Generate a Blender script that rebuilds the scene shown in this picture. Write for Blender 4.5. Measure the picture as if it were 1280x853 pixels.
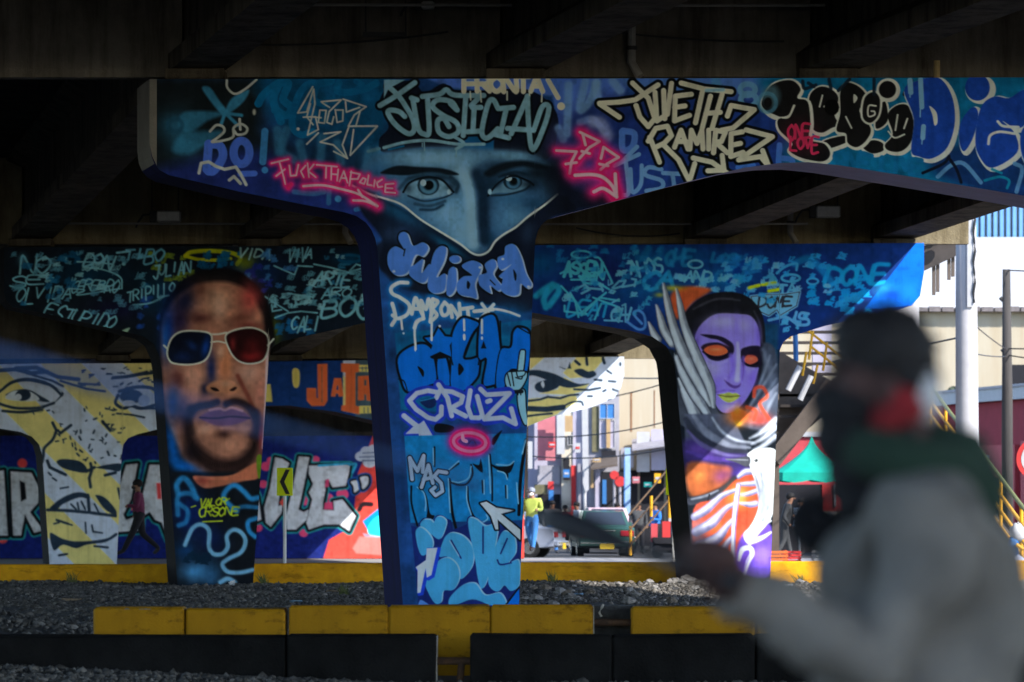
import bpy, bmesh, math, random
import numpy as np
from mathutils import Vector, Matrix
R = math.radians
random.seed(7); rng = np.random.default_rng(7)
for _o in list(bpy.data.objects): bpy.data.objects.remove(_o)
scene = bpy.context.scene
C = scene.collection

# ------------------------------------------------------------------ camera, sky, sun, exposure
FPX = 150.0 / 36.0 * 1280.0          # focal length in pixels of the photograph
HZ = 610.0                           # row of the horizon in the photograph
CAMZ = 1.6
cd = bpy.data.cameras.new('camera'); cam = bpy.data.objects.new('camera', cd); C.objects.link(cam)
cam.location = (0, 0, CAMZ); cam.rotation_euler = (R(90), 0, 0)
cd.lens = 150; cd.sensor_width = 36; cd.shift_y = (HZ - 426.5) / 1280.0
cd.clip_start = 0.1; cd.clip_end = 3000
cd.dof.use_dof = True; cd.dof.focus_distance = 53.0; cd.dof.aperture_fstop = 4.0
scene.camera = cam
SUN_FROM = Vector((0.65, -0.50, 0.574)).normalized()
SUN_EL = math.asin(SUN_FROM.z)
w = bpy.data.worlds.new('World'); scene.world = w; w.use_nodes = True
nt = w.node_tree; bg = nt.nodes['Background']
sky = nt.nodes.new('ShaderNodeTexSky'); sky.sky_type = 'NISHITA'; sky.sun_disc = False
sky.sun_elevation = SUN_EL; sky.sun_rotation = math.atan2(SUN_FROM.x, SUN_FROM.y)
sky.air_density = 1.0; sky.dust_density = 2.5; sky.ozone_density = 1.0; sky.altitude = 2600
nt.links.new(sky.outputs[0], bg.inputs[0]); bg.inputs[1].default_value = 0.15
sd = bpy.data.lights.new('sun', 'SUN'); sun = bpy.data.objects.new('sun', sd); C.objects.link(sun)
sd.energy = 3.1; sd.angle = R(0.53); sd.color = (1.0, 0.95, 0.88)
sun.rotation_euler = (-SUN_FROM).to_track_quat('-Z', 'Y').to_euler()
scene.view_settings.view_transform = 'Standard'; scene.view_settings.look = 'None'
scene.view_settings.exposure = 1.8; scene.view_settings.gamma = 1.0
scene.view_settings.use_curve_mapping = False
scene.cycles.use_denoising = True
scene.cycles.max_bounces = 8; scene.cycles.diffuse_bounces = 5

# ------------------------------------------------------------------ helpers
def W(px, py, D):                     # where a line of sight meets the plane at distance D
    return Vector(((px - 640.0) / FPX * D, D, CAMZ - (py - HZ) / FPX * D))
def lin(c):
    c = np.asarray(c, float)
    return np.where(c <= 0.04045, c / 12.92, ((c + 0.055) / 1.055) ** 2.4)
def rgb(*c): return tuple(float(v) for v in lin(np.array(c) / 255.0))
MATS = {}
def mat(name, col, rough=0.8, var=0.25, scale=6.0, bump=0.0, bscale=60.0, metal=0.0, col2=None, spec=0.3, stretch=None, coat=0.0, emit=0.0, scuff=None):
    if name in MATS: return MATS[name]
    m = bpy.data.materials.new(name); m.use_nodes = True; n = m.node_tree.nodes; l = m.node_tree.links
    b = n['Principled BSDF']; b.inputs['Roughness'].default_value = rough; b.inputs['Metallic'].default_value = metal
    b.inputs['Specular IOR Level'].default_value = spec; b.inputs['Coat Weight'].default_value = coat
    tc = n.new('ShaderNodeTexCoord'); mp = n.new('ShaderNodeMapping'); l.new(tc.outputs['Object'], mp.inputs[0])
    if stretch: mp.inputs['Scale'].default_value = stretch
    no = n.new('ShaderNodeTexNoise'); no.inputs['Scale'].default_value = scale; no.inputs['Detail'].default_value = 7
    no.inputs['Roughness'].default_value = 0.65; l.new(mp.outputs[0], no.inputs['Vector'])
    rp = n.new('ShaderNodeValToRGB'); rp.color_ramp.elements[0].position = 0.3; rp.color_ramp.elements[1].position = 0.72
    a = col2 if col2 else tuple(c * (1 - var) for c in col); z = col if col2 else tuple(min(1, c * (1 + var * 0.5)) for c in col)
    rp.color_ramp.elements[0].color = (*a, 1); rp.color_ramp.elements[1].color = (*z, 1)
    l.new(no.outputs['Fac'], rp.inputs[0]); l.new(rp.outputs[0], b.inputs['Base Color'])
    if scuff:                         # stains, scuffs and run-off: (scale, (sx, sy, sz), from, to, darkest)
        m3 = n.new('ShaderNodeMapping'); m3.inputs['Scale'].default_value = scuff[1]; l.new(tc.outputs['Object'], m3.inputs[0])
        n3 = n.new('ShaderNodeTexNoise'); n3.inputs['Scale'].default_value = scuff[0]; n3.inputs['Detail'].default_value = 8; n3.inputs['Roughness'].default_value = .72; l.new(m3.outputs[0], n3.inputs['Vector'])
        r3 = n.new('ShaderNodeValToRGB'); r3.color_ramp.elements[0].position = scuff[2]; r3.color_ramp.elements[1].position = scuff[3]
        r3.color_ramp.elements[0].color = (*scuff[4], 1); r3.color_ramp.elements[1].color = (1, 1, 1, 1); l.new(n3.outputs['Fac'], r3.inputs[0])
        mx = n.new('ShaderNodeMix'); mx.data_type = 'RGBA'; mx.blend_type = 'MULTIPLY'; mx.inputs[0].default_value = 1
        l.new(rp.outputs[0], mx.inputs[6]); l.new(r3.outputs[0], mx.inputs[7]); l.new(mx.outputs[2], b.inputs['Base Color'])
    if bump:
        n2 = n.new('ShaderNodeTexNoise'); n2.inputs['Scale'].default_value = bscale; n2.inputs['Detail'].default_value = 5
        l.new(tc.outputs['Object'], n2.inputs['Vector'])
        bp = n.new('ShaderNodeBump'); bp.inputs['Strength'].default_value = bump; bp.inputs['Distance'].default_value = 0.02
        l.new(n2.outputs['Fac'], bp.inputs['Height']); l.new(bp.outputs[0], b.inputs['Normal'])
    if emit:
        b.inputs['Emission Color'].default_value = (*col, 1); b.inputs['Emission Strength'].default_value = emit
    MATS[name] = m
    return m
def paint_mat(name):                  # brushed and sprayed wall paint: colours from the attribute, wear and grain from noise
    if name in MATS: return MATS[name]
    m = bpy.data.materials.new(name); m.use_nodes = True; n = m.node_tree.nodes; l = m.node_tree.links
    b = n['Principled BSDF']; b.inputs['Roughness'].default_value = 0.8; b.inputs['Specular IOR Level'].default_value = 0.05
    at = n.new('ShaderNodeAttribute'); at.attribute_name = 'paint'
    tc = n.new('ShaderNodeTexCoord')
    no = n.new('ShaderNodeTexNoise'); no.inputs['Scale'].default_value = 1.6; no.inputs['Detail'].default_value = 9; no.inputs['Roughness'].default_value = 0.7
    l.new(tc.outputs['Object'], no.inputs['Vector'])
    rp = n.new('ShaderNodeValToRGB'); rp.color_ramp.elements[0].position = 0.3; rp.color_ramp.elements[0].color = (0.74, 0.74, 0.73, 1)
    rp.color_ramp.elements[1].position = 0.62; rp.color_ramp.elements[1].color = (1, 1, 1, 1)
    l.new(no.outputs['Fac'], rp.inputs[0])
    mp = n.new('ShaderNodeMapping'); mp.inputs['Scale'].default_value = (9, 9, 0.5); l.new(tc.outputs['Object'], mp.inputs[0])
    ns = n.new('ShaderNodeTexNoise'); ns.inputs['Scale'].default_value = 1.0; ns.inputs['Detail'].default_value = 4; l.new(mp.outputs[0], ns.inputs['Vector'])
    r2 = n.new('ShaderNodeValToRGB'); r2.color_ramp.elements[0].position = 0.28; r2.color_ramp.elements[0].color = (0.84, 0.83, 0.81, 1)
    r2.color_ramp.elements[1].position = 0.5; r2.color_ramp.elements[1].color = (1, 1, 1, 1); l.new(ns.outputs['Fac'], r2.inputs[0])
    m1 = n.new('ShaderNodeMix'); m1.data_type = 'RGBA'; m1.blend_type = 'MULTIPLY'; m1.inputs[0].default_value = 1
    l.new(at.outputs['Color'], m1.inputs[6]); l.new(rp.outputs[0], m1.inputs[7])
    m2 = n.new('ShaderNodeMix'); m2.data_type = 'RGBA'; m2.blend_type = 'MULTIPLY'; m2.inputs[0].default_value = 1
    l.new(m1.outputs[2], m2.inputs[6]); l.new(r2.outputs[0], m2.inputs[7]); l.new(m2.outputs[2], b.inputs['Base Color'])
    # flaked spots showing bare concrete, and faint pour lines of the formwork
    nc = n.new('ShaderNodeTexNoise'); nc.inputs['Scale'].default_value = 9; nc.inputs['Detail'].default_value = 10; nc.inputs['Roughness'].default_value = .8; l.new(tc.outputs['Object'], nc.inputs['Vector'])
    rc = n.new('ShaderNodeValToRGB'); rc.color_ramp.elements[0].position = .705; rc.color_ramp.elements[1].position = .72; l.new(nc.outputs['Fac'], rc.inputs[0])
    m3 = n.new('ShaderNodeMix'); m3.data_type = 'RGBA'; m3.inputs[7].default_value = (.16, .15, .135, 1); l.new(rc.outputs[0], m3.inputs[0]); l.new(m2.outputs[2], m3.inputs[6]); l.new(m3.outputs[2], b.inputs['Base Color'])
    n2 = n.new('ShaderNodeTexNoise'); n2.inputs['Scale'].default_value = 45; n2.inputs['Detail'].default_value = 6; l.new(tc.outputs['Object'], n2.inputs['Vector'])
    bp = n.new('ShaderNodeBump'); bp.inputs['Strength'].default_value = 0.35; bp.inputs['Distance'].default_value = 0.01
    l.new(n2.outputs['Fac'], bp.inputs['Height']); l.new(bp.outputs[0], b.inputs['Normal'])
    MATS[name] = m
    return m
def thing(name, label, cat, loc=(0, 0, 0), group=None):
    o = bpy.data.objects.new(name, None); C.objects.link(o); o.location = loc; o.empty_display_size = 0.2
    return tag(o, label, cat, group)
def tag(o, label, cat, group=None):
    o['label'] = label; o['category'] = cat
    if group: o['group'] = group
    return o
def struct(o): o['kind'] = 'structure'; return o
def stuff(o): o['kind'] = 'stuff'; return o
class MB:
    def __init__(s): s.v = []; s.f = []; s.mi = []
    def add(s, vs, fs, mi=0):
        k = len(s.v); s.v += [tuple(v) for v in vs]; s.f += [tuple(i + k for i in f) for f in fs]; s.mi += [mi] * len(fs); return s
    def box(s, c, d, rz=0.0, mi=0, taper=1.0, ry=0.0, rx=0.0):
        m = Matrix.Rotation(rz, 3, 'Z') @ Matrix.Rotation(ry, 3, 'Y') @ Matrix.Rotation(rx, 3, 'X'); vs = []
        for z in (-1, 1):
            t = taper if z > 0 else 1
            for x, y in ((-1, -1), (1, -1), (1, 1), (-1, 1)):
                vs.append(Vector(c) + m @ Vector((x * d[0] / 2 * t, y * d[1] / 2 * t, z * d[2] / 2)))
        return s.add(vs, [(3, 2, 1, 0), (4, 5, 6, 7), (0, 1, 5, 4), (1, 2, 6, 5), (2, 3, 7, 6), (3, 0, 4, 7)], mi)
    def bbox(s, c, d, b=0.02, rz=0.0, mi=0):      # box with chamfered edges
        m = Matrix.Rotation(rz, 3, 'Z'); vs = []; x, y, z = d[0] / 2, d[1] / 2, d[2] / 2
        ring = lambda X, Y, k, Z: [(-X + k, -Y, Z), (X - k, -Y, Z), (X, -Y + k, Z), (X, Y - k, Z), (X - k, Y, Z), (-X + k, Y, Z), (-X, Y - k, Z), (-X, -Y + k, Z)]
        for r in (ring(x - b, y - b, b * .4, -z), ring(x, y, b, -z + b), ring(x, y, b, z - b), ring(x - b, y - b, b * .4, z)):
            vs += [Vector(c) + m @ Vector(q) for q in r]
        fs = [tuple(range(7, -1, -1)), tuple(range(24, 32))]
        for k in range(3):
            for i in range(8): j = (i + 1) % 8; fs.append((k * 8 + i, k * 8 + j, k * 8 + 8 + j, k * 8 + 8 + i))
        return s.add(vs, fs, mi)
    def tube(s, ps, r, n=10, mi=0, cap=True):
        ps = [Vector(p) for p in ps]; rs = r if isinstance(r, (list, tuple)) else [r] * len(ps); vs = []; fs = []
        for i, p in enumerate(ps):
            t = (ps[min(i + 1, len(ps) - 1)] - ps[max(i - 1, 0)]).normalized()
            u = t.cross(Vector((0, 0, 1)))
            if u.length < 1e-3: u = t.cross(Vector((1, 0, 0)))
            u.normalize(); v = t.cross(u)
            for k in range(n):
                a = 2 * math.pi * k / n; vs.append(p + (u * math.cos(a) + v * math.sin(a)) * rs[i])
        for i in range(len(ps) - 1):
            for k in range(n): j = (k + 1) % n; fs.append((i * n + k, i * n + j, (i + 1) * n + j, (i + 1) * n + k))
        if cap: fs.append(tuple(range(n - 1, -1, -1))); fs.append(tuple(range((len(ps) - 1) * n, len(ps) * n)))
        return s.add(vs, fs, mi)
    def prism(s, pts, off, mi=0):                # polygon (3d points) pushed along off
        n = len(pts); off = Vector(off); a = [Vector(p) for p in pts]
        vs = a + [p + off for p in a]
        fs = [tuple(range(n)), tuple(range(2 * n - 1, n - 1, -1))] + [(i, n + i, n + (i + 1) % n, (i + 1) % n) for i in range(n)]
        return s.add(vs, fs, mi)
    def ell(s, c, r, nu=14, nv=9, mi=0, rot=None):
        vs = []; fs = []; m = rot or Matrix.Identity(3)
        for j in range(nv + 1):
            th = math.pi * j / nv
            for i in range(nu):
                ph = 2 * math.pi * i / nu
                vs.append(Vector(c) + m @ Vector((r[0] * math.sin(th) * math.cos(ph), r[1] * math.sin(th) * math.sin(ph), r[2] * math.cos(th))))
        for j in range(nv):
            for i in range(nu): k = (i + 1) % nu; fs.append((j * nu + i, (j + 1) * nu + i, (j + 1) * nu + k, j * nu + k))
        return s.add(vs, fs, mi)
    def build(s, name, m, parent=None, org=None, smooth=False):
        o_ = Vector(org) if org is not None else (parent.matrix_basis.translation.copy() if parent is not None and parent.parent is None else Vector((0, 0, 0)))
        if org is None and parent is not None and parent.parent is not None: o_ = parent.parent.location.copy()
        me = bpy.data.meshes.new(name)
        me.from_pydata([(v[0] - o_.x, v[1] - o_.y, v[2] - o_.z) for v in s.v], [], s.f)
        for mm in (m if isinstance(m, (list, tuple)) else [m]): me.materials.append(mm)
        if any(s.mi): me.polygons.foreach_set('material_index', s.mi)
        if smooth: me.polygons.foreach_set('use_smooth', [True] * len(me.polygons))
        b = bmesh.new(); b.from_mesh(me); bmesh.ops.remove_doubles(b, verts=b.verts, dist=1e-6); bmesh.ops.recalc_face_normals(b, faces=b.faces); b.to_mesh(me); b.free()
        ob = bpy.data.objects.new(name, me); C.objects.link(ob)
        if parent is not None: ob.parent = parent
        elif org is not None: ob.location = org
        return ob
# ------------------------------------------------------------------ painting: spray strokes, fills and fogs rasterised into paint colours
def cat_rom(p, closed=False, n=6):
    if len(p) < 3: return p
    q = np.vstack([p[-1], p, p[0], p[1]]) if closed else np.vstack([2 * p[0] - p[1], p, 2 * p[-1] - p[-2]])
    out = []
    t = np.linspace(0, 1, n, endpoint=False)[:, None]
    for i in range(1, len(q) - 2):
        a, b, c, d = q[i - 1], q[i], q[i + 1], q[i + 2]
        out.append(0.5 * (2 * b + (c - a) * t + (2 * a - 5 * b + 4 * c - d) * t ** 2 + (3 * b - a - 3 * c + d) * t ** 3))
    o = np.vstack(out)
    return o if closed else np.vstack([o, p[-1]])
def PT(s): return np.array([[float(v) for v in q.split(',')] for q in s.split()]) if isinstance(s, str) else np.asarray(s, float)
FONT = {k: v for k, v in (x.split('=') for x in (
 "A=0,10 3,0 6,10;1.2,6.5 4.8,6.5|B=0,0 0,10 4,10 6,8 4,5 0,5;0,0 4,0 5,2.5 4,5|C=6,1.5 3.5,0 .5,3 .5,7 3,10 6,8.5|D=0,0 0,10 3,10 6,7 6,3 3,0 0,0|"
 "E=6,0 0,0 0,10 6,10;0,5 4.5,5|F=6,0 0,0 0,10;0,5 4.5,5|G=6,1.5 3.5,0 .5,3 .5,7 3,10 6,8 6,5.5 3.5,5.5|H=0,0 0,10;6,0 6,10;0,5 6,5|I=3,0 3,10|"
 "J=1,0 6,0;4.5,0 4.5,8 2.5,10 0,7.5|K=0,0 0,10;6,0 0,5.5 6,10|L=0,0 0,10 5.5,10|M=0,10 .5,0 3,6 5.5,0 6,10|N=0,10 0,0 6,10 6,0|O=3,0 .3,3 .3,7 3,10 5.7,7 5.7,3 3,0|"
 "P=0,10 0,0 4,0 6,2.5 4,5 0,5|Q=3,0 .3,3 .3,7 3,10 5.7,7 5.7,3 3,0;3.5,7 6,10.5|R=0,10 0,0 4,0 6,2.5 4,5 0,5;2.5,5 6,10|S=6,1.5 3.5,0 .5,2 1.5,4.5 5,6 5.5,8.5 3,10 0,8.5|"
 "T=0,0 6,0;3,0 3,10|U=0,0 .2,7 3,10 5.8,7 6,0|V=0,0 3,10 6,0|W=0,0 1.5,10 3,4 4.5,10 6,0|X=0,0 6,10;6,0 0,10|Y=0,0 3,5 6,0;3,5 3,10|Z=0,0 6,0 0,10 6,10|"
 "0=3,0 .3,3 .3,7 3,10 5.7,7 5.7,3 3,0|2=.5,2 3,0 5.5,2.5 0,10 6,10|3=.5,1 4,0 5,3 2.5,5 5.5,7 3.5,10 .3,8.8|4=4,10 4,0 0,7 6,7|9=5.5,4 3,5.5 .5,3 3,0 5.5,2.5 5,7 3,10|"
 "7=0,0 6,0 2.5,10|!=3,0 3,6.5;3,9 3,10|*=0,2 6,8;6,2 0,8;3,0 3,10").split('|'))}
class Cv:
    def __init__(s, x0, y0, x1, y1, r, base):
        s.x0, s.y0, s.r = x0, y0, r; s.w = int((x1 - x0) * r) + 2; s.h = int((y1 - y0) * r) + 2
        s.a = np.zeros((s.h, s.w, 3), np.float32); s.a[:] = np.array(base) / 255.0; s.T(0, 0, 1)
    def T(s, ox, oy, k): s.t = (ox, oy, k); return s
    def m(s, p):
        p = PT(p); ox, oy, k = s.t
        return np.stack([(ox + p[:, 0] / k - s.x0) * s.r, (oy + p[:, 1] / k - s.y0) * s.r], 1)
    def win(s, p, pad):
        a = np.floor(p.min(0) - pad).astype(int); b = np.ceil(p.max(0) + pad).astype(int) + 1
        x0, y0 = max(a[0], 0), max(a[1], 0); x1, y1 = min(b[0], s.w), min(b[1], s.h)
        return (x0, y0, x1, y1) if x1 > x0 and y1 > y0 else None
    def put(s, wn, cov, col, al):
        x0, y0, x1, y1 = wn; A = s.a[y0:y1, x0:x1]; c = (np.clip(cov, 0, 1) * al)[..., None]
        A += (np.array(col, np.float32) / 255.0 - A) * c
    def dist(s, wn, q):
        x0, y0, x1, y1 = wn; yy, xx = np.mgrid[y0:y1, x0:x1].astype(np.float32)
        d = np.full(xx.shape, 1e9, np.float32)
        for a, b in zip(q[:-1], q[1:]):
            v = b - a; L = max(float(v @ v), 1e-9)
            t = np.clip(((xx - a[0]) * v[0] + (yy - a[1]) * v[1]) / L, 0, 1)
            d = np.minimum(d, (xx - a[0] - t * v[0]) ** 2 + (yy - a[1] - t * v[1]) ** 2)
        return np.sqrt(d), xx, yy
    def st(s, wd, col, p, al=1.0, soft=0.0, sm=True, closed=False, ol=0, olc=(8, 9, 12), taper=False):   # a stroke; wd, ol and soft in units of the current frame
        for part in (p.split(';') if isinstance(p, str) else [p]):
            q = s.m(part)
            if closed: q = cat_rom(q, True, 5) if sm else q; q = np.vstack([q, q[0]])
            elif sm: q = cat_rom(q, False, 5)
            k = s.r / s.t[2]
            for ww, cc, do in ((wd + 2 * ol, olc, ol > 0), (wd, col, True)):
                if not do: continue
                hw = ww * k / 2; sf = max(soft * k, 0.55); wn = s.win(q, hw + 2.5 * sf + 1)
                if wn is None: continue
                d = s.dist(wn, q)[0]
                cov = np.exp(-(np.maximum(d - hw * 0.5, 0) / sf) ** 2 * 0.7) if soft else np.clip((hw - d) / sf * 0.5 + 0.5, 0, 1)
                s.put(wn, cov, cc, al)
        return s
    def tst(s, p, ws, col, al=1.0, soft=0.0, off=(0, 0), k=1.0):      # stroke whose width follows ws along the path
        q = cat_rom(s.m(PT(p) + np.array(off)), False, 8); kk = s.r / s.t[2]; wv = np.interp(np.linspace(0, 1, len(q)), np.linspace(0, 1, len(ws)), ws) * kk * k / 2; sf = max(soft * kk, .55); wn = s.win(q, wv.max() + 2 * sf + 1)
        if wn is None: return s
        x0, y0, x1, y1 = wn; yy, xx = np.mgrid[y0:y1, x0:x1].astype(np.float32); d = np.full(xx.shape, 1e9, np.float32)
        for i in range(len(q) - 1):
            a = q[i]; v = q[i + 1] - a; t = np.clip(((xx - a[0]) * v[0] + (yy - a[1]) * v[1]) / max(float(v @ v), 1e-9), 0, 1)
            d = np.minimum(d, np.sqrt((xx - a[0] - t * v[0]) ** 2 + (yy - a[1] - t * v[1]) ** 2) - (wv[i] + (wv[i + 1] - wv[i]) * t))
        s.put(wn, -d / sf * .5 + .5, col, al); return s
    def pl(s, col, p, al=1.0, sm=True, soft=0.0, ol=0, olc=(8, 9, 12)):
        q = s.m(p); q = cat_rom(q, True, 5) if sm else q; k = s.r / s.t[2]
        if ol: s.st(2 * ol, olc, p, al, 0, sm, True)
        sf = max(soft * k, 0.6); wn = s.win(q, 2 * sf + 1)
        if wn is None: return s
        qc = np.vstack([q, q[0]]); d, xx, yy = s.dist(wn, qc); ins = np.zeros(xx.shape, bool)
        for a, b in zip(qc[:-1], qc[1:]):
            if a[1] == b[1]: continue
            c = (a[1] > yy) != (b[1] > yy)
            ins ^= c & (xx < (b[0] - a[0]) * (yy - a[1]) / (b[1] - a[1]) + a[0])
        sd_ = np.where(ins, d, -d); s.put(wn, sd_ / sf * 0.5 + 0.5, col, al); return s
    def air(s, col, cx, cy, rx, ry, al=1.0, rot=0.0, pw=1.0):   # spray fog
        q = s.m([[cx, cy]])[0]; k = s.r / s.t[2]; rr = max(rx, ry) * k * 1.9
        wn = s.win(np.array([q]), rr)
        if wn is None: return s
        x0, y0, x1, y1 = wn; yy, xx = np.mgrid[y0:y1, x0:x1].astype(np.float32); dx, dy = xx - q[0], yy - q[1]
        c, n = math.cos(R(rot)), math.sin(R(rot)); u = (dx * c + dy * n) / (rx * k); v = (-dx * n + dy * c) / (ry * k)
        s.put(wn, np.exp(-(u * u + v * v) ** pw * 1.1), col, al); return s
    def ring(s, wd, col, cx, cy, rx, ry, **kw):
        a = np.linspace(0, 2 * math.pi, 15)[:-1]; s.st(wd, col, np.stack([cx + rx * np.cos(a), cy + ry * np.sin(a)], 1), closed=True, **kw); return s
    def dot(s, col, cx, cy, rx, ry=None, **kw):
        ry = ry or rx; a = np.linspace(0, 2 * math.pi, 13)[:-1]; s.pl(col, np.stack([cx + rx * np.cos(a), cy + ry * np.sin(a)], 1), **kw); return s
    def neon(s, wd, p, glow=(190, 22, 85), core=(214, 168, 180), **kw):
        s.st(wd * 3.0, glow, p, al=.55, soft=wd * 1.5, **kw); s.st(wd * 2.1, glow, p, al=.9, soft=wd * 0.5, **kw); s.st(wd, core, p, **kw); return s
    def tx(s, text, x, y, wd, ht, lw, col, rot=0.0, sl=0.28, gap=.10, jit=.9, al=1.0, soft=0.0, ol=0, olc=(8, 9, 12), sm=True, seed=1):
        rr = random.Random(seed); n = len(text); cw = wd / (n * (1 + gap) - gap); c, d = math.cos(R(rot)), math.sin(R(rot)); strokes = []
        for i, ch in enumerate(text):
            if ch not in FONT: continue
            oy = rr.uniform(-jit, jit) * ht * .1; hh = ht * (1 + rr.uniform(-.12, .12) * jit * 2)
            for part in FONT[ch].split(';'):
                p = PT(part); u = i * cw * (1 + gap) + p[:, 0] / 6 * cw + (10 - p[:, 1]) / 10 * hh * sl; v = oy + p[:, 1] / 10 * hh
                u = u + np.array([rr.uniform(-1, 1) for _ in u]) * cw * .05 * jit; v = v + np.array([rr.uniform(-1, 1) for _ in v]) * hh * .03 * jit
                strokes.append(np.stack([x + u * c - v * d, y + u * d + v * c], 1))
        if ol:
            for p in strokes: s.st(lw + 2 * ol, olc, p, sm=sm)
        for p in strokes: s.st(lw, col, p, al=al, soft=soft, sm=sm and len(p) > 3)
        return s
    def scrib(s, x0, y0, x1, y1, n, col, lw, al=.8, soft=0, seed=0):   # anonymous handstyle scrawl
        rr = random.Random(seed)
        for _ in range(n):
            cx, cy = rr.uniform(x0, x1), rr.uniform(y0, y1); L = rr.uniform(14, 26) * s.t[2] / 4.9; lean = rr.uniform(.1, .5); rot = rr.uniform(-.22, .22); px = 0.0; ww = lw * rr.uniform(.75, 1.3); glyphs = []
            for g_ in range(rr.randint(2, 5)):
                kind = rr.randint(0, 4); h = L * rr.uniform(.8, 1.3); w_ = L * rr.uniform(.4, .7)
                if kind == 0: p = [(0, -h), (.1 * w_, 0), (w_, -.1 * h)]
                elif kind == 1: p = [(w_, -.9 * h), (.3 * w_, -h), (0, -.5 * h), (.2 * w_, 0), (w_, -.2 * h), (.8 * w_, -.5 * h), (.4 * w_, -.45 * h)]
                elif kind == 2: p = [(0, 0), (.4 * w_, -h), (.7 * w_, -.1 * h), (1.1 * w_, -h * .9)]
                elif kind == 3: p = [(.5 * w_, -h), (0, -.5 * h), (.5 * w_, 0), (w_, -.5 * h), (.5 * w_, -h), (1.2 * w_, -1.1 * h)]
                else: p = [(0, -.9 * h), (w_, -h), (.2 * w_, -.1 * h), (w_, 0), (1.5 * w_, .2 * h)]
                glyphs.append([(px + x - lean * y + rr.uniform(-.06, .06) * L, y + rr.uniform(-.08, .08) * L) for x, y in p]); px += w_ * rr.uniform(.75, 1.15)
            if rr.random() < .4: glyphs.append([(-.3 * L, .35 * L), (px * .5, .2 * L), (px * 1.1, .4 * L)])
            ca, sa = math.cos(rot), math.sin(rot)
            for p in glyphs: s.st(ww, col, np.array([(cx + x * ca - y * sa, cy + x * sa + y * ca) for x, y in p]), al=al, soft=soft, sm=rr.random() < .75)
        return s
    def mottle(s, amt, cell, seed):      # uneven paint
        g = np.random.default_rng(seed)
        for c in (cell, cell / 2.5):
            h, wv = int(s.h / (c * s.r)) + 3, int(s.w / (c * s.r)) + 3; f = g.normal(0, 1, (h, wv)).astype(np.float32)
            yi = np.linspace(0, h - 2.001, s.h); xi = np.linspace(0, wv - 2.001, s.w); y0 = yi.astype(int); x0 = xi.astype(int); fy = (yi - y0)[:, None]; fx = (xi - x0)[None]
            fy = fy * fy * (3 - 2 * fy); fx = fx * fx * (3 - 2 * fx)
            a = f[y0][:, x0] * (1 - fy) * (1 - fx) + f[y0][:, x0 + 1] * (1 - fy) * fx + f[y0 + 1][:, x0] * fy * (1 - fx) + f[y0 + 1][:, x0 + 1] * fy * fx
            s.a *= (1 + amt * a)[..., None].astype(np.float32)
        return s
    def sample(s, px, py):
        x = np.clip((px - s.x0) * s.r, 0, s.w - 1.001); y = np.clip((py - s.y0) * s.r, 0, s.h - 1.001); i, j = x.astype(int), y.astype(int); u, v = (x - i)[:, None], (y - j)[:, None]
        j1 = np.minimum(j + 1, s.h - 1); i1 = np.minimum(i + 1, s.w - 1)
        return s.a[j, i] * (1 - u) * (1 - v) + s.a[j, i1] * u * (1 - v) + s.a[j1, i] * (1 - u) * v + s.a[j1, i1] * u * v
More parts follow.
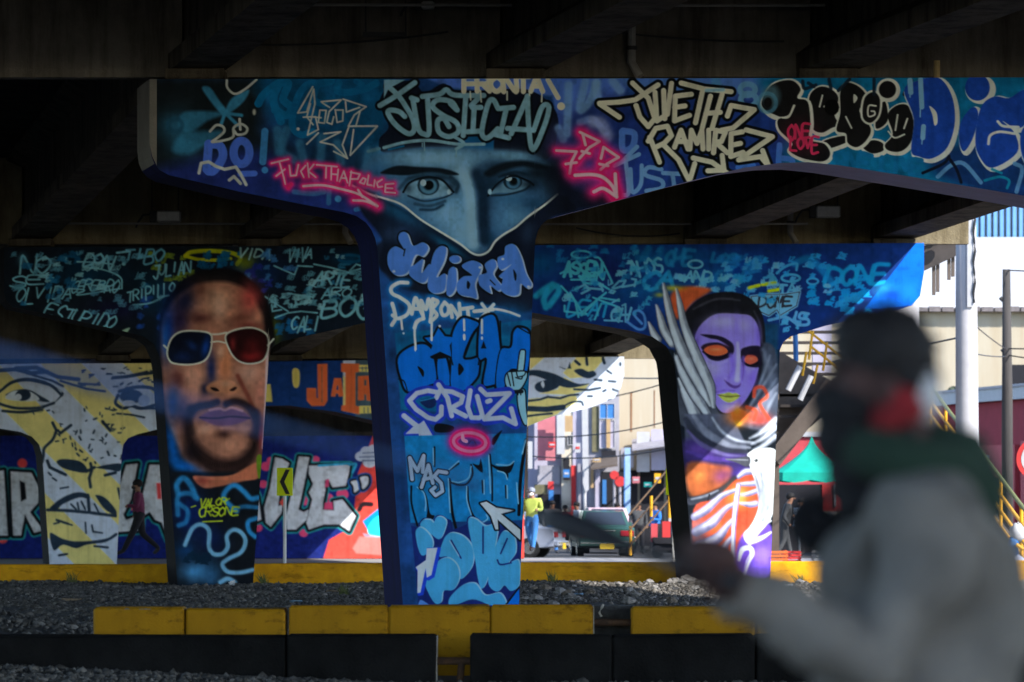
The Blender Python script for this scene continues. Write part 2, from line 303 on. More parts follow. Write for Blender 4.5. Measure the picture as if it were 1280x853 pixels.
def paint_front():
    c = Cv(180, 92, 1700, 772, 1.3, (18, 44, 84))
    BK = (9, 11, 15)
    # ground colours of the cap, left to right
    c.T(0, 0, 1)
    c.pl((13, 17, 20), [(180, 90), (345, 90), (330, 160), (370, 200), (330, 240), (180, 240)], sm=False, soft=16)
    c.pl((9, 52, 82), [(330, 90), (478, 90), (475, 190), (450, 250), (380, 230), (372, 180), (335, 140)], soft=10)
    c.pl((12, 22, 40), [(300, 190), (400, 165), (470, 200), (465, 260), (300, 230)], al=.75, soft=18)
    c.pl((20, 28, 76), [(220, 205), (330, 190), (440, 245), (480, 262), (462, 290), (190, 230)], al=.85, soft=10)
    c.pl((52, 78, 142), [(520, 92), (790, 92), (770, 150), (740, 130), (700, 160), (690, 120), (560, 110)], sm=False, soft=2)
    c.pl((60, 90, 150), [(760, 92), (985, 92), (960, 130), (850, 120), (790, 110)], sm=False, soft=3)
    c.pl((24, 34, 80), [(690, 150), (800, 120), (800, 250), (690, 270)], al=.8, soft=12)
    c.pl((20, 36, 90), [(780, 130), (1010, 130), (1010, 215), (760, 250)], al=.8, soft=8)
    c.pl((8, 72, 104), [(965, 92), (1290, 92), (1290, 240), (1000, 225), (990, 150)], soft=8)
    c.pl((14, 26, 66), [(1170, 190), (1290, 170), (1290, 250), (1180, 225)], al=.8, soft=8)
    c.mottle(.07, 26, 3)
    # soft sprayed letters low in the background, left arm
    c.T(180, 90, 4.267)
    tq = (36, 88, 116)
    c.air((30, 74, 98), 170, 285, 90, 75, .8).air((30, 74, 98), 210, 385, 80, 70, .75)
    c.pl(tq, "430,222 300,208 200,222 190,300 250,320 340,262", al=.75, soft=10).pl(tq, "425,318 300,316 200,330 150,420 240,440 330,390", al=.7, soft=14)
    c.ring(14, (20, 52, 70), 165, 285, 38, 34, al=.7, soft=8)
    c.pl(tq, "310,90 350,82 400,150 440,205 430,240 380,190", al=.9, soft=6).pl(tq, "560,95 530,160 450,225 432,215 470,140", al=.9, soft=6)
    c.st(16, tq, "430,225 410,285;440,225 500,285;440,222 520,232", soft=5)
    c.st(13, (128, 126, 122), "442,45 445,85 485,118 540,92 600,42")
    c.st(42, (8, 70, 106), "610,170 640,120 720,62 690,150 730,265;722,60 770,62 742,145 785,190 760,232 700,205")
    c.st(38, (8, 66, 102), "960,62 870,70 815,150 790,280 835,335 900,320;1000,50 930,66 905,150 960,170;1040,60 1030,100 1090,110 1180,90 1240,60")
    c.st(30, (8, 64, 100), "1130,50 1165,70 1140,90")
    c.st(44, (34, 76, 104), "710,310 720,430;760,310 735,420 800,470;830,380 850,470;950,350 940,470;1030,380 1050,480;1200,420 1180,560 1250,420", al=.75, soft=12)
    c.st(36, (34, 74, 108), "800,640 900,650 960,640;990,590 985,700;900,560 960,640;1090,600 1080,640", al=.8, soft=4).dot((38, 84, 120), 1035, 678, 18)
    c.st(24, (30, 82, 120), "1130,735 1180,720 1280,690 1360,700", al=.9)
    c.dot((120, 118, 110), 588, 215, 9, 16, soft=5)
    # DO !
    bl = (50, 74, 146)
    c.st(46, bl, "345,385 335,520;345,385 405,395 420,455 375,525 345,530").ring(44, bl, 520, 430, 42, 62).st(32, bl, "515,545 590,542")
    c.st(38, (38, 84, 126), "645,318 634,480").dot((38, 84, 126), 645, 524, 18)
    wh = (126, 124, 120)
    c.st(14, wh, "352,318 385,285 420,292 428,318 395,350 365,375 470,352 478,300 515,278 550,300 540,328 500,335 480,312;510,252 514,308")
    c.st(17, wh, "293,540 305,488 345,480 385,505 430,520 490,508 515,545 545,602;455,578 480,558 515,596", sm=False)
    # thin tag
    c.st(9, wh, "900,80 820,220 868,214 905,92 912,170 872,338 930,308 915,240 850,242;888,170 868,240 902,282;938,205 930,270 962,274 972,206 938,205;945,160 1052,150 988,212 975,270 1002,280 1012,240;1020,202 1030,270 1060,262 1062,204 1022,204;1062,146 1185,186 1122,230 1090,290 1130,290 1152,212;1100,290 1245,290 1100,446 1118,308;868,386 930,326;960,330 1050,320 940,375 1010,390 1085,462 1058,390 1092,296;1012,425 1085,462;890,240 945,245;950,165 990,190;1075,160 1080,215 1150,190", sm=False)
    c.dot(wh, 822, 305, 9)
    # centre: dark cap of the painted face, light blue fogs behind
    c.T(460, 90, 4.267)
    c.pl((10, 13, 24), "60,165 120,70 240,50 300,110 400,62 460,95 620,100 850,95 985,185 1015,300 965,460 860,440 700,425 520,412 300,402 90,432 60,360 110,290", soft=3)
    c.st(46, (84, 114, 150), "1070,70 1062,330;1160,50 1130,200 1180,160 1220,60;1015,300 1040,360", al=.75, soft=10).st(40, (78, 96, 140), "1130,270 1200,255 1270,330", al=.7, soft=10)
    c.air((70, 70, 130), 1000, 390, 70, 90, .5)
    c.pl((12, 56, 92), [(480, 345), (672, 345), (662, 780), (500, 780)], sm=False, soft=4)
    c.T(440, 270, 4.923)
    c.pl((14, 16, 26), "190,150 1110,150 1120,560 900,560 500,490 240,400", soft=12, al=.9)
    # face
    c.T(0, 0, 1)
    c.pl((38, 62, 84), [(452, 212), (478, 192), (540, 184), (600, 186), (655, 191), (690, 206), (698, 243), (659, 272), (621, 300), (600, 319), (562, 298), (519, 270), (478, 247), (454, 236)], soft=3)
    c.air((84, 108, 124), 545, 198, 62, 12, .9).air((72, 96, 112), 640, 196, 36, 8, .8).air((96, 116, 130), 578, 216, 18, 14, .8)
    c.air((24, 54, 80), 470, 222, 18, 26, .8).air((66, 92, 110), 500, 240, 24, 10, .6)
    c.air((80, 104, 122), 560, 264, 26, 22, .85).air((88, 112, 128), 578, 292, 18, 20, .8).air((30, 62, 88), 545, 252, 14, 8, .5)
    c.st(7, (112, 134, 148), [(583, 222), (588, 250), (590, 280), (592, 304)], soft=5, al=.9)
    c.st(8, (8, 18, 30), [(596, 218), (604, 240), (604, 270), (606, 300)], soft=6, al=.9).air((10, 22, 34), 612, 228, 14, 22, .85)
    c.air((12, 24, 36), 625, 210, 26, 12, .8).air((8, 12, 20), 690, 215, 22, 34, .9).air((56, 84, 104), 648, 272, 18, 18, .8).air((30, 58, 80), 640, 250, 22, 6, .6)
    c.air((12, 30, 46), 668, 256, 20, 12, .7).air((18, 34, 50), 665, 232, 16, 10, .8).air((10, 20, 30), 552, 222, 14, 7, .6)
    c.air((44, 70, 92), 670, 206, 24, 5, .6).air((10, 30, 46), 615, 300, 8, 14, .6)
    c.T(460, 90, 4.267)
    c.pl((9, 14, 20), "66,538 150,502 250,506 400,516 484,546 430,552 330,542 200,552 120,548", soft=5)
    c.pl((9, 14, 20), "620,538 700,492 800,474 890,482 1000,520 900,520 820,505 720,528 650,560", soft=9).air((8, 12, 18), 900, 540, 80, 40, .8)
    c.st(10, (24, 42, 56), "165,625 215,572 300,546 400,552 465,600", soft=7, al=.9).st(10, (20, 34, 46), "440,560 480,600 470,640", soft=8)
    c.pl((72, 92, 106), "195,640 232,592 300,572 390,580 448,645 400,664 300,678 235,664", soft=3)
    c.dot((14, 24, 32), 322, 606, 58, 52, soft=3).ring(16, (48, 74, 90), 322, 610, 36, 32, soft=6).dot((4, 6, 8), 326, 604, 24).dot((160, 170, 175), 295, 592, 15, 17, soft=2)
    c.st(11, (6, 10, 14), "188,642 222,592 300,564 390,574 456,642").st(8, (20, 34, 46), "215,662 300,690 400,672 450,650", soft=3).st(9, (26, 44, 58), "250,705 330,715 410,690", soft=6).st(7, (20, 36, 50), "280,735 350,735 400,710", soft=6)
    c.dot((140, 152, 158), 432, 640, 9, 14, soft=4)
    c.pl((58, 78, 92), "652,652 705,602 780,572 852,592 850,612 785,642 700,645", soft=3)
    c.dot((12, 22, 30), 772, 586, 50, 42, soft=3).ring(12, (40, 66, 84), 775, 590, 30, 26, soft=5).dot((4, 6, 8), 778, 582, 18).dot((170, 178, 182), 751, 568, 16, 14, soft=2)
    c.st(10, (5, 8, 12), "640,662 692,596 770,556 850,580 884,604").st(9, (16, 28, 38), "660,660 740,655 830,632 860,610", soft=3).dot((120, 140, 150), 650, 640, 9, 14, soft=4).st(8, (14, 28, 40), "700,560 780,535 860,548", soft=5)
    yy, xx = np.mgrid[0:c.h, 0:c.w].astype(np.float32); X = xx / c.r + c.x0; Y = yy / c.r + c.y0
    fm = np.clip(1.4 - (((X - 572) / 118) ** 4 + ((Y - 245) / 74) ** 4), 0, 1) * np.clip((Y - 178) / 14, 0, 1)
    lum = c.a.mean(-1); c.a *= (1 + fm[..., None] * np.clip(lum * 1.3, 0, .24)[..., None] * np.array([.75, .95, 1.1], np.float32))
    c.T(460, 90, 4.267).air((8, 14, 20), 215, 620, 26, 26, .6).air((8, 14, 20), 440, 615, 30, 24, .6).air((6, 10, 16), 860, 600, 50, 26, .7).air((10, 18, 26), 690, 600, 24, 30, .5).air((8, 14, 22), 322, 566, 110, 14, .6).air((8, 14, 22), 770, 552, 90, 14, .6)
    # mask edge and the dark scarf below it
    c.T(0, 0, 1)
    c.pl((10, 14, 26), [(452, 237), (478, 248), (519, 270), (562, 298), (600, 320), (622, 301), (659, 272), (698, 244), (720, 262), (690, 272), (672, 300), (668, 345), (490, 345), (478, 300), (450, 262)], soft=2)
    c.air((20, 62, 92), 500, 268, 34, 9, .85, 28).air((16, 70, 100), 560, 308, 26, 5, .8, 32).air((24, 40, 66), 500, 290, 22, 14, .7).air((26, 40, 60), 660, 292, 10, 16, .6).air((14, 50, 80), 466, 256, 14, 6, .7)
    c.st(2.6, (150, 150, 148), [(440, 232), (462, 243), (480, 248), (502, 256), (525, 274), (549, 289), (575, 305), (589, 316), (600, 319), (611, 314), (619, 302), (630, 293), (645, 284), (660, 271), (680, 257), (697, 243)])
    c.pl((8, 10, 18), [(690, 205), (720, 230), (775, 245), (760, 262), (700, 268), (690, 250)], soft=10, al=.9)
    # big grey-blue lettering over the cap
    c.T(460, 90, 4.267); g = (88, 116, 130)
    J = "64,180 150,128 250,58;108,78 160,125 205,190 240,255 246,310 215,330 150,285 108,225 118,205 165,212 196,238;240,152 268,300 300,332 326,318 318,150;232,140 262,150;476,204 444,160 372,150 345,186 400,232 470,270 482,320 430,346 378,320 372,262 404,250 432,292;290,132 380,120 418,96 462,124 618,126;522,130 508,340;440,170 470,200;556,190 602,190;566,195 560,312;530,320 604,316;694,196 668,150 640,172 608,310 622,352 652,344 692,304;706,196 776,190;738,195 706,335;668,332 750,352;852,130 764,330;850,130 858,300 880,415 940,290 965,190 930,186 888,300;744,302 884,312;550,180 590,140"
    c.st(54, (7, 9, 13), J)
    c.st(28, g, J)
    c.pl((92, 122, 140), "85,42 200,42 110,90 85,140", sm=False)
    U = "85,405 200,376 330,366 480,386 620,386;456,344 512,382 470,412"
    c.st(17, g, U).st(7, g, "300,376 302,420;472,410 470,452;290,380 290,400").st(10, (6, 66, 100), "110,415 190,396")
    c.st(17, (60, 88, 104), "0,425 60,410")
    cr = (168, 160, 142)
    c.tx("FRONTA", 512, 26, 420, 84, 27, cr, sl=0, jit=.3, seed=4).st(8, (150, 150, 140), "545,105 548,150;600,100 604,160;742,105 742,150;928,105 926,160;860,100 862,125").st(26, cr, "960,42 1014,138").dot(cr, 1030, 184, 21)
    # pink slogan
    c.T(180, 90, 4.267)
    P = "680,488 770,466;722,480 745,560 754,600;705,556 752,520;775,500 782,555 812,552 824,496;862,500 836,530 852,562;872,488 880,562;906,494 876,530 916,562;920,496 1030,506;972,505 970,566;1000,510 998,576;1036,520 1030,582;1000,545 1032,548;1042,586 1066,530 1086,592;1050,566 1080,568;1106,530 1095,608;1102,536 1152,546 1140,572 1100,572;1168,566 1150,590 1174,598 1184,572 1168,566;1198,552 1190,602 1216,606;1232,578 1226,612;1270,574 1242,592 1248,616 1272,612;1332,596 1288,600 1286,642 1340,646;1288,620 1326,622"
    c.neon(9, P, sm=False)
    c.neon(13, "850,610 950,605 1050,625 1150,655 1245,716;1142,630 1166,668;1116,686 1180,690 1245,716")
    c.neon(10, "770,620 785,600", core=(190, 40, 90))
    c.T(460, 90, 4.267)
    # three sevens
    c.neon(15, "1005,420 1112,426 1085,480 1076,542;1055,492 1112,484;1130,322 1235,372 1180,404 1128,462;1145,330 1160,390;1140,424 1182,436", sm=False)
    c.T(740, 90, 4.267)
    c.st(60, (120, 120, 150), "10,270 50,275 85,340", al=.5, soft=18)
    c.st(34, (58, 88, 150), "160,320 165,415 215,400 225,330 165,315")
    c.st(38, (86, 120, 158), "180,480 195,640 165,660;120,500 250,440;240,400 160,480;205,520 215,640 260,600 265,500;370,520 300,510 285,550 370,580 370,620 290,635;380,540 480,545;430,550 440,620", al=.92, soft=1.5)
    c.neon(15, "48,462 62,402 142,456 82,490 46,522;40,492 86,502", sm=False)
    c.neon(19, "-90,552 0,548 60,564 110,612 132,668;10,640 60,622 128,664;124,545 130,664")
    # blue fillers
    c.st(30, (50, 86, 152), "780,510 860,500 800,550 870,545;600,590 650,560 680,590;1000,390 1000,510 1060,500 1065,470 1010,460", al=.9)
    c.ring(30, (76, 116, 150), 830, 95, 40, 30).ring(30, (76, 116, 150), 835, 150, 42, 34).st(60, (60, 110, 150), "660,50 690,160", soft=10, al=.8).st(50, (100, 130, 160), "20,60 30,130;110,50 150,100", al=.6, soft=10)
    # cream lettering with black outline
    L = "40,168 140,162 230,150 352,70;42,172 146,242;216,60 300,140 335,250 300,292 255,240 235,180;336,110 346,262 402,226 424,62;382,100 388,250;530,120 444,130 440,262 520,232;440,190 496,182;476,60 600,92 742,106;592,92 552,272;632,130 588,300;694,120 640,302;608,222 684,216;722,236 742,180 866,202 752,300 690,312"
    L2 = "300,370 340,302 402,290 424,340 384,382 340,402;308,350 360,482;384,392 462,470 520,585 548,490;440,402 475,312 512,412;455,372 502,372;522,412 530,312 560,382 586,312 592,412;622,312 622,412;648,432 660,312 712,322 690,372 660,376 722,432;802,320 742,330 740,452 806,430;742,392 792,382;822,310 962,346 782,470 900,452 942,504 910,420;540,460 640,482 742,556;694,446 704,525 618,528"
    for k in (58, 0):
        c.st(k or 27, (7, 8, 10) if k else (166, 158, 142), L + ';' + L2, sm=False)
    c.st(12, (88, 128, 150), "610,100 700,95", soft=6, al=.8)
    # black bubble letters with white rims
    WR = (158, 154, 146); BB = (14, 13, 14)
    def bub(fill, rim, p, wd, off=(0, 0), dots=()):
        q = PT(p); c.st(wd, rim, q + np.array(off), closed=True); c.pl(rim, q + np.array(off)); return q
    S1 = "925,205 905,160 960,70 1060,45 1112,90 1095,140 1150,160 1165,270 1160,360 1240,385 1270,440 1230,478 1120,460 1052,420 1068,380 1000,310 992,255 1040,240 975,238"
    E1 = "140,120 190,80 250,92 290,140 270,230 292,280 250,302 200,325 150,300 132,200"
    R1 = "300,110 332,58 400,80 442,140 402,210 462,300 442,362 390,402 340,380 330,330 280,312 300,220"
    G1 = "430,140 480,108 512,150 502,232 460,272 420,240"; I1 = "500,200 540,160 552,262 490,302"
    O1 = "552,232 600,180 660,180 692,250 682,362 630,422 562,422 538,390 580,332"; T1 = "210,370 330,340 335,375 230,410"; F1 = "420,400 470,365 525,380 530,420 470,435"
    c.T(980, 90, 4.267)
    for p in (T1, F1, E1): bub(BB, WR, p, 30, (5, 6))
    for p in (T1, F1, E1): c.pl(BB, p)
    c.T(740, 90, 4.267); bub(BB, WR, S1, 28, (4, 5)); c.pl(BB, S1); c.st(9, WR, "1080,180 1050,240 1015,245;1000,245 930,215"); c.dot((54, 78, 88), 955, 130, 48, 60, soft=16, al=.8); c.ring(26, (60, 104, 128), 935, 165, 46, 50, soft=4, al=.7); c.dot(BB, 938, 165, 22, 28, soft=4)
    c.T(980, 90, 4.267)
    bub(BB, WR, R1, 24, (4, 5)); c.pl(BB, R1); c.pl(WR, "372,120 392,140 372,168"); c.st(9, WR, "330,240 360,300")
    c.dot(WR, 556, 98, 64); c.dot(BB, 552, 95, 46)
    bub(BB, WR, O1, 28, (6, 6)); c.pl(BB, I1, ol=10, olc=WR); c.pl(BB, G1, ol=11, olc=WR); c.pl(BB, O1)
    c.st(9, WR, "205,126 190,186;214,186 216,184;490,182 452,182 450,236 482,230 482,212 466,210;606,230 594,312;658,250 640,302;556,318 590,352 642,334;0,245 30,230 52,180")
    c.dot((4, 4, 4), 255, 190, 40, 44, sm=False)
    c.st(18, (14, 22, 32), "100,50 110,90 170,70;240,40 250,90;350,40 290,100;480,40 480,120;640,120 680,45;160,80 130,60", al=.9)
    pk = (216, 48, 92)
    c.air(pk, 85, 350, 90, 80, .25)
    c.tx("ONE", 20, 278, 115, 70, 12, pk, sl=.05, seed=2).tx("LOVE", 32, 352, 150, 70, 12, pk, sl=.05, seed=3)
    # blue bubble letters
    DB = (18, 46, 114); WO = (156, 156, 152)
    D1 = "640,100 700,52 820,30 892,120 912,262 872,402 790,462 720,452 678,420 692,250"; i1 = "935,372 942,272 1002,190 1036,222 1012,342 962,424"
    E2 = "1050,190 1120,132 1200,140 1290,98 1292,262 1240,302 1165,262 1232,330 1242,432 1112,512 1042,452 1020,352"
    G2 = "1262,330 1330,250 1420,220 1500,260 1480,330 1400,330 1500,370 1480,480 1380,520 1280,470"; O2 = "1540,330 1600,240 1700,230 1780,300 1770,430 1690,510 1580,480"
    for p in (D1, i1, E2, G2, O2): bub(DB, WO, p, 26, (12, 10))
    c.dot(WO, 1048, 94, 82, 78)
    for p in (D1, i1, E2, G2, O2): c.pl(DB, p)
    c.dot(DB, 1032, 84, 66, 70)
    c.st(14, WO, "1090,385 1100,340 1150,320 1230,330;1140,265 1170,290 1250,295", al=1).dot((20, 36, 90), 1660, 370, 40, 60, ol=8, olc=WO)
    c.pl((168, 166, 158), "775,182 812,215 818,270 802,285 792,230")
    lb = (90, 126, 152)
    c.st(26, lb, "728,40 735,188").st(7, lb, "727,190 726,240").st(26, lb, "744,292 740,352").st(7, lb, "738,350 735,385").st(28, lb, "672,45 676,110").st(7, lb, "672,110 672,135")
    c.tx("ONE", 275, 425, 190, 70, 27, (10, 74, 112), rot=8, sl=.05, seed=7).tx("LIVE", 520, 462, 210, 62, 27, (10, 74, 112), rot=4, sl=.05, seed=8)
    c.st(36, (70, 108, 144), "820,560 890,500 960,490 1050,590;1230,490 1270,520 1240,640;1290,500 1350,640", al=.85, soft=2).st(16, (10, 14, 26), "880,460 920,520 945,590;740,540 850,490 880,450").st(14, (10, 96, 120), "1070,580 1150,560 1200,580 1190,620;1160,540 1110,520", al=.9)
    c.T(0, 0, 1)
    for i, (x, y, t) in enumerate(((1400, 110, 'MAS'), (1410, 210, 'VIDA'), (1560, 140, 'PAZ'))): c.tx(t, x, y, 110, 50, 9, (60, 110, 150), seed=i + 20)

    # ------------------------------ shaft
    c.T(440, 270, 4.923)
    c.air((16, 66, 108), 960, 600, 120, 60, .8).air((30, 44, 66), 260, 120, 70, 40, .6).air((16, 60, 96), 330, 700, 90, 60, .8)
    jb = (58, 92, 156); jh = (150, 158, 180)
    JL = ["290,150 300,108 340,108 375,185 440,165 472,200 440,250 392,245 345,350 270,366 226,310 226,230 270,190 325,215", "385,305 440,268 430,335 435,352 478,298 488,330 460,402 420,412 360,372 358,322",
          "500,250 540,192 582,200 570,280 522,380 578,358 576,450 540,476 490,472 468,420", "598,340 640,322 646,420 620,482 584,482", "678,312 740,278 796,300 790,352 760,420 772,506 730,500 660,482 648,420 690,375 742,368",
          "820,300 872,268 892,310 872,362 922,432 900,464 850,430 856,478 790,432 784,370 832,352", "898,262 940,240 948,190 1000,178 1042,250 1072,352 1108,422 1080,448 1040,420 1030,482 980,494 920,462 930,390 908,372 985,300 915,335"]
    for p in JL: c.pl(BK, p, ol=13, olc=BK)
    c.dot(BK, 635, 268, 46, 36)
    for p in JL: c.pl(jh, PT(p) + np.array([7, 4])); c.pl(jb, PT(p) + np.array([-3, -2]))
    c.dot(jh, 640, 270, 36, 26).dot(jb, 632, 267, 34, 24)
    c.pl(BK, "710,400 728,420 718,450 706,440").pl(BK, "992,330 1012,360 1010,395 1000,392").st(8, BK, "326,205 318,245").st(7, BK, "850,395 880,425")
    for x, y in ((258, 342), (788, 318), (928, 266), (1086, 436)): c.dot((180, 182, 190), x, y, 9, 7)
    sb = (158, 157, 158); gl = (12, 74, 124)
    SM = "342,412 290,412 244,440 248,478 300,505 352,548 342,604 285,632 250,612;248,540 268,625 245,672;368,604 390,505 412,560 432,604;376,572 420,572;440,632 424,522 455,575 472,512 492,604;440,632 400,650 385,690;498,512 482,652;498,512 528,530 498,572 522,612 482,652;570,532 548,570 560,612 590,600 594,560 570,532;616,624 608,552 662,622 660,540;672,574 742,564;712,570 716,620;652,634 720,640 790,640;752,588 868,576"
    c.st(52, gl, SM, al=.75, soft=14); c.st(40, gl, SM, soft=4)
    c.st(34, gl, "800,540 850,612;872,546 800,622;868,574 1030,616", soft=4)
    c.st(23, sb, SM).st(20, sb, "800,542 850,612;872,546 800,622").st(15, sb, "760,588 868,574 960,590 1030,616")
    c.T(460, 400, 5.333)
    # blue block letters
    c.pl((8, 66, 100), "180,90 1090,0 1080,640 220,600", sm=False, soft=6)
    c.air((14, 40, 70), 230, 130, 60, 40, .7).air((14, 40, 70), 950, 60, 80, 40, .7)
    bb = (8, 78, 158)
    B = ["196,262 260,190 360,158 420,190 442,262 458,402 400,440 270,482 222,402", "462,262 520,250 552,412 530,442 470,412", "560,100 620,-10 700,0 742,30 692,100 636,245 680,262 742,250 742,322 722,392 620,484 550,442 556,262",
         "742,40 770,-20 850,-20 882,180 902,342 922,422 850,432 768,432 790,262 735,260", "880,205 952,182 968,82 1010,48 1082,100 1064,342 1000,332 942,342 902,474 850,432"]
    for p in B: c.pl(BK, p, ol=13, olc=BK)
    ST = "470,55 512,110 574,118 545,170 556,245 480,212 405,248 430,170 378,120 440,112"
    c.pl(BK, ST, sm=False, ol=15, olc=BK)
    for p in B: c.pl(bb, p); c.st(8, BK, p, closed=True)
    c.st(9, BK, "882,10 886,190;740,40 690,130 650,235;742,260 735,300;556,262 566,300")
    c.pl(BK, "330,310 372,340 366,382").pl(BK, "770,138 790,192 752,192", sm=False).pl(BK, "604,290 640,330 604,370").pl(BK, "415,240 480,205 548,240 520,255 440,262"); c.pl(bb, ST, sm=False)
    c.st(9, BK, "1002,50 1082,95")
    c.st(8, BK, "205,395 240,410 262,470")
    sb2 = (158, 157, 158)
    c.st(15, sb2, "222,0 228,62;345,0 312,60 318,195;425,0 424,135;640,0 642,70;640,105 642,130;760,0 760,90").dot(sb2, 237, 90, 7).dot(sb2, 478, 42, 8).dot(sb2, 424, 122, 9, 20).dot(sb2, 642, 115, 9, 22).dot(sb2, 760, 122, 7, 12).dot(sb2, 315, 190, 7, 22)
    # fist with a raised finger
    hc = (106, 140, 154)
    for p in ("1000,356 1014,222 1032,204 1046,222 1030,352", "918,380 935,352 962,350 1052,348 1050,402 1005,468 950,470 920,430", "1000,490 1042,470 1052,590 1062,690 1040,690 1008,600"): c.pl(hc, p, ol=9, olc=BK)
    c.st(8, BK, "930,360 950,440;958,352 972,440;990,350 1000,380 1040,370 1050,350;985,385 1020,395 1030,380;1000,470 1000,500;1020,465 1018,500", sm=True); c.st(26, (12, 14, 18), "965,480 1025,478")
    # white and blue name
    cw = (158, 160, 178); CO = (22, 38, 126)
    CR = "462,484 400,472 325,490 276,540 320,596 400,652 450,664 488,632 490,580;470,432 530,520 558,640;455,520 480,472 560,480 632,512 620,552 550,590 652,642;682,472 664,580 690,652 740,654 764,640 728,510;750,462 790,500 944,490 776,662 900,652 984,694 955,592;796,545 815,538"
    AR = "240,640 290,680 340,720"
    c.st(70, CO, CR).st(64, CO, AR)
    c.pl(cw, "350,690 372,672 446,800 430,820 342,758 252,760 300,715", sm=False, ol=16, olc=CO)
    c.st(31, cw, CR, sm=False).st(34, cw, AR).pl(cw, "350,690 372,672 446,800 430,820 342,758 252,760 300,715", sm=False)
    c.pl((14, 26, 60), "345,540 440,520 450,570 400,590").st(9, (24, 84, 120), "350,540 440,520")
    c.st(14, cw, "345,760 350,860;362,760 362,830", al=.9)
    # teal bubble name
    c.T(470, 540, 5.8)
    tl = (14, 82, 126); hl = (92, 132, 156)
    c.pl(tl, "205,30 1090,10 1060,640 250,660", sm=False)
    c.air((8, 52, 88), 640, 390, 140, 30, .6)
    for p in ("430,0 540,0 560,-40 440,-60", "840,85 850,40 910,-10 905,10 860,90", "340,425 368,470 392,590 425,608 400,650 365,645 372,540", "700,232 772,296 760,196 745,240", "828,230 870,270 965,300 1002,218 960,246 880,250", "870,264 955,300 948,345 925,290"): c.pl(BK, p)
    c.st(20, BK, "532,345 542,480 556,600 580,700").st(15, BK, "662,400 672,520 706,610 770,662").st(12, BK, "826,165 842,330 842,500").st(24, BK, "1090,60 1058,250 1044,400 1036,600").st(14, BK, "540,365 600,385 660,375 700,310 690,240;256,395 258,520 300,680").st(12, BK, "530,280 600,230;425,110 425,250;770,355 776,440;940,392 944,478")
    c.st(9, hl, "300,402 345,440 362,510 356,572;524,340 538,585;658,396 660,500 690,600;600,212 530,274;690,250 672,332 610,366 552,360;818,170 830,445;782,350 784,450;872,236 960,242 1000,214;880,284 932,300 952,345;950,390 952,482;1020,370 1032,520;415,120 417,240;800,600 810,630 770,655 720,640;1085,60 1060,160")
    mg = "245,190 262,345;245,190 300,285 346,172 338,292;330,402 380,242 412,372;345,345 402,332;512,296 452,286 422,322 472,372 482,430 432,462 400,425 428,402"
    c.st(44, BK, mg, sm=False).st(26, (140, 148, 166), mg, sm=False).air((50, 84, 118), 440, 400, 60, 60, .35).air((70, 100, 130), 300, 330, 60, 40, .3)
    # light blue love letters, heart
    c.T(470, 640, 5.8)
    nv = (16, 26, 72)
    c.pl(nv, "255,100 330,120 460,30 545,60 560,130 680,80 860,90 1040,130 1040,700 310,700", sm=False, soft=2)
    lv = (50, 116, 152); lh = (140, 172, 190)
    V = ["322,90 348,55 398,58 420,76 440,38 482,38 512,82 466,195 400,160 340,122", "288,152 330,112 402,182 408,262 330,312", "510,172 560,150 642,180 702,262 702,382 640,472 600,470 530,330 460,322 480,232",
         "428,402 460,350 530,334 592,390 606,480 562,562 490,572 474,652 430,662 380,582 364,510", "668,70 720,48 792,100 862,88 882,152 820,452 770,556 740,480 718,330", "888,202 930,138 1002,180 1014,292 962,372 1036,352 1040,522 980,572 932,532 880,577 818,520 830,352",
         "536,622 630,532 722,518 792,602 902,588 944,682 830,674 700,632 548,684"]
    for p in V: c.pl(nv, p, ol=10, olc=nv)
    for p in V: c.pl(lh, PT(p) + np.array([6, -4])); c.pl(lv, PT(p) + np.array([-2, 2]))
    c.st(12, nv, "545,208 616,336;776,110 776,300;952,194 904,302;880,350 902,382 980,370").st(7, lh, "534,210 600,320")
    wa = (152, 154, 160)
    A1 = "368,265 446,260 402,458 368,478 360,410 322,585 300,590 302,424 288,402 362,350"
    c.pl((20, 44, 140), PT(A1) + np.array([12, 8]), sm=False, ol=12, olc=(20, 44, 140)).pl(wa, A1, sm=False)
    A2 = "755,-62 800,-74 872,-30 1000,-10 905,15 1046,130 1046,205 882,55 886,128 866,128 832,30"
    c.pl(BK, A2, sm=False, ol=12, olc=BK).pl(wa, A2, sm=False)
    c.pl((8, 88, 176), "940,685 1036,556 1042,690", sm=False).st(12, BK, "930,690 1040,545", sm=False).pl((60, 96, 150), "312,690 320,640 360,655 392,690")
    # pink ring
    c.T(460, 400, 5.333)
    c.dot((18, 40, 90), 680, 815, 78, 40); c.st(10, (20, 30, 60), "650,850 700,800 730,860")
    a = np.linspace(0, 2 * math.pi, 17); rp = np.stack([678 + 108 * np.cos(a), 815 + 62 * np.sin(a) + 6 * np.cos(a)], 1)
    c.st(100, (120, 20, 80), rp, soft=26, al=.6); c.st(70, (196, 26, 88), rp, soft=10); c.st(34, (216, 110, 150), rp, soft=2).st(22, (220, 140, 168), "630,770 635,800 655,810")
    c.T(0, 0, 1).mottle(.035, 9, 5)
    return c
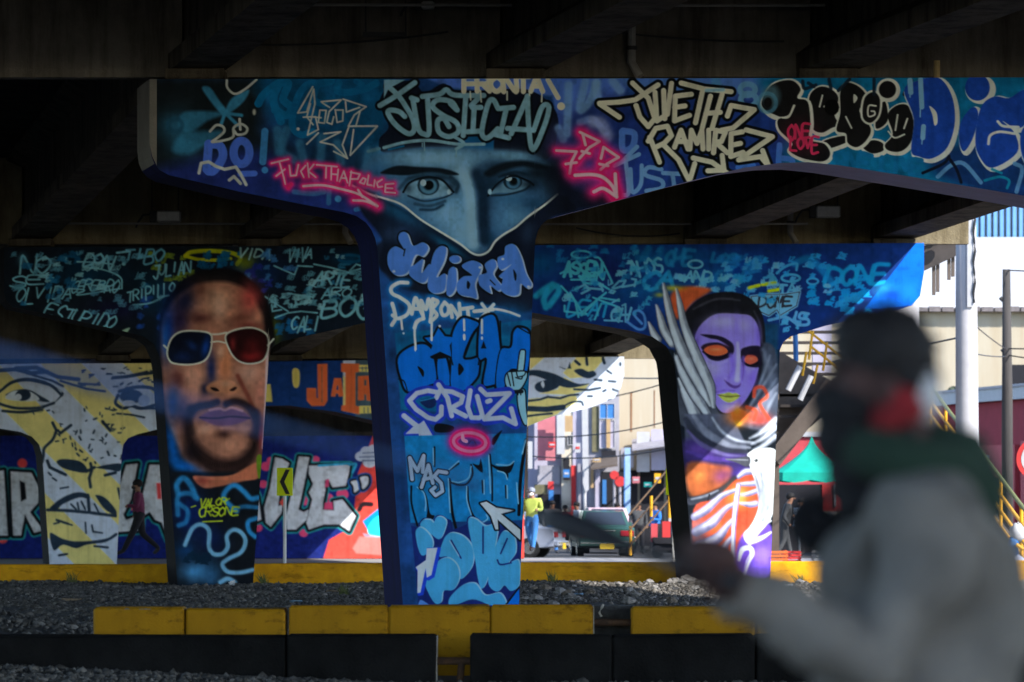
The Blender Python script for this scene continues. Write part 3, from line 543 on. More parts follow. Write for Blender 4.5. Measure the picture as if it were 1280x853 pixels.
def paint_second():
    c = Cv(0, 298, 1162, 740, 1.1, (14, 18, 24)); BK = (8, 9, 11)
    cy = (92, 138, 150); cy2 = (30, 92, 124)
    # left cap: black with cyan tags
    c.T(0, 300, 4.923)
    c.air((10, 40, 62), 560, 190, 260, 110, .7).air((18, 16, 44), 720, 430, 170, 70, .7).air((10, 44, 66), 960, 330, 120, 120, .7)
    c.scrib(320, 80, 900, 300, 9, (12, 62, 92), 12, .6, 3, 1).scrib(760, 300, 980, 560, 6, (20, 50, 110), 12, .6, 4, 2).scrib(900, 80, 1180, 260, 12, (90, 104, 26), 9, .7, 2, 3)
    c.tx("NO", 120, 100, 180, 100, 13, cy, sl=.2, seed=1).air((70, 120, 140), 140, 120, 30, 40, .6).tx("SE", 60, 220, 210, 58, 11, cy, sl=.2, seed=2).tx("OLVIDA", 90, 300, 340, 82, 10, cy, rot=-2, sl=.3, seed=3).tx("ESTUPIDO", 285, 390, 430, 90, 11, cy, rot=11, sl=.35, seed=4)
    c.tx("DON", 520, 80, 170, 70, 14, cy, rot=8, seed=5).st(10, cy, "475,135 600,140 690,150;525,170 640,185 740,230 750,300").tx("CEREBRO", 430, 250, 290, 64, 10, cy, rot=0, sl=.4, seed=6).st(9, cy, "430,300 520,310 480,340 740,300")
    c.tx("TIBO", 760, 66, 240, 70, 15, (70, 118, 136), rot=-2, seed=7, soft=2).st(14, cy, "720,80 800,70").dot(cy, 762, 148, 12).tx("JULIAN", 930, 170, 230, 66, 11, cy, rot=-10, seed=8).tx("TRIPILLO", 770, 330, 300, 62, 10, cy, rot=-14, seed=9).st(8, cy, "820,400 920,390 1010,350")
    c.pl((110, 130, 110), "750,560 800,540 775,575")
    c.st(26, (140, 140, 12), "1140,100 1180,75 1300,68 1420,80 1480,110 1460,150", al=.95).st(20, (140, 140, 12), "1140,100 1220,120 1340,125 1420,115")
    # right half of the left cap
    c.T(230, 300, 4.923)
    c.pl((14, 20, 30), "580,40 1170,40 1170,520 560,620", sm=False, soft=14, al=.9)
    c.air((8, 50, 78), 1020, 120, 120, 40, .8).air((12, 36, 80), 450, 200, 160, 90, .8).air((90, 96, 14), 380, 140, 60, 50, .8).air((80, 90, 10), 560, 560, 40, 80, .6)
    c.scrib(60, 90, 330, 170, 12, (10, 66, 100), 11, .8, 2, 4).scrib(330, 140, 620, 320, 7, (24, 34, 100), 11, .8, 2, 5).scrib(700, 60, 1150, 480, 12, cy2, 8, .6, 2, 6).scrib(540, 440, 760, 580, 12, (16, 70, 110), 10, .7, 2, 12)
    c.tx("VIDA", 330, 50, 200, 58, 11, (110, 140, 140), rot=3, seed=11).tx("VIVA", 630, 60, 150, 74, 10, cy, rot=-4, seed=12).tx("ARTE", 800, 200, 220, 74, 14, cy, rot=2, sl=.3, seed=13).tx("ARO", 840, 310, 180, 54, 10, cy, rot=-6, seed=14)
    c.tx("BOGO", 840, 370, 400, 120, 24, cy, rot=-4, sl=.25, seed=15, soft=3).tx("CALI", 650, 480, 170, 74, 12, cy, rot=-4, seed=16)
    c.st(10, cy, "555,160 680,215 700,160 790,165;800,150 900,170 1010,200 1150,160;500,350 560,390 640,440;540,400 545,440 600,430;560,480 640,450 720,440 820,450;1020,190 1060,150 1150,180;640,330 780,350;680,350 690,400 760,390", sm=False).scrib(520, 340, 760, 420, 14, cy, 7, .8, 0, 7)
    c.ring(16, (10, 60, 90), 1020, 115, 70, 22, soft=5); c.st(14, cy, "1120,230 1150,215 1175,230 1150,260 1180,310", soft=2)
    c.T(0, 300, 4.923)
    c.scrib(60, 70, 880, 320, 26, (66, 112, 130), 7, .75, 0, 31).scrib(60, 70, 880, 320, 14, (104, 148, 158), 6, .85, 0, 41).scrib(300, 330, 860, 470, 14, (60, 104, 126), 7, .7, 0, 32).scrib(80, 120, 420, 400, 9, (20, 76, 110), 10, .7, 1.5, 33)
    c.T(230, 300, 4.923).scrib(560, 60, 1150, 500, 26, (70, 118, 134), 7, .75, 0, 34).scrib(600, 100, 1120, 460, 14, (112, 152, 160), 6, .85, 0, 42).scrib(350, 60, 620, 300, 10, (40, 84, 130), 9, .7, 1, 35)
    # ---- man with sunglasses
    c.T(0, 0, 1)
    c.pl((12, 10, 12), [(199, 430), (201, 395), (215, 365), (240, 343), (268, 336), (300, 340), (325, 362), (338, 392), (344, 420), (340, 440), (330, 470), (330, 600), (215, 600), (202, 500)], soft=2)
    sk = (118, 74, 58)
    c.pl(sk, [(203, 470), (203, 410), (214, 380), (234, 362), (260, 353), (290, 354), (312, 366), (326, 390), (331, 415), (336, 425), (334, 470), (332, 520), (330, 552), (322, 578), (300, 592), (268, 594), (240, 588), (222, 560), (208, 520)], soft=3)
    c.air((10, 14, 34), 232, 376, 16, 24, .95, 30).air((10, 32, 82), 211, 410, 12, 40, .95).air((18, 14, 40), 226, 402, 12, 18, .8).air((12, 60, 120), 207, 424, 5, 24, .7)
    c.air((146, 106, 86), 270, 374, 22, 18, .8).air((160, 124, 106), 274, 386, 9, 16, .6).air((138, 48, 46), 313, 372, 14, 20, .8).air((70, 36, 26), 250, 364, 10, 14, .5)
    c.air((48, 22, 22), 250, 398, 14, 7, .8).air((60, 28, 22), 300, 397, 16, 6, .6, -12).air((150, 96, 76), 322, 398, 7, 10, .7).air((60, 14, 14), 310, 408, 18, 6, .6)
    # nose and cheeks
    c.air((12, 22, 54), 264, 462, 7, 24, .95).air((14, 18, 40), 256, 486, 6, 9, .9).air((158, 92, 60), 282, 456, 9, 22, .85).air((172, 132, 112), 276, 440, 5, 8, .6)
    c.air((156, 108, 90), 238, 470, 16, 15, .75).air((154, 104, 88), 243, 490, 6, 16, .6).air((70, 26, 24), 222, 474, 9, 12, .7).air((160, 116, 100), 312, 466, 16, 14, .7).air((150, 88, 74), 326, 494, 8, 24, .7)
    c.pl((138, 86, 62), [(258, 484), (268, 477), (284, 476), (296, 480), (302, 486), (298, 491), (284, 492), (270, 491), (260, 490)], soft=2); c.air((168, 122, 98), 283, 480, 10, 4, .6)
    c.pl((20, 10, 10), [(263, 485), (270, 485), (274, 489), (268, 489)], soft=.8).pl((20, 10, 10), [(287, 488), (293, 484), (296, 485), (292, 489)], soft=.8)
    c.st(2.5, (96, 46, 36), [(297, 470), (304, 484), (312, 500), (318, 515)], soft=2)
    c.air((136, 84, 66), 272, 500, 20, 5, .8)
    c.st(7, (30, 18, 16), [(240, 512), (250, 508), (262, 506), (271, 503)], soft=3).st(7, (30, 18, 16), [(283, 505), (294, 502), (308, 507), (318, 518)], soft=3)
    c.st(6, (30, 16, 14), [(318, 516), (321, 530), (317, 545)], soft=4, al=.8).st(6, (20, 14, 16), [(240, 512), (236, 524), (238, 540)], soft=4, al=.8)
    c.pl((88, 52, 74), [(250, 522), (262, 514), (274, 512), (281, 513), (290, 511), (302, 514), (312, 522), (300, 529), (280, 533), (264, 530)], soft=1.5); c.st(1.6, (40, 20, 36), [(250, 522), (270, 523), (290, 521), (312, 523)], soft=.8).st(1.4, (160, 110, 110), [(262, 513), (274, 511), (281, 513), (290, 510), (303, 514)], soft=1).air((150, 104, 96), 282, 535, 14, 3, .7)
    c.tst([(238, 514), (234, 532), (238, 552), (252, 572), (276, 584), (302, 580), (318, 560), (322, 538), (320, 518)], [5, 9, 14, 20, 22, 20, 14, 9, 5], (26, 15, 14), .92, 5)
    c.air((164, 118, 98), 256, 537, 10, 6, .8).air((152, 104, 86), 306, 536, 9, 6, .7).air((140, 92, 72), 286, 556, 13, 8, .85).air((40, 22, 20), 279, 543, 9, 5, .85).air((14, 10, 14), 238, 566, 14, 16, .85).air((120, 36, 44), 327, 548, 4, 20, .7)
    for k in range(40):
        a = math.pi * k / 39; x, y = 279 + 38 * math.cos(a), 552 + 28 * math.sin(a); c.st(1.1, (14, 9, 9), [(x, y), (x + 2 * math.cos(a), y + 4)], al=.6)
    c.air((10, 66, 128), 216, 560, 7, 30, .95, -12).air((10, 78, 140), 226, 582, 14, 7, .9, 35).air((14, 40, 86), 216, 505, 9, 24, .9).air((30, 30, 60), 228, 515, 9, 20, .7).air((170, 120, 140), 331, 560, 2.5, 22, .8)
    c.st(1.6, (186, 160, 160), [(334, 440), (333, 480), (331, 530), (329, 560)], soft=1)
    # sunglasses
    LL = [(209, 440), (214, 424), (226, 415), (246, 414), (262, 417), (265, 426), (262, 442), (254, 452), (238, 456), (220, 455), (212, 451)]; LR = [(282, 420), (296, 412), (316, 410), (332, 417), (336, 428), (334, 442), (327, 452), (310, 455), (296, 450), (287, 438)]
    c.pl((10, 12, 22), LL).pl((26, 8, 9), LR)
    c.air((14, 44, 104), 257, 434, 5, 12, .9, 12).air((16, 36, 80), 240, 432, 8, 5, .7, 40).air((14, 26, 60), 228, 446, 14, 7, .7)
    c.air((110, 24, 24), 314, 446, 14, 8, .8).air((96, 26, 26), 291, 430, 4, 9, .8).air((70, 16, 16), 316, 432, 12, 10, .6)
    fr = (158, 154, 140)
    c.st(2.0, fr, LL, closed=True).st(2.0, fr, LR, closed=True).st(2, fr, [(263, 418), (273, 418), (283, 416)]).st(1.8, fr, [(264, 428), (273, 427), (282, 429)]).st(2, fr, [(209, 436), (205, 432)]).st(2.2, fr, [(335, 432), (342, 424)])
    # below the portrait
    c.pl((14, 16, 20), [(205, 590), (330, 590), (330, 740), (210, 740)], sm=False, soft=2)
    c.T(180, 550, 4.49)
    c.pl((150, 80, 56), "275,205 380,205 500,195 640,125 642,212 560,232 420,262 330,268", soft=5).air((120, 44, 34), 330, 230, 40, 20, .8).pl((72, 90, 20), "632,100 660,90 655,200 640,210").air((10, 60, 120), 250, 150, 90, 24, .8, 22)
    c.air((10, 24, 70), 260, 420, 90, 130, .95).air((10, 20, 50), 380, 560, 90, 90, .9).air((56, 110, 150), 290, 740, 90, 60, .85).air((40, 84, 120), 380, 760, 60, 80, .6).air((14, 50, 90), 230, 620, 60, 60, .7)
    sw = (34, 104, 150); sg = (96, 138, 162)
    c.st(26, sw, "190,300 185,250 220,215 260,250 290,320", soft=9, al=.9).st(22, sw, "190,420 190,320 250,300 300,330", soft=8, al=.8).st(20, sw, "195,480 235,460 245,400 200,360", soft=8, al=.8)
    c.st(24, sw, "520,400 450,330 465,280 510,255 560,290 600,330 640,325", soft=8, al=.95).st(18, sw, "480,400 560,375 640,380", soft=7, al=.7).st(22, sw, "630,440 585,460 590,510 625,545", soft=7, al=.9)
    c.st(22, sg, "230,590 270,500 320,475 365,510 365,600 390,640 440,640 470,600 465,540 500,505 545,520 570,570 545,630 470,670 440,700 470,740 540,745 610,730", soft=6, al=.95).st(20, sg, "430,800 470,780 510,800", soft=8)
    gy = (140, 148, 26)
    c.tx("VALOR", 310, 330, 150, 44, 9, gy, sl=.2, seed=5).tx("CRSONE", 305, 375, 220, 48, 9, gy, sl=.2, seed=6).st(7, gy, "265,378 290,370;460,340 480,330;330,460 440,455").scrib(205, 620, 330, 690, 12, (10, 26, 40), 8, .9, 0, 9)
    # ---- right cap
    c.T(660, 295, 4.923)
    c.pl((13, 34, 82), "0,20 2500,20 2500,700 900,700 500,620 0,520", sm=False, soft=3)
    c.air((10, 62, 108), 700, 330, 260, 90, .8).air((8, 70, 110), 80, 170, 120, 80, .7).air((22, 16, 60), 500, 200, 160, 120, .5).air((10, 72, 118), 900, 130, 320, 60, .6).air((10, 90, 140), 1200, 270, 180, 70, .7)
    t1 = (60, 150, 170); t2 = (90, 160, 186)
    c.tx("QUE", 840, 90, 160, 70, 22, (20, 96, 140), soft=6, al=.8, seed=2).tx("VU", 640, 80, 160, 80, 30, (12, 76, 120), soft=10, al=.7, seed=3).tx("LOS", 1130, 110, 140, 60, 18, (20, 96, 140), soft=6, al=.7, seed=4)
    c.ring(13, t1, 328, 115, 60, 22, soft=1.5); c.tx("ASSEN", 225, 160, 230, 78, 20, t1, rot=3, sl=.05, seed=5).tx("BEN", 330, 225, 130, 40, 12, t1, seed=6).st(12, t1, "200,232 260,200;265,270 400,275 500,330;410,130 450,150 520,290;460,300 340,290", sm=True)
    c.tx("AHOS", 620, 170, 200, 82, 15, t2, rot=-12, sl=0, seed=7).st(12, t2, "290,330 350,300 380,330 330,355;350,320 460,330;450,300 460,340;520,320 560,280 600,275 580,310 530,325;580,315 660,300;640,265 665,270 655,310", sm=False)
    c.tx("CA", 700, 230, 190, 90, 30, (24, 108, 148), soft=5, al=.9, seed=8).st(40, (24, 120, 150), "50,370 100,330 150,300;110,440 100,380 160,310 190,340 130,430", soft=9, al=.9)
    c.tx("DEAT", 240, 400, 260, 100, 15, (26, 116, 156), rot=2, sl=.2, seed=9).st(13, t1, "205,310 290,400 310,500;225,430 225,465 360,480;260,350 330,470 480,350;330,490 440,380 560,400;400,380 560,440;410,515 450,420", sm=False, soft=1).tx("CH", 500, 440, 110, 80, 13, t2, sl=.3, seed=10).st(10, t2, "470,520 580,525;520,410 560,390;580,430 600,420;600,430 600,530").st(16, (70, 120, 180), "610,530 680,575 720,560 715,490 680,460 650,480 700,540", soft=3)
    c.ring(12, t2, 1030, 175, 44, 24); c.tx("AND", 960, 220, 160, 60, 13, t2, seed=11).dot(t2, 938, 250, 16)
    c.scrib(860, 260, 1280, 360, 12, t2, 7, .7, .5, 11).scrib(1150, 120, 1420, 260, 16, (20, 90, 140), 12, .6, 4, 13)
    c.T(900, 295, 4.923)
    c.scrib(0, 140, 520, 340, 20, (70, 150, 190), 8, .75, 1, 14).scrib(480, 260, 900, 480, 26, (14, 124, 176), 10, .7, 2, 15).scrib(280, 480, 560, 600, 8, (70, 160, 200), 10, .7, 1, 16).scrib(0, 160, 300, 340, 8, (8, 30, 90), 10, .7, 1, 18)
    c.air((12, 80, 150), 150, 180, 120, 60, .4)
    c.tx("DONE", 640, 200, 370, 90, 22, (14, 122, 166), rot=-3, seed=17, soft=7, al=.9).st(40, (14, 100, 150), "460,170 540,140 600,180 690,290", soft=12, al=.7).st(14, (60, 150, 196), "350,230 400,190 470,170 470,210;270,260 330,250 340,290 270,290", sm=True)
    c.ring(13, (70, 160, 200), 435, 260, 56, 22).ring(11, (60, 150, 196), 570, 280, 34, 18)
    c.st(20, (150, 160, 16), "180,320 240,305;260,300 340,290;300,340 360,330", soft=5)
    c.tx("TA", 360, 300, 110, 60, 13, (90, 170, 205), sl=0, seed=19)
    DO = "190,375 300,362 400,360 490,345 470,430 370,490 350,455 300,490 220,455"
    c.pl((100, 160, 190), DO, sm=False, ol=9, olc=(100, 160, 190)); c.st(6, (40, 30, 40), DO, closed=True, sm=False); c.tx("DOME", 235, 378, 200, 56, 15, (34, 34, 42), sl=.15, rot=-1, seed=3)
    c.st(16, (90, 160, 205), "545,480 500,475 490,505 540,515 540,545 480,550;300,520 400,500 470,540;470,470 460,520 490,540")
    c.T(660, 295, 4.923).scrib(180, 120, 760, 520, 22, (40, 118, 150), 7, .7, 0, 36).scrib(200, 140, 740, 480, 10, (96, 170, 190), 6, .85, 0, 43).scrib(40, 60, 900, 300, 18, (16, 84, 130), 12, .6, 3, 37)
    c.T(900, 295, 4.923).scrib(0, 120, 860, 440, 26, (30, 124, 172), 7, .7, .5, 38).scrib(20, 160, 700, 420, 10, (110, 176, 204), 6, .85, 0, 44)
    # sunlit corner beyond the shadow diagonal, painted in brighter blue
    c.pl((8, 70, 150), "1260,30 1215,30 890,450 1000,450 1260,420", sm=False); c.air((30, 110, 140), 1010, 330, 60, 40, .8).air((8, 46, 150), 1060, 360, 60, 30, .7).air((16, 84, 160), 1160, 340, 60, 50, .6)
    # ---- woman with closed eyes
    c.T(800, 340, 4.49)
    c.pl((16, 46, 70), "640,290 780,290 765,640 640,620", sm=False, soft=10)
    c.pl((158, 66, 34), "170,150 200,100 260,82 340,84 400,105 300,170 240,240 200,260", soft=10).air((170, 150, 24), 190, 92, 60, 16, .8).air((150, 50, 26), 225, 190, 26, 50, .8).air((170, 150, 24), 110, 130, 30, 14, .6)
    c.pl((18, 17, 21), "245,250 290,185 370,132 480,112 580,128 650,178 692,260 704,400 690,560 650,640 500,770 330,640 280,420 236,330", soft=2)
    c.st(5, (44, 42, 48), "300,210 400,160 520,150;340,190 440,150 560,160;640,220 675,300 684,400", soft=4, al=.7)
    # face, modelled in violet
    F = "302,430 318,335 368,272 440,236 556,238 622,250 660,304 674,390 670,470 662,560 622,672 562,756 500,792 446,776 400,690 340,560 305,480"
    c.pl((124, 104, 178), F, soft=3)
    c.air((178, 164, 216), 470, 280, 90, 36, .9).air((170, 154, 210), 590, 300, 36, 40, .7).air((84, 66, 140), 322, 390, 24, 60, .8).air((80, 60, 134), 664, 360, 18, 70, .8).air((92, 72, 150), 540, 300, 16, 60, .5)
    c.air((176, 160, 214), 410, 540, 54, 50, .85).air((190, 178, 222), 380, 510, 24, 30, .5).air((74, 52, 124), 430, 640, 26, 60, .6, 20).air((86, 62, 138), 630, 590, 30, 60, .8).air((160, 140, 204), 610, 550, 20, 26, .7).air((70, 48, 118), 352, 600, 18, 60, .7, -24).air((182, 168, 216), 490, 756, 40, 22, .8).air((76, 52, 120), 560, 730, 26, 40, .6)
    c.pl((20, 15, 28), "338,352 400,352 470,368 520,405 528,448 508,476 470,494 430,502 384,486 350,440 344,420 372,402 440,396 500,420 440,384 392,374", soft=4).pl((20, 15, 28), "566,440 600,420 640,414 680,428 682,520 650,538 606,530 570,496", soft=4)
    c.air((20, 15, 28), 505, 420, 26, 30, .7).air((20, 15, 28), 575, 455, 14, 30, .6)
    c.pl((214, 96, 52), "360,440 388,418 440,412 480,430 490,452 442,470 392,464", soft=2).pl((214, 92, 66), "582,492 608,468 648,474 660,498 622,518 596,510", soft=2); c.air((238, 150, 96), 425, 436, 34, 9, .8).air((236, 140, 100), 622, 488, 18, 8, .7)
    c.air((110, 34, 26), 425, 420, 60, 10, .6).air((110, 34, 30), 622, 474, 34, 9, .6).air((150, 60, 36), 378, 446, 16, 10, .5)
    c.st(9, (10, 7, 12), "352,448 396,476 450,482 494,462;574,502 610,528 660,512").st(6, (150, 132, 196), "372,500 430,518 490,500;590,545 640,545", soft=4)
    c.tst("512,470 522,540 500,592 478,604", [26, 22, 20, 8], (88, 66, 142), .9, 8).tst("548,400 552,500 548,570 544,606", [14, 20, 24, 26], (196, 184, 224), .95, 6).tst("580,480 580,560 572,610", [16, 20, 10], (76, 54, 124), .9, 7)
    c.pl((64, 42, 98), "472,606 500,622 520,634 545,636 568,622 560,646 530,656 496,640", soft=4).air((200, 188, 226), 548, 606, 15, 12, .8).air((150, 130, 190), 482, 600, 10, 8, .7)
    c.pl((128, 130, 52), "440,690 476,682 500,676 520,682 540,680 560,698 530,724 496,734 462,718", soft=2).st(5, (44, 40, 18), "436,690 490,700 530,698 562,696").air((170, 170, 90), 505, 714, 22, 6, .7).air((76, 54, 120), 505, 742, 30, 5, .7).st(7, (90, 68, 140), "430,676 480,664 530,668", soft=5)
    # veil, then the long grey feather fingers on the left
    c.pl((50, 52, 60), "205,440 262,366 330,520 420,750 470,860 230,860 215,560", soft=4)
    c.pl((48, 52, 64), "694,400 768,470 762,860 560,860 600,770 664,640 690,520", soft=8); c.tst("690,440 740,600 700,760 620,850", [20, 46, 50, 30], (84, 88, 104), .8, 14)
    for q in ("765,520 690,640 600,780", "765,600 700,700 640,800", "765,680 720,760 690,850", "730,470 700,560 660,660"): c.tst(q, [6, 18, 8], (110, 114, 128), .8, 8)
    def feather(p, ws):
        c.tst(p, ws, (34, 35, 42), 1, 2, k=1.18); c.tst(p, ws, (92, 94, 102), 1, 3); c.tst(p, ws, (150, 152, 158), .95, 6, off=(-.12 * max(ws), 0), k=.55); c.tst(p, ws, (196, 197, 200), .8, 5, off=(-.14 * max(ws), 0), k=.2)
    feather("52,282 66,320 80,352 100,380", [6, 28, 38, 40]); feather("95,186 112,250 136,330 180,400", [6, 34, 46, 44])
    feather("225,600 262,690 300,780 330,870", [20, 60, 66, 60]); feather("208,480 250,580 310,690 380,800", [30, 56, 60, 40]); feather("136,64 152,160 182,290 224,410 280,530 352,660 400,750", [6, 34, 46, 56, 62, 56, 20]); feather("208,94 224,180 246,290 286,400 338,520 392,640 416,760", [6, 30, 40, 52, 58, 52, 16])
    c.st(20, (190, 62, 40), "640,700 648,655 690,650 712,700 672,740 725,830;600,760 650,780 640,830", soft=5, al=.85); c.air((206, 92, 34), 560, 800, 60, 40, .9).air((214, 164, 40), 545, 800, 20, 50, .7).air((160, 54, 40), 650, 810, 60, 40, .6).air((214, 130, 50), 500, 830, 40, 20, .7)
    c.T(820, 520, 4.267)
    # folds of the veil across the chest
    c.pl((60, 62, 76), "150,-10 400,-10 480,150 500,260 330,250 160,230", sm=False, soft=6); c.pl((40, 30, 74), "155,130 300,150 480,200 494,280 420,300 300,330 165,300", soft=18, al=.95).air((88, 56, 136), 240, 180, 80, 40, .7)
    for q, w_, cc in (("160,20 220,110 330,170 480,190", [30, 50, 46, 20], (34, 36, 46)), ("200,0 270,90 380,150 500,170", [20, 40, 36, 14], (96, 98, 112)), ("290,0 340,80 420,135 530,150", [26, 44, 36, 12], (58, 60, 72)), ("300,10 352,84 430,130 520,142", [8, 16, 14, 6], (140, 142, 154)), ("170,80 240,150 360,205 470,215", [10, 24, 20, 8], (84, 74, 120)), ("165,190 280,225 400,235 480,240", [14, 28, 22, 8], (66, 46, 116))): c.tst(q, w_, cc, .9, 6)
    c.air((206, 100, 34), 430, 10, 60, 40, .85).air((224, 170, 44), 440, 40, 20, 16, .7).air((176, 54, 44), 560, 20, 60, 30, .75)
    for q in ("640,20 560,90 500,120", "640,60 570,120 510,150", "636,110 570,160 520,180"): c.tst(q, [30, 24, 6], (168, 170, 184), .85, 8)
    c.pl((150, 74, 40), "168,255 330,262 405,285 380,352 300,402 183,424", soft=12, al=.95).air((190, 104, 50), 230, 320, 40, 40, .7).air((116, 56, 100), 350, 320, 50, 40, .8, -20).air((66, 44, 130), 440, 300, 50, 26, .8, -20)
    c.tst("185,455 270,440 350,400 420,330", [44, 46, 36, 14], (40, 42, 52), 1, 3).tst("190,445 262,428 330,398", [8, 14, 8], (120, 122, 136), .9, 4).tst("275,460 285,420", [6, 8], (24, 24, 30), 1, 1)
    # ribs: red and gold glow between pale bones, breastbone down the middle
    c.pl((190, 66, 44), "200,500 320,440 440,330 545,310 560,480 480,640 440,830 230,800", soft=5); c.air((230, 150, 50), 440, 430, 60, 60, .9).air((216, 110, 50), 330, 600, 70, 60, .6).air((120, 40, 60), 250, 700, 50, 70, .6)
    for q, w_ in (("440,330 480,300 540,300", [16, 36, 30]), ("425,400 350,430 270,500 205,540", [14, 30, 46, 40]), ("425,470 370,500 300,570 215,620", [14, 30, 56, 50]), ("420,550 380,590 320,660 225,700", [14, 30, 58, 60]), ("415,640 380,680 330,750 240,780", [14, 28, 50, 60]), ("440,370 500,365 545,360", [12, 26, 30]), ("445,425 490,420 545,400", [10, 22, 24]), ("450,470 500,475 535,470", [10, 30, 30]), ("410,730 390,780 370,840", [14, 26, 36])):
        c.tst(q, w_, (96, 92, 128), 1, 3); c.tst(q, w_, (176, 168, 200), .9, 9, off=(-3, -6), k=.6); c.tst(q, w_, (226, 222, 232), .75, 6, off=(-3, -8), k=.22)
    c.air((84, 84, 104), 225, 640, 46, 110, .7).air((120, 104, 168), 300, 740, 50, 40, .45).air((150, 60, 50), 350, 520, 40, 60, .25).air((232, 190, 120), 450, 430, 26, 40, .5)
    c.tst("440,370 425,480 415,600 410,720 405,840", [24, 30, 24, 26, 30], (110, 100, 150), 1, 2).tst("438,370 423,480 412,600 407,720 402,840", [14, 18, 14, 14, 18], (226, 222, 234), 1, 3)
    c.pl((92, 62, 164), "446,660 520,600 615,590 605,860 430,820", soft=8); c.air((150, 116, 214), 570, 740, 36, 46, .8).air((70, 40, 130), 470, 780, 30, 50, .7)
    # white bird down the right edge
    wb = (220, 220, 222)
    c.pl(wb, "488,228 502,192 556,174 640,186 645,310 625,520 540,640 500,690 470,640 520,560 548,470 530,360", soft=3)
    for q, w_, cc in (("560,300 575,400 570,500 520,600", [14, 30, 30, 10], (138, 142, 160)), ("610,290 605,400 590,500 560,580", [10, 24, 22, 8], (156, 158, 174)), ("530,320 550,400 552,470", [10, 20, 8], (108, 110, 130)), ("600,480 570,560 530,620", [8, 20, 8], (120, 124, 146))): c.tst(q, w_, cc, .9, 7)
    c.pl((58, 58, 66), "366,230 430,226 492,216 504,246 484,272 430,250", soft=2).tst("372,233 430,234 490,236", [2, 5, 7], (128, 128, 138), .9, 2).dot((12, 12, 14), 534, 238, 10, 9).dot((190, 190, 190), 531, 235, 3).st(4, (120, 122, 134), "505,270 530,290;558,238 566,240")
    c.tst("612,560 540,590 484,630 500,668 560,652 612,622", [10, 26, 30, 30, 24, 10], (226, 224, 232), 1, 3).tst("440,770 460,715 500,705 512,735 490,780 470,850", [14, 26, 26, 26, 24, 12], (226, 224, 232), 1, 3).tst("470,850 480,790 500,750", [6, 12, 6], (120, 100, 170), .8, 4)
    yy, xx = np.mgrid[0:c.h, 0:c.w].astype(np.float32); X = xx / c.r + c.x0; Y = yy / c.r + c.y0
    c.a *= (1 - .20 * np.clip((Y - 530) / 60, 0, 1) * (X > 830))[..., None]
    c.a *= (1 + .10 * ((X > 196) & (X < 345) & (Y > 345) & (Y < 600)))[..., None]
    c.T(0, 0, 1).mottle(.05, 12, 8)
    return c

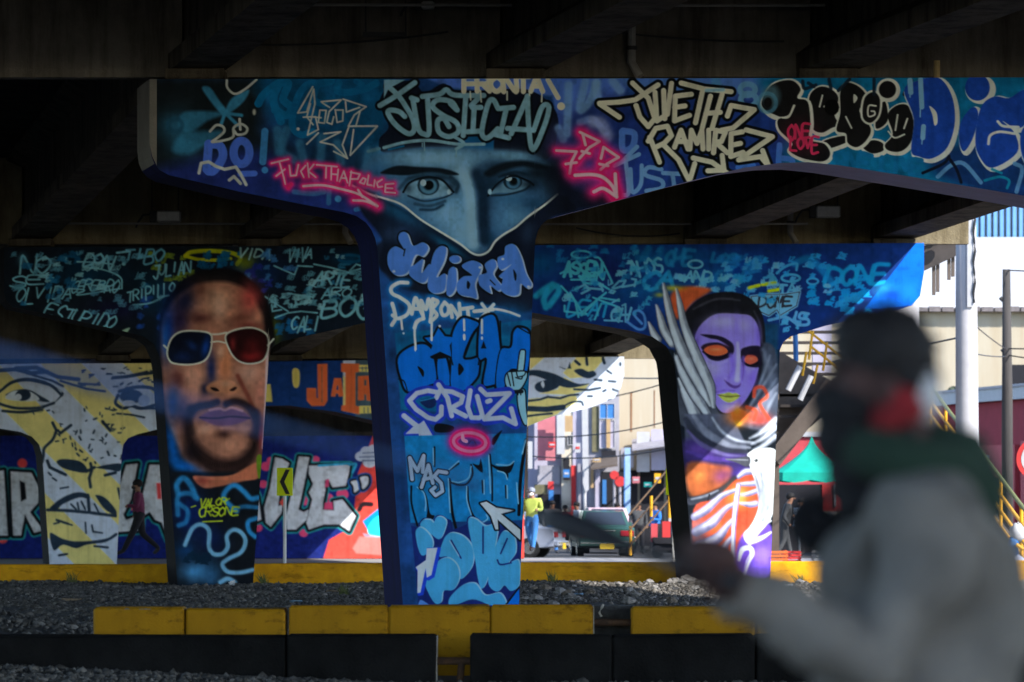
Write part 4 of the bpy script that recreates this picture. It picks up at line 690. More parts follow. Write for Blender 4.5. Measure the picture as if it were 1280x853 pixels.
def paint_third():
    c = Cv(-130, 448, 800, 722, 1.0, (150, 152, 164)); DK = (30, 40, 52); YE = (196, 176, 108); WH = (158, 160, 172)
    yy, xx = np.mgrid[0:c.h, 0:c.w].astype(np.float32); X = xx / c.r + c.x0; Y = yy / c.r + c.y0
    u = (X - Y + 456) / 52.0; f = np.clip((np.abs((u % 2) - 1) - .5) * 26 + .5, 0, 1)      # diagonal stripes
    par = ((np.floor(u).astype(int) % 2) == 0).astype(np.float32); c.a[:] = (np.array(WH) / 255 * par[..., None] + np.array(YE) / 255 * (1 - par[..., None])).astype(np.float32)
    c.T(0, 440, 3.046)
    for p in ("0,150 40,112 110,98 180,115 235,150 240,165 205,195 235,150 170,125 100,112 40,125", "20,165 60,145 110,145 150,165 190,190 150,188 120,170 60,165"): c.pl(DK, p)
    c.pl((200, 200, 205), "20,175 50,150 110,150 150,180 110,188 50,185").dot(DK, 88, 165, 30, 22).dot((180, 180, 186), 70, 172, 12, 12)
    c.st(11, DK, "-40,175 0,150 50,115 120,105 190,125 235,165;-20,190 20,205 70,215 150,212 205,195;10,225 80,230 160,222")
    c.st(15, DK, "-60,85 0,70 60,66 120,80 180,75;60,62 140,60 220,95 300,105", sm=False).st(9, DK, "230,110 330,140 400,150;300,120 380,125;100,80 200,110 240,130", sm=False)
    c.st(13, DK, "455,150 520,135 580,140 610,170;450,165 440,195 470,215 500,205 540,215 600,200;430,100 480,95 540,85 600,78").dot(DK, 500, 170, 44, 26).dot((150, 156, 176), 490, 195, 26, 12).dot((130, 140, 170), 548, 185, 22, 22).st(8, DK, "445,235 500,240 550,250;500,90 560,75;520,215 590,215")
    c.st(12, DK, "165,390 170,365 200,335 215,300;215,300 200,270;230,310 270,280;390,265 420,300;160,420 165,395")
    rr = random.Random(5)
    for _ in range(70):
        x, y = rr.uniform(120, 470), rr.uniform(215, 420)
        if abs((x - y) - 60) > 190: continue
        a = rr.uniform(0, 6.28); L = rr.uniform(5, 15); c.st(rr.uniform(4, 8), DK, [(x, y), (x + L * math.cos(a), y + L * math.sin(a))])
    for _ in range(30):
        x, y = rr.uniform(260, 600), rr.uniform(60, 140); a = rr.uniform(-.6, .4); L = rr.uniform(6, 22); c.st(rr.uniform(4, 8), DK, [(x, y), (x + L * math.cos(a), y + L * math.sin(a))])
    for _ in range(26):
        x, y = rr.uniform(-350, -40), rr.uniform(50, 250); a = rr.uniform(-.6, .9); L = rr.uniform(10, 50); c.st(rr.uniform(5, 12), DK, [(x, y), (x + L * math.cos(a), y + L * math.sin(a))])
    c.pl(DK, "215,418 240,408 300,415 330,440 325,460 280,455 235,440").pl(DK, "365,440 440,425 465,430 455,455 420,450").st(12, DK, "345,425 350,450 340,480 345,515;180,415 190,440 250,468;400,470 440,460;330,455 360,440", sm=False)
    c.pl(DK, "185,600 230,560 290,535 335,542 340,560 300,555 240,580 215,602").pl(DK, "365,545 400,555 440,600 440,622 400,600 370,560").st(12, DK, "180,602 260,605 340,612 440,625;335,545 340,610", sm=False).st(7, DK, "270,580 290,600;295,575 300,600;310,570 325,600;200,480 215,490;185,460 195,470;230,520 260,515;360,580 375,610;240,650 275,660;325,650 328,690;350,660 355,685 390,690;205,655 225,650", sm=False)
    c.pl(DK, "190,690 240,712 300,722 400,712 440,690 445,700 400,725 330,735 290,748 240,735 205,755").st(9, DK, "225,775 255,770;360,740 410,745;450,520 458,560;215,640 260,655", sm=False)
    # blue field with orange letters
    c.T(310, 440, 6.4); c.pl((18, 42, 86), "-60,60 760,60 760,470 1200,580 -60,470", sm=False).pl((52, 66, 76), "860,60 1600,60 1600,620 860,520", sm=False)
    og = (204, 92, 50)
    c.pl(og, "555,98 635,95 636,390 610,432 510,435 470,390 470,290 545,290 548,370 560,370", sm=False).pl(og, "690,210 745,210 765,355 725,360 720,335 705,335 700,358 662,358", sm=False).pl((18, 42, 86), "712,270 722,270 724,305 706,305", sm=False)
    c.pl(og, "745,92 890,95 890,160 860,165 860,430 895,440 890,500 745,470 748,430 780,425 780,165 745,160", sm=False).pl(og, "880,195 995,190 1000,395 950,390 945,340 930,340 930,385 880,390", sm=False).pl((52, 66, 76), "930,225 948,225 948,270 930,270", sm=False)
    ye = (196, 172, 88)
    c.pl(ye, "890,105 1000,105 985,160 890,160", sm=False).pl(ye, "890,432 1010,432 1010,490 890,495", sm=False).pl(ye, "355,150 385,130 412,160 410,260 385,290 360,260").pl(ye, "135,260 180,258 195,400 135,400", sm=False).st(8, (52, 66, 76), "915,120 915,150;945,120 945,155;930,445 930,485;960,445 960,485;895,130 990,130;590,120 592,400").st(6, (140, 66, 40), "590,110 590,400")
    c.st(24, (170, 170, 176), "1048,70 1045,180 1075,300 1035,400 1052,550").dot((170, 170, 176), 1088, 400, 14, 20).dot((170, 170, 176), 1085, 465, 18, 22)
    # right end: eye again
    c.T(640, 430, 5.8); u = None
    c.pl(WH, "-40,90 900,90 900,560 -40,640", sm=False).pl(YE, "130,95 240,95 130,190", sm=False).pl(YE, "470,95 680,95 560,240 420,250 370,210", sm=False).pl(YE, "380,240 480,300 560,290 520,340 420,370 200,360 330,330", sm=False).pl(YE, "110,400 460,370 480,420 350,490 330,510 110,600", sm=False)
    c.pl(DK, "100,200 180,190 300,215 400,260 480,290 560,290 430,320 330,300 270,270 160,230 100,235").pl(DK, "180,285 250,262 330,275 340,310 270,345 200,350 165,320").pl(DK, "450,195 500,180 550,200 590,195 610,225 560,250 500,235").pl(DK, "340,165 400,185 420,130 430,180 380,185", sm=False).st(22, DK, "540,110 545,150;460,125 490,150;660,110 670,140").pl((180, 182, 190), "210,290 225,268 235,300 225,320")
    c.st(16, DK, "110,415 200,405 260,385 350,395 420,372 480,368;450,330 560,335 640,320;110,525 180,515 290,505;600,260 650,265", sm=False).st(40, DK, "110,470 250,475 370,460", sm=False).st(14, DK, "370,455 430,425 500,420 515,445;690,195 720,215;700,270 750,275;730,330 770,345;660,345 680,335;550,380 580,380;785,140 785,155;700,410 720,405")
    c.T(0, 0, 1).mottle(.04, 9, 2)
    return c

def paint_wall():
    c = Cv(-200, 540, 660, 700, 1.0, (20, 28, 82)); WT = (158, 156, 160); BK = (14, 14, 18); TE = (30, 110, 112); RD = (196, 62, 62); PK = (190, 60, 96)
    c.T(310, 540, 4.74)
    c.pl((182, 56, 48), "745,10 1700,10 1700,800 430,800 480,640 620,560 650,250", sm=False, soft=2)
    c.air((150, 40, 36), 760, 330, 80, 60, .5)
    sd0 = [(105, 205, 30), (135, 170, 24), (400, 165, 26), (60, 570, 26), (330, 600, 26), (330, 400, 40), (470, 400, 40), (560, 370, 36), (90, 310, 26)]
    for x, y, r_ in sd0: c.dot(PK, x, y, r_, r_ * .9, soft=3)
    L1 = "160,150 205,160 245,185 190,360 180,440 205,430 200,480 135,565 105,540 95,450 130,330"; L2 = "300,145 365,150 330,330 300,460 330,475 360,460 350,520 285,580 230,580 225,500 265,330"; E = "360,200 605,195 600,240 580,320 500,330 475,280 455,290 460,345 445,420 445,460 510,465 505,410 560,400 640,500 600,590 540,550 450,550 360,580 345,540 380,400 360,360 385,310 360,250"; X0 = "20,300 60,380 70,440 80,520 30,540 -60,530 -80,380"
    for p in (L1, L2, E, X0): c.st(46, TE, p, closed=True, sm=False)
    for p in (L1, L2, E, X0): c.st(28, BK, p, closed=True, sm=False)
    for p in (L1, L2, E, X0): c.pl(WT, p, sm=False)
    c.pl(PK, "455,420 500,415 505,460 450,460", sm=False).pl(PK, "460,285 480,280 480,325 455,330", sm=False).pl((190, 70, 60), "185,420 215,380 215,450", sm=False)
    for p in ("610,295 655,290 660,335 630,360 625,325", "665,270 710,265 712,310 680,340 672,305"): c.st(40, (24, 60, 110), p, closed=True).st(22, BK, p, closed=True).pl(WT, p)
    c.st(14, (40, 120, 150), "600,195 640,190 620,240;420,200 600,188")
    cl = [(670, 145, 36), (700, 115, 34), (745, 105, 36), (790, 130, 34), (775, 170, 34), (720, 180, 40)]
    for x, y, r_ in cl: c.dot((176, 176, 182), x, y, r_, r_ * .8)
    c.dot((176, 176, 182), 725, 145, 70, 40).dot((176, 176, 182), 798, 188, 8); c.st(6, (60, 60, 80), "680,125 770,122;660,148 800,146;680,170 780,168", sm=True)
    c.st(42, (26, 18, 22), "660,460 680,430 730,430;790,360 850,360 870,400;800,380 820,440 860,420", soft=3)
    c.pl((10, 110, 180), "680,530 780,450 800,560 720,600", sm=False).pl((40, 190, 200), "740,520 880,460 900,620 720,610", soft=4).air((110, 220, 220), 830, 560, 40, 40, .7).pl((120, 110, 130), "680,600 880,640 870,660 700,640", sm=False).pl((206, 110, 104), "620,690 660,620 1200,640 1200,760 640,720", sm=False, soft=6)  # closing pale red wedge paints sunlight along the wall foot
    # words further left
    c.T(0, 440, 3.046)
    for x, y, r_ in ((85, 425, 18), (130, 660, 16), (560, 610, 20), (500, 590, 14), (600, 470, 20), (10, 710, 20), (100, 640, 16)): c.dot(RD, x, y, r_, soft=3)
    RR = "40,455 120,460 150,520 145,575 115,610 165,680 130,690 95,620 80,700 50,700 45,600"; A0 = "-90,700 -40,460 15,450 30,700 -10,700 -20,640 -45,640 -50,700"; LA = "480,430 525,425 500,560 470,620 480,640 540,620 535,680 400,690 440,560"; AA = "570,430 610,430 650,560 680,720 640,715 615,650 590,640 570,610 520,640"; PP = "-250,700 -240,470 -150,450 -110,520 -140,590 -190,600 -195,700"
    for p in (PP, A0, RR, LA, AA): c.st(34, TE, p, closed=True, sm=False)
    for p in (PP, A0, RR, LA, AA): c.st(21, BK, p, closed=True, sm=False)
    for p in (PP, A0, RR, LA, AA): c.pl(WT, p, sm=False)
    c.pl(BK, "75,490 95,500 100,560 80,570", sm=False).pl(BK, "-25,540 -5,540 -5,600 -30,600", sm=False).pl(RD, "595,500 612,500 615,560 600,560", sm=False)
    c.T(0, 0, 1).mottle(.06, 8, 4)
    return c
# ------------------------------------------------------------------ viaduct
VPX = -480.0
SK = (VPX - 640.0) / FPX                  # sideways run of the bridge per metre of depth (the viaduct is skewed to the piers)
D1, D2, D3, D4 = 53.0, 74.0, 96.0, 114.0
GZ = -0.08                                # ground under the bridge
def paint_attr(me, cols, gain):
    a = me.color_attributes.new('paint', 'FLOAT_COLOR', 'POINT')
    c = lin(np.clip(cols, 0, 1)) * gain * np.array([.93, 1.02, 1.04]); c *= np.minimum(1, .86 / np.maximum(c.max(1, keepdims=True), 1e-6)); a.data.foreach_set('color', np.concatenate([c, np.ones((len(c), 1))], 1).astype(np.float32).ravel())
def grid_mesh(PX, PY):                    # rows x cols of photo-plane positions -> quads
    h, wv = PX.shape; k = np.arange(h * wv).reshape(h, wv)
    return np.stack([k[:-1, :-1], k[1:, :-1], k[1:, 1:], k[:-1, 1:]], -1).reshape(-1, 4)
def mural(name, grids, D, cv, gain, parent, lift=0.004):
    vs = []; fs = []; px = []; py = []; n = 0
    for PX, PY in grids:
        f = grid_mesh(PX, PY); fs.append(f + n); n += PX.size; px.append(PX.ravel()); py.append(PY.ravel())
    px = np.concatenate(px); py = np.concatenate(py); fs = np.concatenate(fs); o = parent.location
    co = np.stack([(px - 640) / FPX * D - o.x, np.full(len(px), D - lift - o.y), CAMZ - (py - HZ) / FPX * D - o.z], 1)
    me = bpy.data.meshes.new(name); me.vertices.add(len(co)); me.vertices.foreach_set('co', co.ravel()); nf = len(fs)
    me.loops.add(nf * 4); me.loops.foreach_set('vertex_index', fs.ravel().astype(np.int32)); me.polygons.add(nf)
    me.polygons.foreach_set('loop_start', np.arange(0, nf * 4, 4, dtype=np.int32)); me.update(); me.validate()
    paint_attr(me, cv.sample(px, py), gain); me.materials.append(paint_mat('sprayed_paint'))
    ob = bpy.data.objects.new(name, me); C.objects.link(ob); ob.parent = parent; return ob
def interp(poly, x): p = np.array(poly, float); return np.interp(x, p[:, 0], p[:, 1])
def cap_grid(x0, x1, top, bot, res):      # columns from the top edge down to the curved soffit
    xs = np.linspace(x0, x1, int((x1 - x0) * res)); b = interp(bot, xs); tp = interp(top, xs); rows = int((b - tp).max() * res); t = np.linspace(0, 1, rows)[:, None]
    return np.repeat(xs[None], rows, 0), tp[None] + (b - tp)[None] * t
def shaft_grid(y0, y1, lf, rt, res):
    ys = np.linspace(y0, y1, int((y1 - y0) * res)); L = np.interp(ys, [p[1] for p in lf], [p[0] for p in lf]); Q = np.interp(ys, [p[1] for p in rt], [p[0] for p in rt]); n = int((Q - L).max() * res); t = np.linspace(0, 1, n)[None]
    return L[:, None] + (Q - L)[:, None] * t, np.repeat(ys[:, None], n, 1)
def pier_body(name, outline, D, depth, mats, parent, pick):
    n = len(outline); off = Vector((SK * depth, depth, 0)); a = [W(x, y, D) for x, y in outline]; b = MB()
    b.add(a + [p + off for p in a], [tuple(range(n)), tuple(range(2 * n - 1, n - 1, -1))])
    for i in range(n):
        j = (i + 1) % n; b.f.append((i, n + i, n + j, j)); b.mi.append(pick(outline[i], outline[j]))
    ob = b.build(name, mats, parent)
    return ob
conc = mat('weathered_concrete', (0.082, 0.07, 0.053), 0.92, 0.45, 1.2, 0.5, 30, stretch=(1, 1, .5), spec=.1, scuff=(1.0, (3, 3, .35), .36, .56, (.35, .33, .3)))
conc_d = mat('grimy_concrete', (0.04, 0.036, 0.032), 0.92, 0.4, 0.9, 0.5, 25, spec=.1, scuff=(1.0, (2, 2, .5), .38, .58, (.4, .4, .4)))
conc_l = mat('pale_concrete', (0.34, 0.32, 0.28), 0.9, 0.3, 2.0, 0.4, 40)
navy = mat('navy_wall_paint', rgb(11, 18, 66), 0.85, 0.25, 2.5, 0.3, 40, spec=.12, scuff=(1.0, (4, 4, .4), .34, .5, (.5, .5, .5)))
lilac = mat('lit_blue_wall_paint', rgb(126, 126, 186), 0.6, 0.2, 2.5, 0.3, 40)  # same blue paint, with the light on the right undersides put into its colour
blackp = mat('black_wall_paint', (0.014, 0.014, 0.015), 0.9, 0.4, 2.5, 0.3, 40, spec=.08)
bluep = mat('bright_blue_wall_paint', rgb(20, 90, 170), 0.6, 0.25, 2.5, 0.3, 40)

# front pier: arched portal, the second leg stands outside the picture
top1 = [(187, 99), (700, 98.5), (1280, 97), (1800, 96)]
bot1 = [(187, 180), (189, 195), (193, 205), (200, 213), (211, 219), (300, 240), (380, 256), (430, 265.5), (445, 270), (457, 278), (464, 287), (469, 298), (472, 312), (668.5, 312), (669, 302), (672, 290), (677, 281), (684, 275), (694, 271.5), (760, 254), (860, 227), (930, 210), (975, 204), (1010, 203), (1050, 207), (1150, 223), (1280, 245), (1340, 256), (1370, 266), (1384, 280), (1390, 312),
        (1560, 312), (1566, 285), (1580, 275), (1650, 262), (1740, 240), (1790, 225), (1800, 200)]
l1 = [(472, 312), (505, 775)]; r1 = [(668.5, 312), (648, 775)]; l1b = [(1390, 312), (1420, 775)]; r1b = [(1560, 312), (1545, 775)]
zb = 775
pier1 = thing('bridge_pier', 'nearest graffiti covered blue pier with a masked face and painted names', 'bridge pier', W(577, zb, D1))
cap_o = [(x, y) for x, y in bot1]
outline1 = [(187, 99)] + bot1[:13] + [l1[1], r1[1]] + bot1[13:31] + [l1b[1], r1b[1]] + bot1[31:] + [(1800, 96), (1280, 97), (700, 98.5)]
def pick1(p, q):
    if max(p[0], q[0]) < 196: return 1
    if min(p[0], q[0]) >= 668 and abs(p[0] - q[0]) > 1.5 and max(p[1], q[1]) < 300: return 2
    return 0
pier_body('concrete_frame', outline1, D1, 1.25, [navy, mat('grey_end_concrete', (.17, .16, .14), .9, .3, 2, .4, 40), lilac], pier1, pick1)
cv = paint_front()
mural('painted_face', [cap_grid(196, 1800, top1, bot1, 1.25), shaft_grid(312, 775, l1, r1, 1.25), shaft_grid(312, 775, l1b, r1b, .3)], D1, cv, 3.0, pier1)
b = MB(); b.prism([W(187, 99, D1 - .003), W(187, 180, D1 - .003), W(190, 195, D1 - .003), W(196.2, 208, D1 - .003), W(196.2, 99, D1 - .003)], (0, .002, 0)); b.build('bare_end_strip', MATS['grey_end_concrete'], pier1)

# second pier: sunglasses portrait on one leg, woman on the other
top2 = [(5, 309), (600, 307), (1155, 304)]
bot2 = [(5, 365), (8, 376), (16, 384), (60, 393), (150, 413), (180, 421), (192, 430), (199, 445), (202, 462), (335, 462), (336, 445), (341, 434), (352, 427), (420, 412), (500, 394), (560, 385), (620, 385), (672, 392), (740, 405), (790, 414), (815, 421), (833, 433), (842, 450), (844, 462), (974, 462), (974, 440), (979, 428), (988, 421), (1030, 408), (1085, 396), (1120, 389), (1140, 382), (1150, 370), (1155, 340)]
l2 = [(202, 462), (222, 735)]; r2 = [(335, 462), (316, 735)]; l2b = [(844, 462), (869, 735)]; r2b = [(974, 462), (962, 735)]
pier2 = thing('bridge_pier', 'middle pier painted with a sunglasses portrait and a lilac faced woman', 'bridge pier', W(580, 735, D2))
outline2 = [(5, 309)] + bot2[:9] + [l2[1], r2[1]] + bot2[9:24] + [l2b[1], r2b[1]] + bot2[24:] + [(1155, 304), (600, 307)]
pier_body('concrete_frame', outline2, D2, 1.25, [blackp, conc, bluep], pier2, lambda p, q: 2 if min(p[0], q[0]) > 1119 else (1 if p[1] < 462 and q[1] < 462 and min(p[0], q[0]) > 420 and max(p[0], q[0]) < 820 else 0))
cv = paint_second()
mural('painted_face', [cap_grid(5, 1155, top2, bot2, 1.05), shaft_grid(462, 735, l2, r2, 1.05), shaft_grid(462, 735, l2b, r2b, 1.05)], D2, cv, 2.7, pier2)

# third pier
top3 = [(-110, 456), (200, 454), (780, 446)]
bot3 = [(-110, 505), (-100, 513), (-20, 522), (0, 536), (25, 540), (40, 546), (49, 556), (53, 570), (152, 570), (154, 556), (160, 548), (172, 543), (250, 524), (320, 508), (360, 507), (420, 515), (484, 530), (530, 538), (545, 548), (549, 570), (640, 570), (642, 545), (652, 536), (690, 521), (740, 509), (768, 498), (776, 485), (780, 470)]
l3 = [(53, 570), (62, 706)]; r3 = [(152, 570), (146, 706)]; l3b = [(549, 570), (556, 706)]; r3b = [(640, 570), (634, 706)]
pier3 = thing('bridge_pier', 'farthest pier painted with a black line face on yellow and white stripes', 'bridge pier', W(330, 706, D3))
outline3 = [(-110, 456)] + bot3[:8] + [l3[1], r3[1]] + bot3[8:20] + [l3b[1], r3b[1]] + bot3[20:] + [(780, 446), (200, 454)]
pier_body('concrete_frame', outline3, D3, 1.5, [blackp, conc_d], pier3, lambda p, q: 0)
cv = paint_third()
mural('painted_face', [cap_grid(-110, 780, top3, bot3, 1.0), shaft_grid(570, 706, l3, r3, 1.0), shaft_grid(570, 706, l3b, r3b, .5)], D3, cv, 2.1, pier3)

# abutment wall
wall = thing('abutment_wall', 'low mural wall behind the far pier with white block letters on blue and red', 'wall', W(240, 692, D4 + .4))
b = MB(); b.prism([W(-200, 545, D4), W(655, 545, D4), W(655, 712, D4), W(-200, 712, D4)], (0.0, 1.2, 0)); b.build('wall_core', conc_d, wall)
cv = paint_wall()
mural('painted_face', [cap_grid(-200, 655, [(-200, 545), (655, 545)], [(-200, 698), (655, 698)], 1.0)], D4, cv, 2.2, wall)
b = MB(); b.prism([W(-205, 540, D4 - .1), W(660, 540, D4 - .1), W(660, 545, D4 - .1), W(-205, 545, D4 - .1)], (0, 1.4, 0)); b.build('coping', conc_d, wall)

# deck: girders per span resting on the caps, diaphragms between them, slab with overhang and parapets
deck = thing('viaduct_deck', 'dark concrete viaduct deck with girders overhead', 'viaduct deck', (0, D1, 7.0))
ztop = {1: CAMZ + (HZ - 98) / FPX * D1, 2: CAMZ + (HZ - 307) / FPX * D2, 3: CAMZ + (HZ - 451) / FPX * D3}
GB = 0.14; GH = 1.45; GW = 0.70
X1 = [(px - 640) / FPX * D1 for px in (-132, 253, 655, 1047, 1437, 1650)]       # girder centre lines at the first pier
X1 = X1[1:5] + [11.2]
def gx(x, Y): return x + SK * (Y - D1)
spans = [(-3.0, D1 + .62, ztop[1] + (D1 + 3) * 0.008, ztop[1]), (D1 + .66, D2 + .75, ztop[1], ztop[2]), (D2 + .79, D3 + .75, ztop[2], ztop[3]), (D3 + .79, D4 + 1.0, ztop[3], ztop[3] - .62)]
for ya, yb, za, zb_ in spans:
    for x in X1:
        b = MB(); prof = [(-.35, 0), (.35, 0), (.35, .22), (.13, .38), (.13, GH - .2), (.45, GH - .06), (.45, GH), (-.45, GH), (-.45, GH - .06), (-.13, GH - .2), (-.13, .38), (-.35, .22)]
        b.add([(gx(x, ya) + u, ya, za + GB + v) for u, v in prof] + [(gx(x, yb) + u, yb, zb_ + GB + v) for u, v in prof], [tuple(range(12)), tuple(range(23, 11, -1))] + [(i, 12 + i, 12 + (i + 1) % 12, (i + 1) % 12) for i in range(12)])
        b.build('girder', conc, deck)
    b = MB(); xl, xr = X1[0] - 3.1, X1[-1] + 1.5
    b.add([(gx(xl, ya), ya, za + GB + GH + .004), (gx(xr, ya), ya, za + GB + GH + .004), (gx(xr, yb), yb, zb_ + GB + GH + .004), (gx(xl, yb), yb, zb_ + GB + GH + .004), (gx(xl, ya), ya, za + GB + GH + .28), (gx(xr, ya), ya, za + GB + GH + .28), (gx(xr, yb), yb, zb_ + GB + GH + .28), (gx(xl, yb), yb, zb_ + GB + GH + .28)],
          [(3, 2, 1, 0), (4, 5, 6, 7), (0, 1, 5, 4), (1, 2, 6, 5), (2, 3, 7, 6), (3, 0, 4, 7)]); b.build('deck_slab', conc_d, deck)
    for xx in (xl + .15, xr - .15):
        b = MB(); z0 = GB + GH + .284; b.add([(gx(xx, Y) + u, Y, z + z0 + v) for Y, z in ((ya, za), (yb, zb_)) for u, v in ((-.15, -.5), (.15, -.5), (.12, .8), (-.12, .8))], [(0, 1, 2, 3), (7, 6, 5, 4), (0, 4, 5, 1), (1, 5, 6, 2), (2, 6, 7, 3), (3, 7, 4, 0)]); b.build('parapet', conc, deck)
for i, (Y, z) in enumerate(((D1 + .75, ztop[1]), (D2 + .9, ztop[2]), (D3 + .9, ztop[3]))):
    for x0, x1 in [(X1[0] - 3.0, X1[0])] + list(zip(X1[:-1], X1[1:])) + [(X1[-1], X1[-1] + 1.4)]:
        lo = gx(x0, Y) + (.14 if x0 in X1 else 0); hi = gx(x1, Y) - (.14 if x1 in X1 else 0)
        b = MB(); b.box(((lo + hi) / 2, Y, z + GB + GH / 2 - .04), (hi - lo, .3, GH + .06)); b.build('diaphragm', mat('grey_diaphragm_concrete', (0.13, 0.117, 0.10), 0.92, 0.4, 1.2, 0.5, 30, spec=.1, scuff=(1.0, (3, 3, .35), .34, .56, (.45, .42, .4))) if i == 0 else mat('tan_diaphragm_concrete', (0.21, 0.175, 0.11), 0.92, 0.4, 1.2, 0.5, 30, spec=.1, scuff=(1.0, (3, 3, .35), .34, .56, (.45, .42, .38))), deck)
    for x in X1:
        b = MB(); b.bbox((gx(x, Y - .25) , Y - .35, z + .068), (.74, .62, .13), .01); b.build('bearing_pad', conc, deck)
# abutment seat behind the mural wall, filled up to the slab
b = MB(); b.prism([W(-220, 425, D4 + 1.1), W(660, 425, D4 + 1.1), W(660, 640, D4 + 1.1), W(-220, 640, D4 + 1.1)], (0, 1.5, 0)); b.build('back_wall', conc_d, deck)

# twin deck on the left, unseen, added to shade that side
twin = thing('viaduct_deck', 'unseen dark deck added to shade the left side', 'viaduct deck', (-14, D1, 7.0))
for ya, yb, za, zb_ in spans:
    xl, xr = X1[0] - 21.5, X1[0] - 3.25; b = MB()
    b.add([(gx(xx, Y), Y, z + GB + GH + h) for h in (.004, .28) for (xx, Y, z) in ((xl, ya, za), (xr, ya, za), (xr, yb, zb_), (xl, yb, zb_))], [(3, 2, 1, 0), (4, 5, 6, 7), (0, 1, 5, 4), (1, 2, 6, 5), (2, 3, 7, 6), (3, 0, 4, 7)]); b.build('deck_slab', conc_d, twin)
    for x in (X1[0] - 6.0, X1[0] - 9.8, X1[0] - 13.6, X1[0] - 17.4):
        b = MB(); b.add([(gx(x, Y) + u, Y, z + GB + v) for Y, z in ((ya, za), (yb, zb_)) for u, v in ((-.35, 0), (.35, 0), (.35, GH), (-.35, GH))], [(0, 1, 2, 3), (7, 6, 5, 4), (0, 4, 5, 1), (1, 5, 6, 2), (2, 6, 7, 3), (3, 7, 4, 0)]); b.build('girder', conc, twin)
for nm, Y, z in (('left of the nearest pier', D1, ztop[1]), ('left of the middle pier', D2, ztop[2]), ('left of the farthest pier', D3, ztop[3])):
    x0, x1 = gx(X1[0] - 20, Y), gx(X1[0] - 4.4, Y); tp = thing('bridge_pier', 'unseen concrete pier of the added shading deck ' + nm, 'bridge pier', ((x0 + x1) / 2, Y, GZ))
    xs = [x0, x1]; m_ = (x0 + x1) / 2; pf = [(x0, z), (x0, z - .8), (m_ - 6.2, z - 1.7), (m_ - 5.2, GZ - .2), (m_ - 3.6, GZ - .2), (m_ - 2.8, z - 1.7), (m_, z - 1.0), (m_ + 2.8, z - 1.7), (m_ + 3.6, GZ - .2), (m_ + 5.2, GZ - .2), (m_ + 6.2, z - 1.7), (x1, z - .8), (x1, z)]
    b = MB(); b.prism([(x, Y, zz) for x, zz in pf], (SK * 1.25, 1.25, 0)); b.build('concrete_frame', conc, tp)

# ------------------------------------------------------------------ ground
asph = mat('asphalt', (0.055, 0.053, 0.052), 0.95, 0.4, 3.0, 0.6, 120)
dirt = mat('gravel_dirt', (0.058, 0.057, 0.056), 0.97, 0.5, 8.0, 0.8, 60)
pave = mat('pavement_concrete', (0.28, 0.275, 0.275), 0.9, 0.25, 1.5, 0.4, 60)
pave_d = mat('median_asphalt', (0.085, 0.08, 0.082), 0.92, 0.3, 1.5, 0.4, 60)
def sheet(name, pts, m):
    b = MB(); b.add(pts, [tuple(range(len(pts)))]); return struct(b.build(name, m))
sheet('ground', [(-1500, -60, -.14), (1500, -60, -.14), (1500, 60, -.14), (-1500, 60, -.14)], asph)
def far(Y): return GZ - .02 if Y < 88 else GZ - .02 - (Y - 88) * 0.0088
b = MB(); ys = [60, 72.6, 88, 140, 400, 1500]
b.add([(x, Y, (far(Y) if Y < 200 else far(200)) - (.04 if Y == 60 else 0)) for Y in ys for x in (-1500, 1500)], [(2 * i, 2 * i + 1, 2 * i + 3, 2 * i + 2) for i in range(len(ys) - 1)]); o = b.build('road', asph); struct(o)
b = MB(); nx, ny = 90, 60; hx = np.linspace(-16, 16, nx); hy = np.linspace(41.2, 75.4, ny); gm = np.random.default_rng(3)
def gz(x, Y):
    z = GZ + .015 * math.sin(x * 2.1 + Y) + .02 * math.sin(x * .7 - Y * .9)
    z += .55 * math.exp(-((x + 6.3) / 2.2) ** 2) * math.exp(-((Y - 42.5) / 2.6) ** 2)       # spoil heaped at the end of the yellow blocks
    z += 0.04 * math.exp(-((x - 2.8) / 1.8) ** 2 - ((Y - 70) / 3.0) ** 2) + .10 * math.exp(-((x - 3.2) / .5) ** 2 - ((Y - 73) / .6) ** 2)
    return z
b.add([(x, y, gz(x, y) + gm.normal(0, .008)) for y in hy for x in hx], [(j * nx + i, j * nx + i + 1, (j + 1) * nx + i + 1, (j + 1) * nx + i) for j in range(ny - 1) for i in range(nx - 1)]); struct(b.build('gravel_bed', dirt, smooth=True))

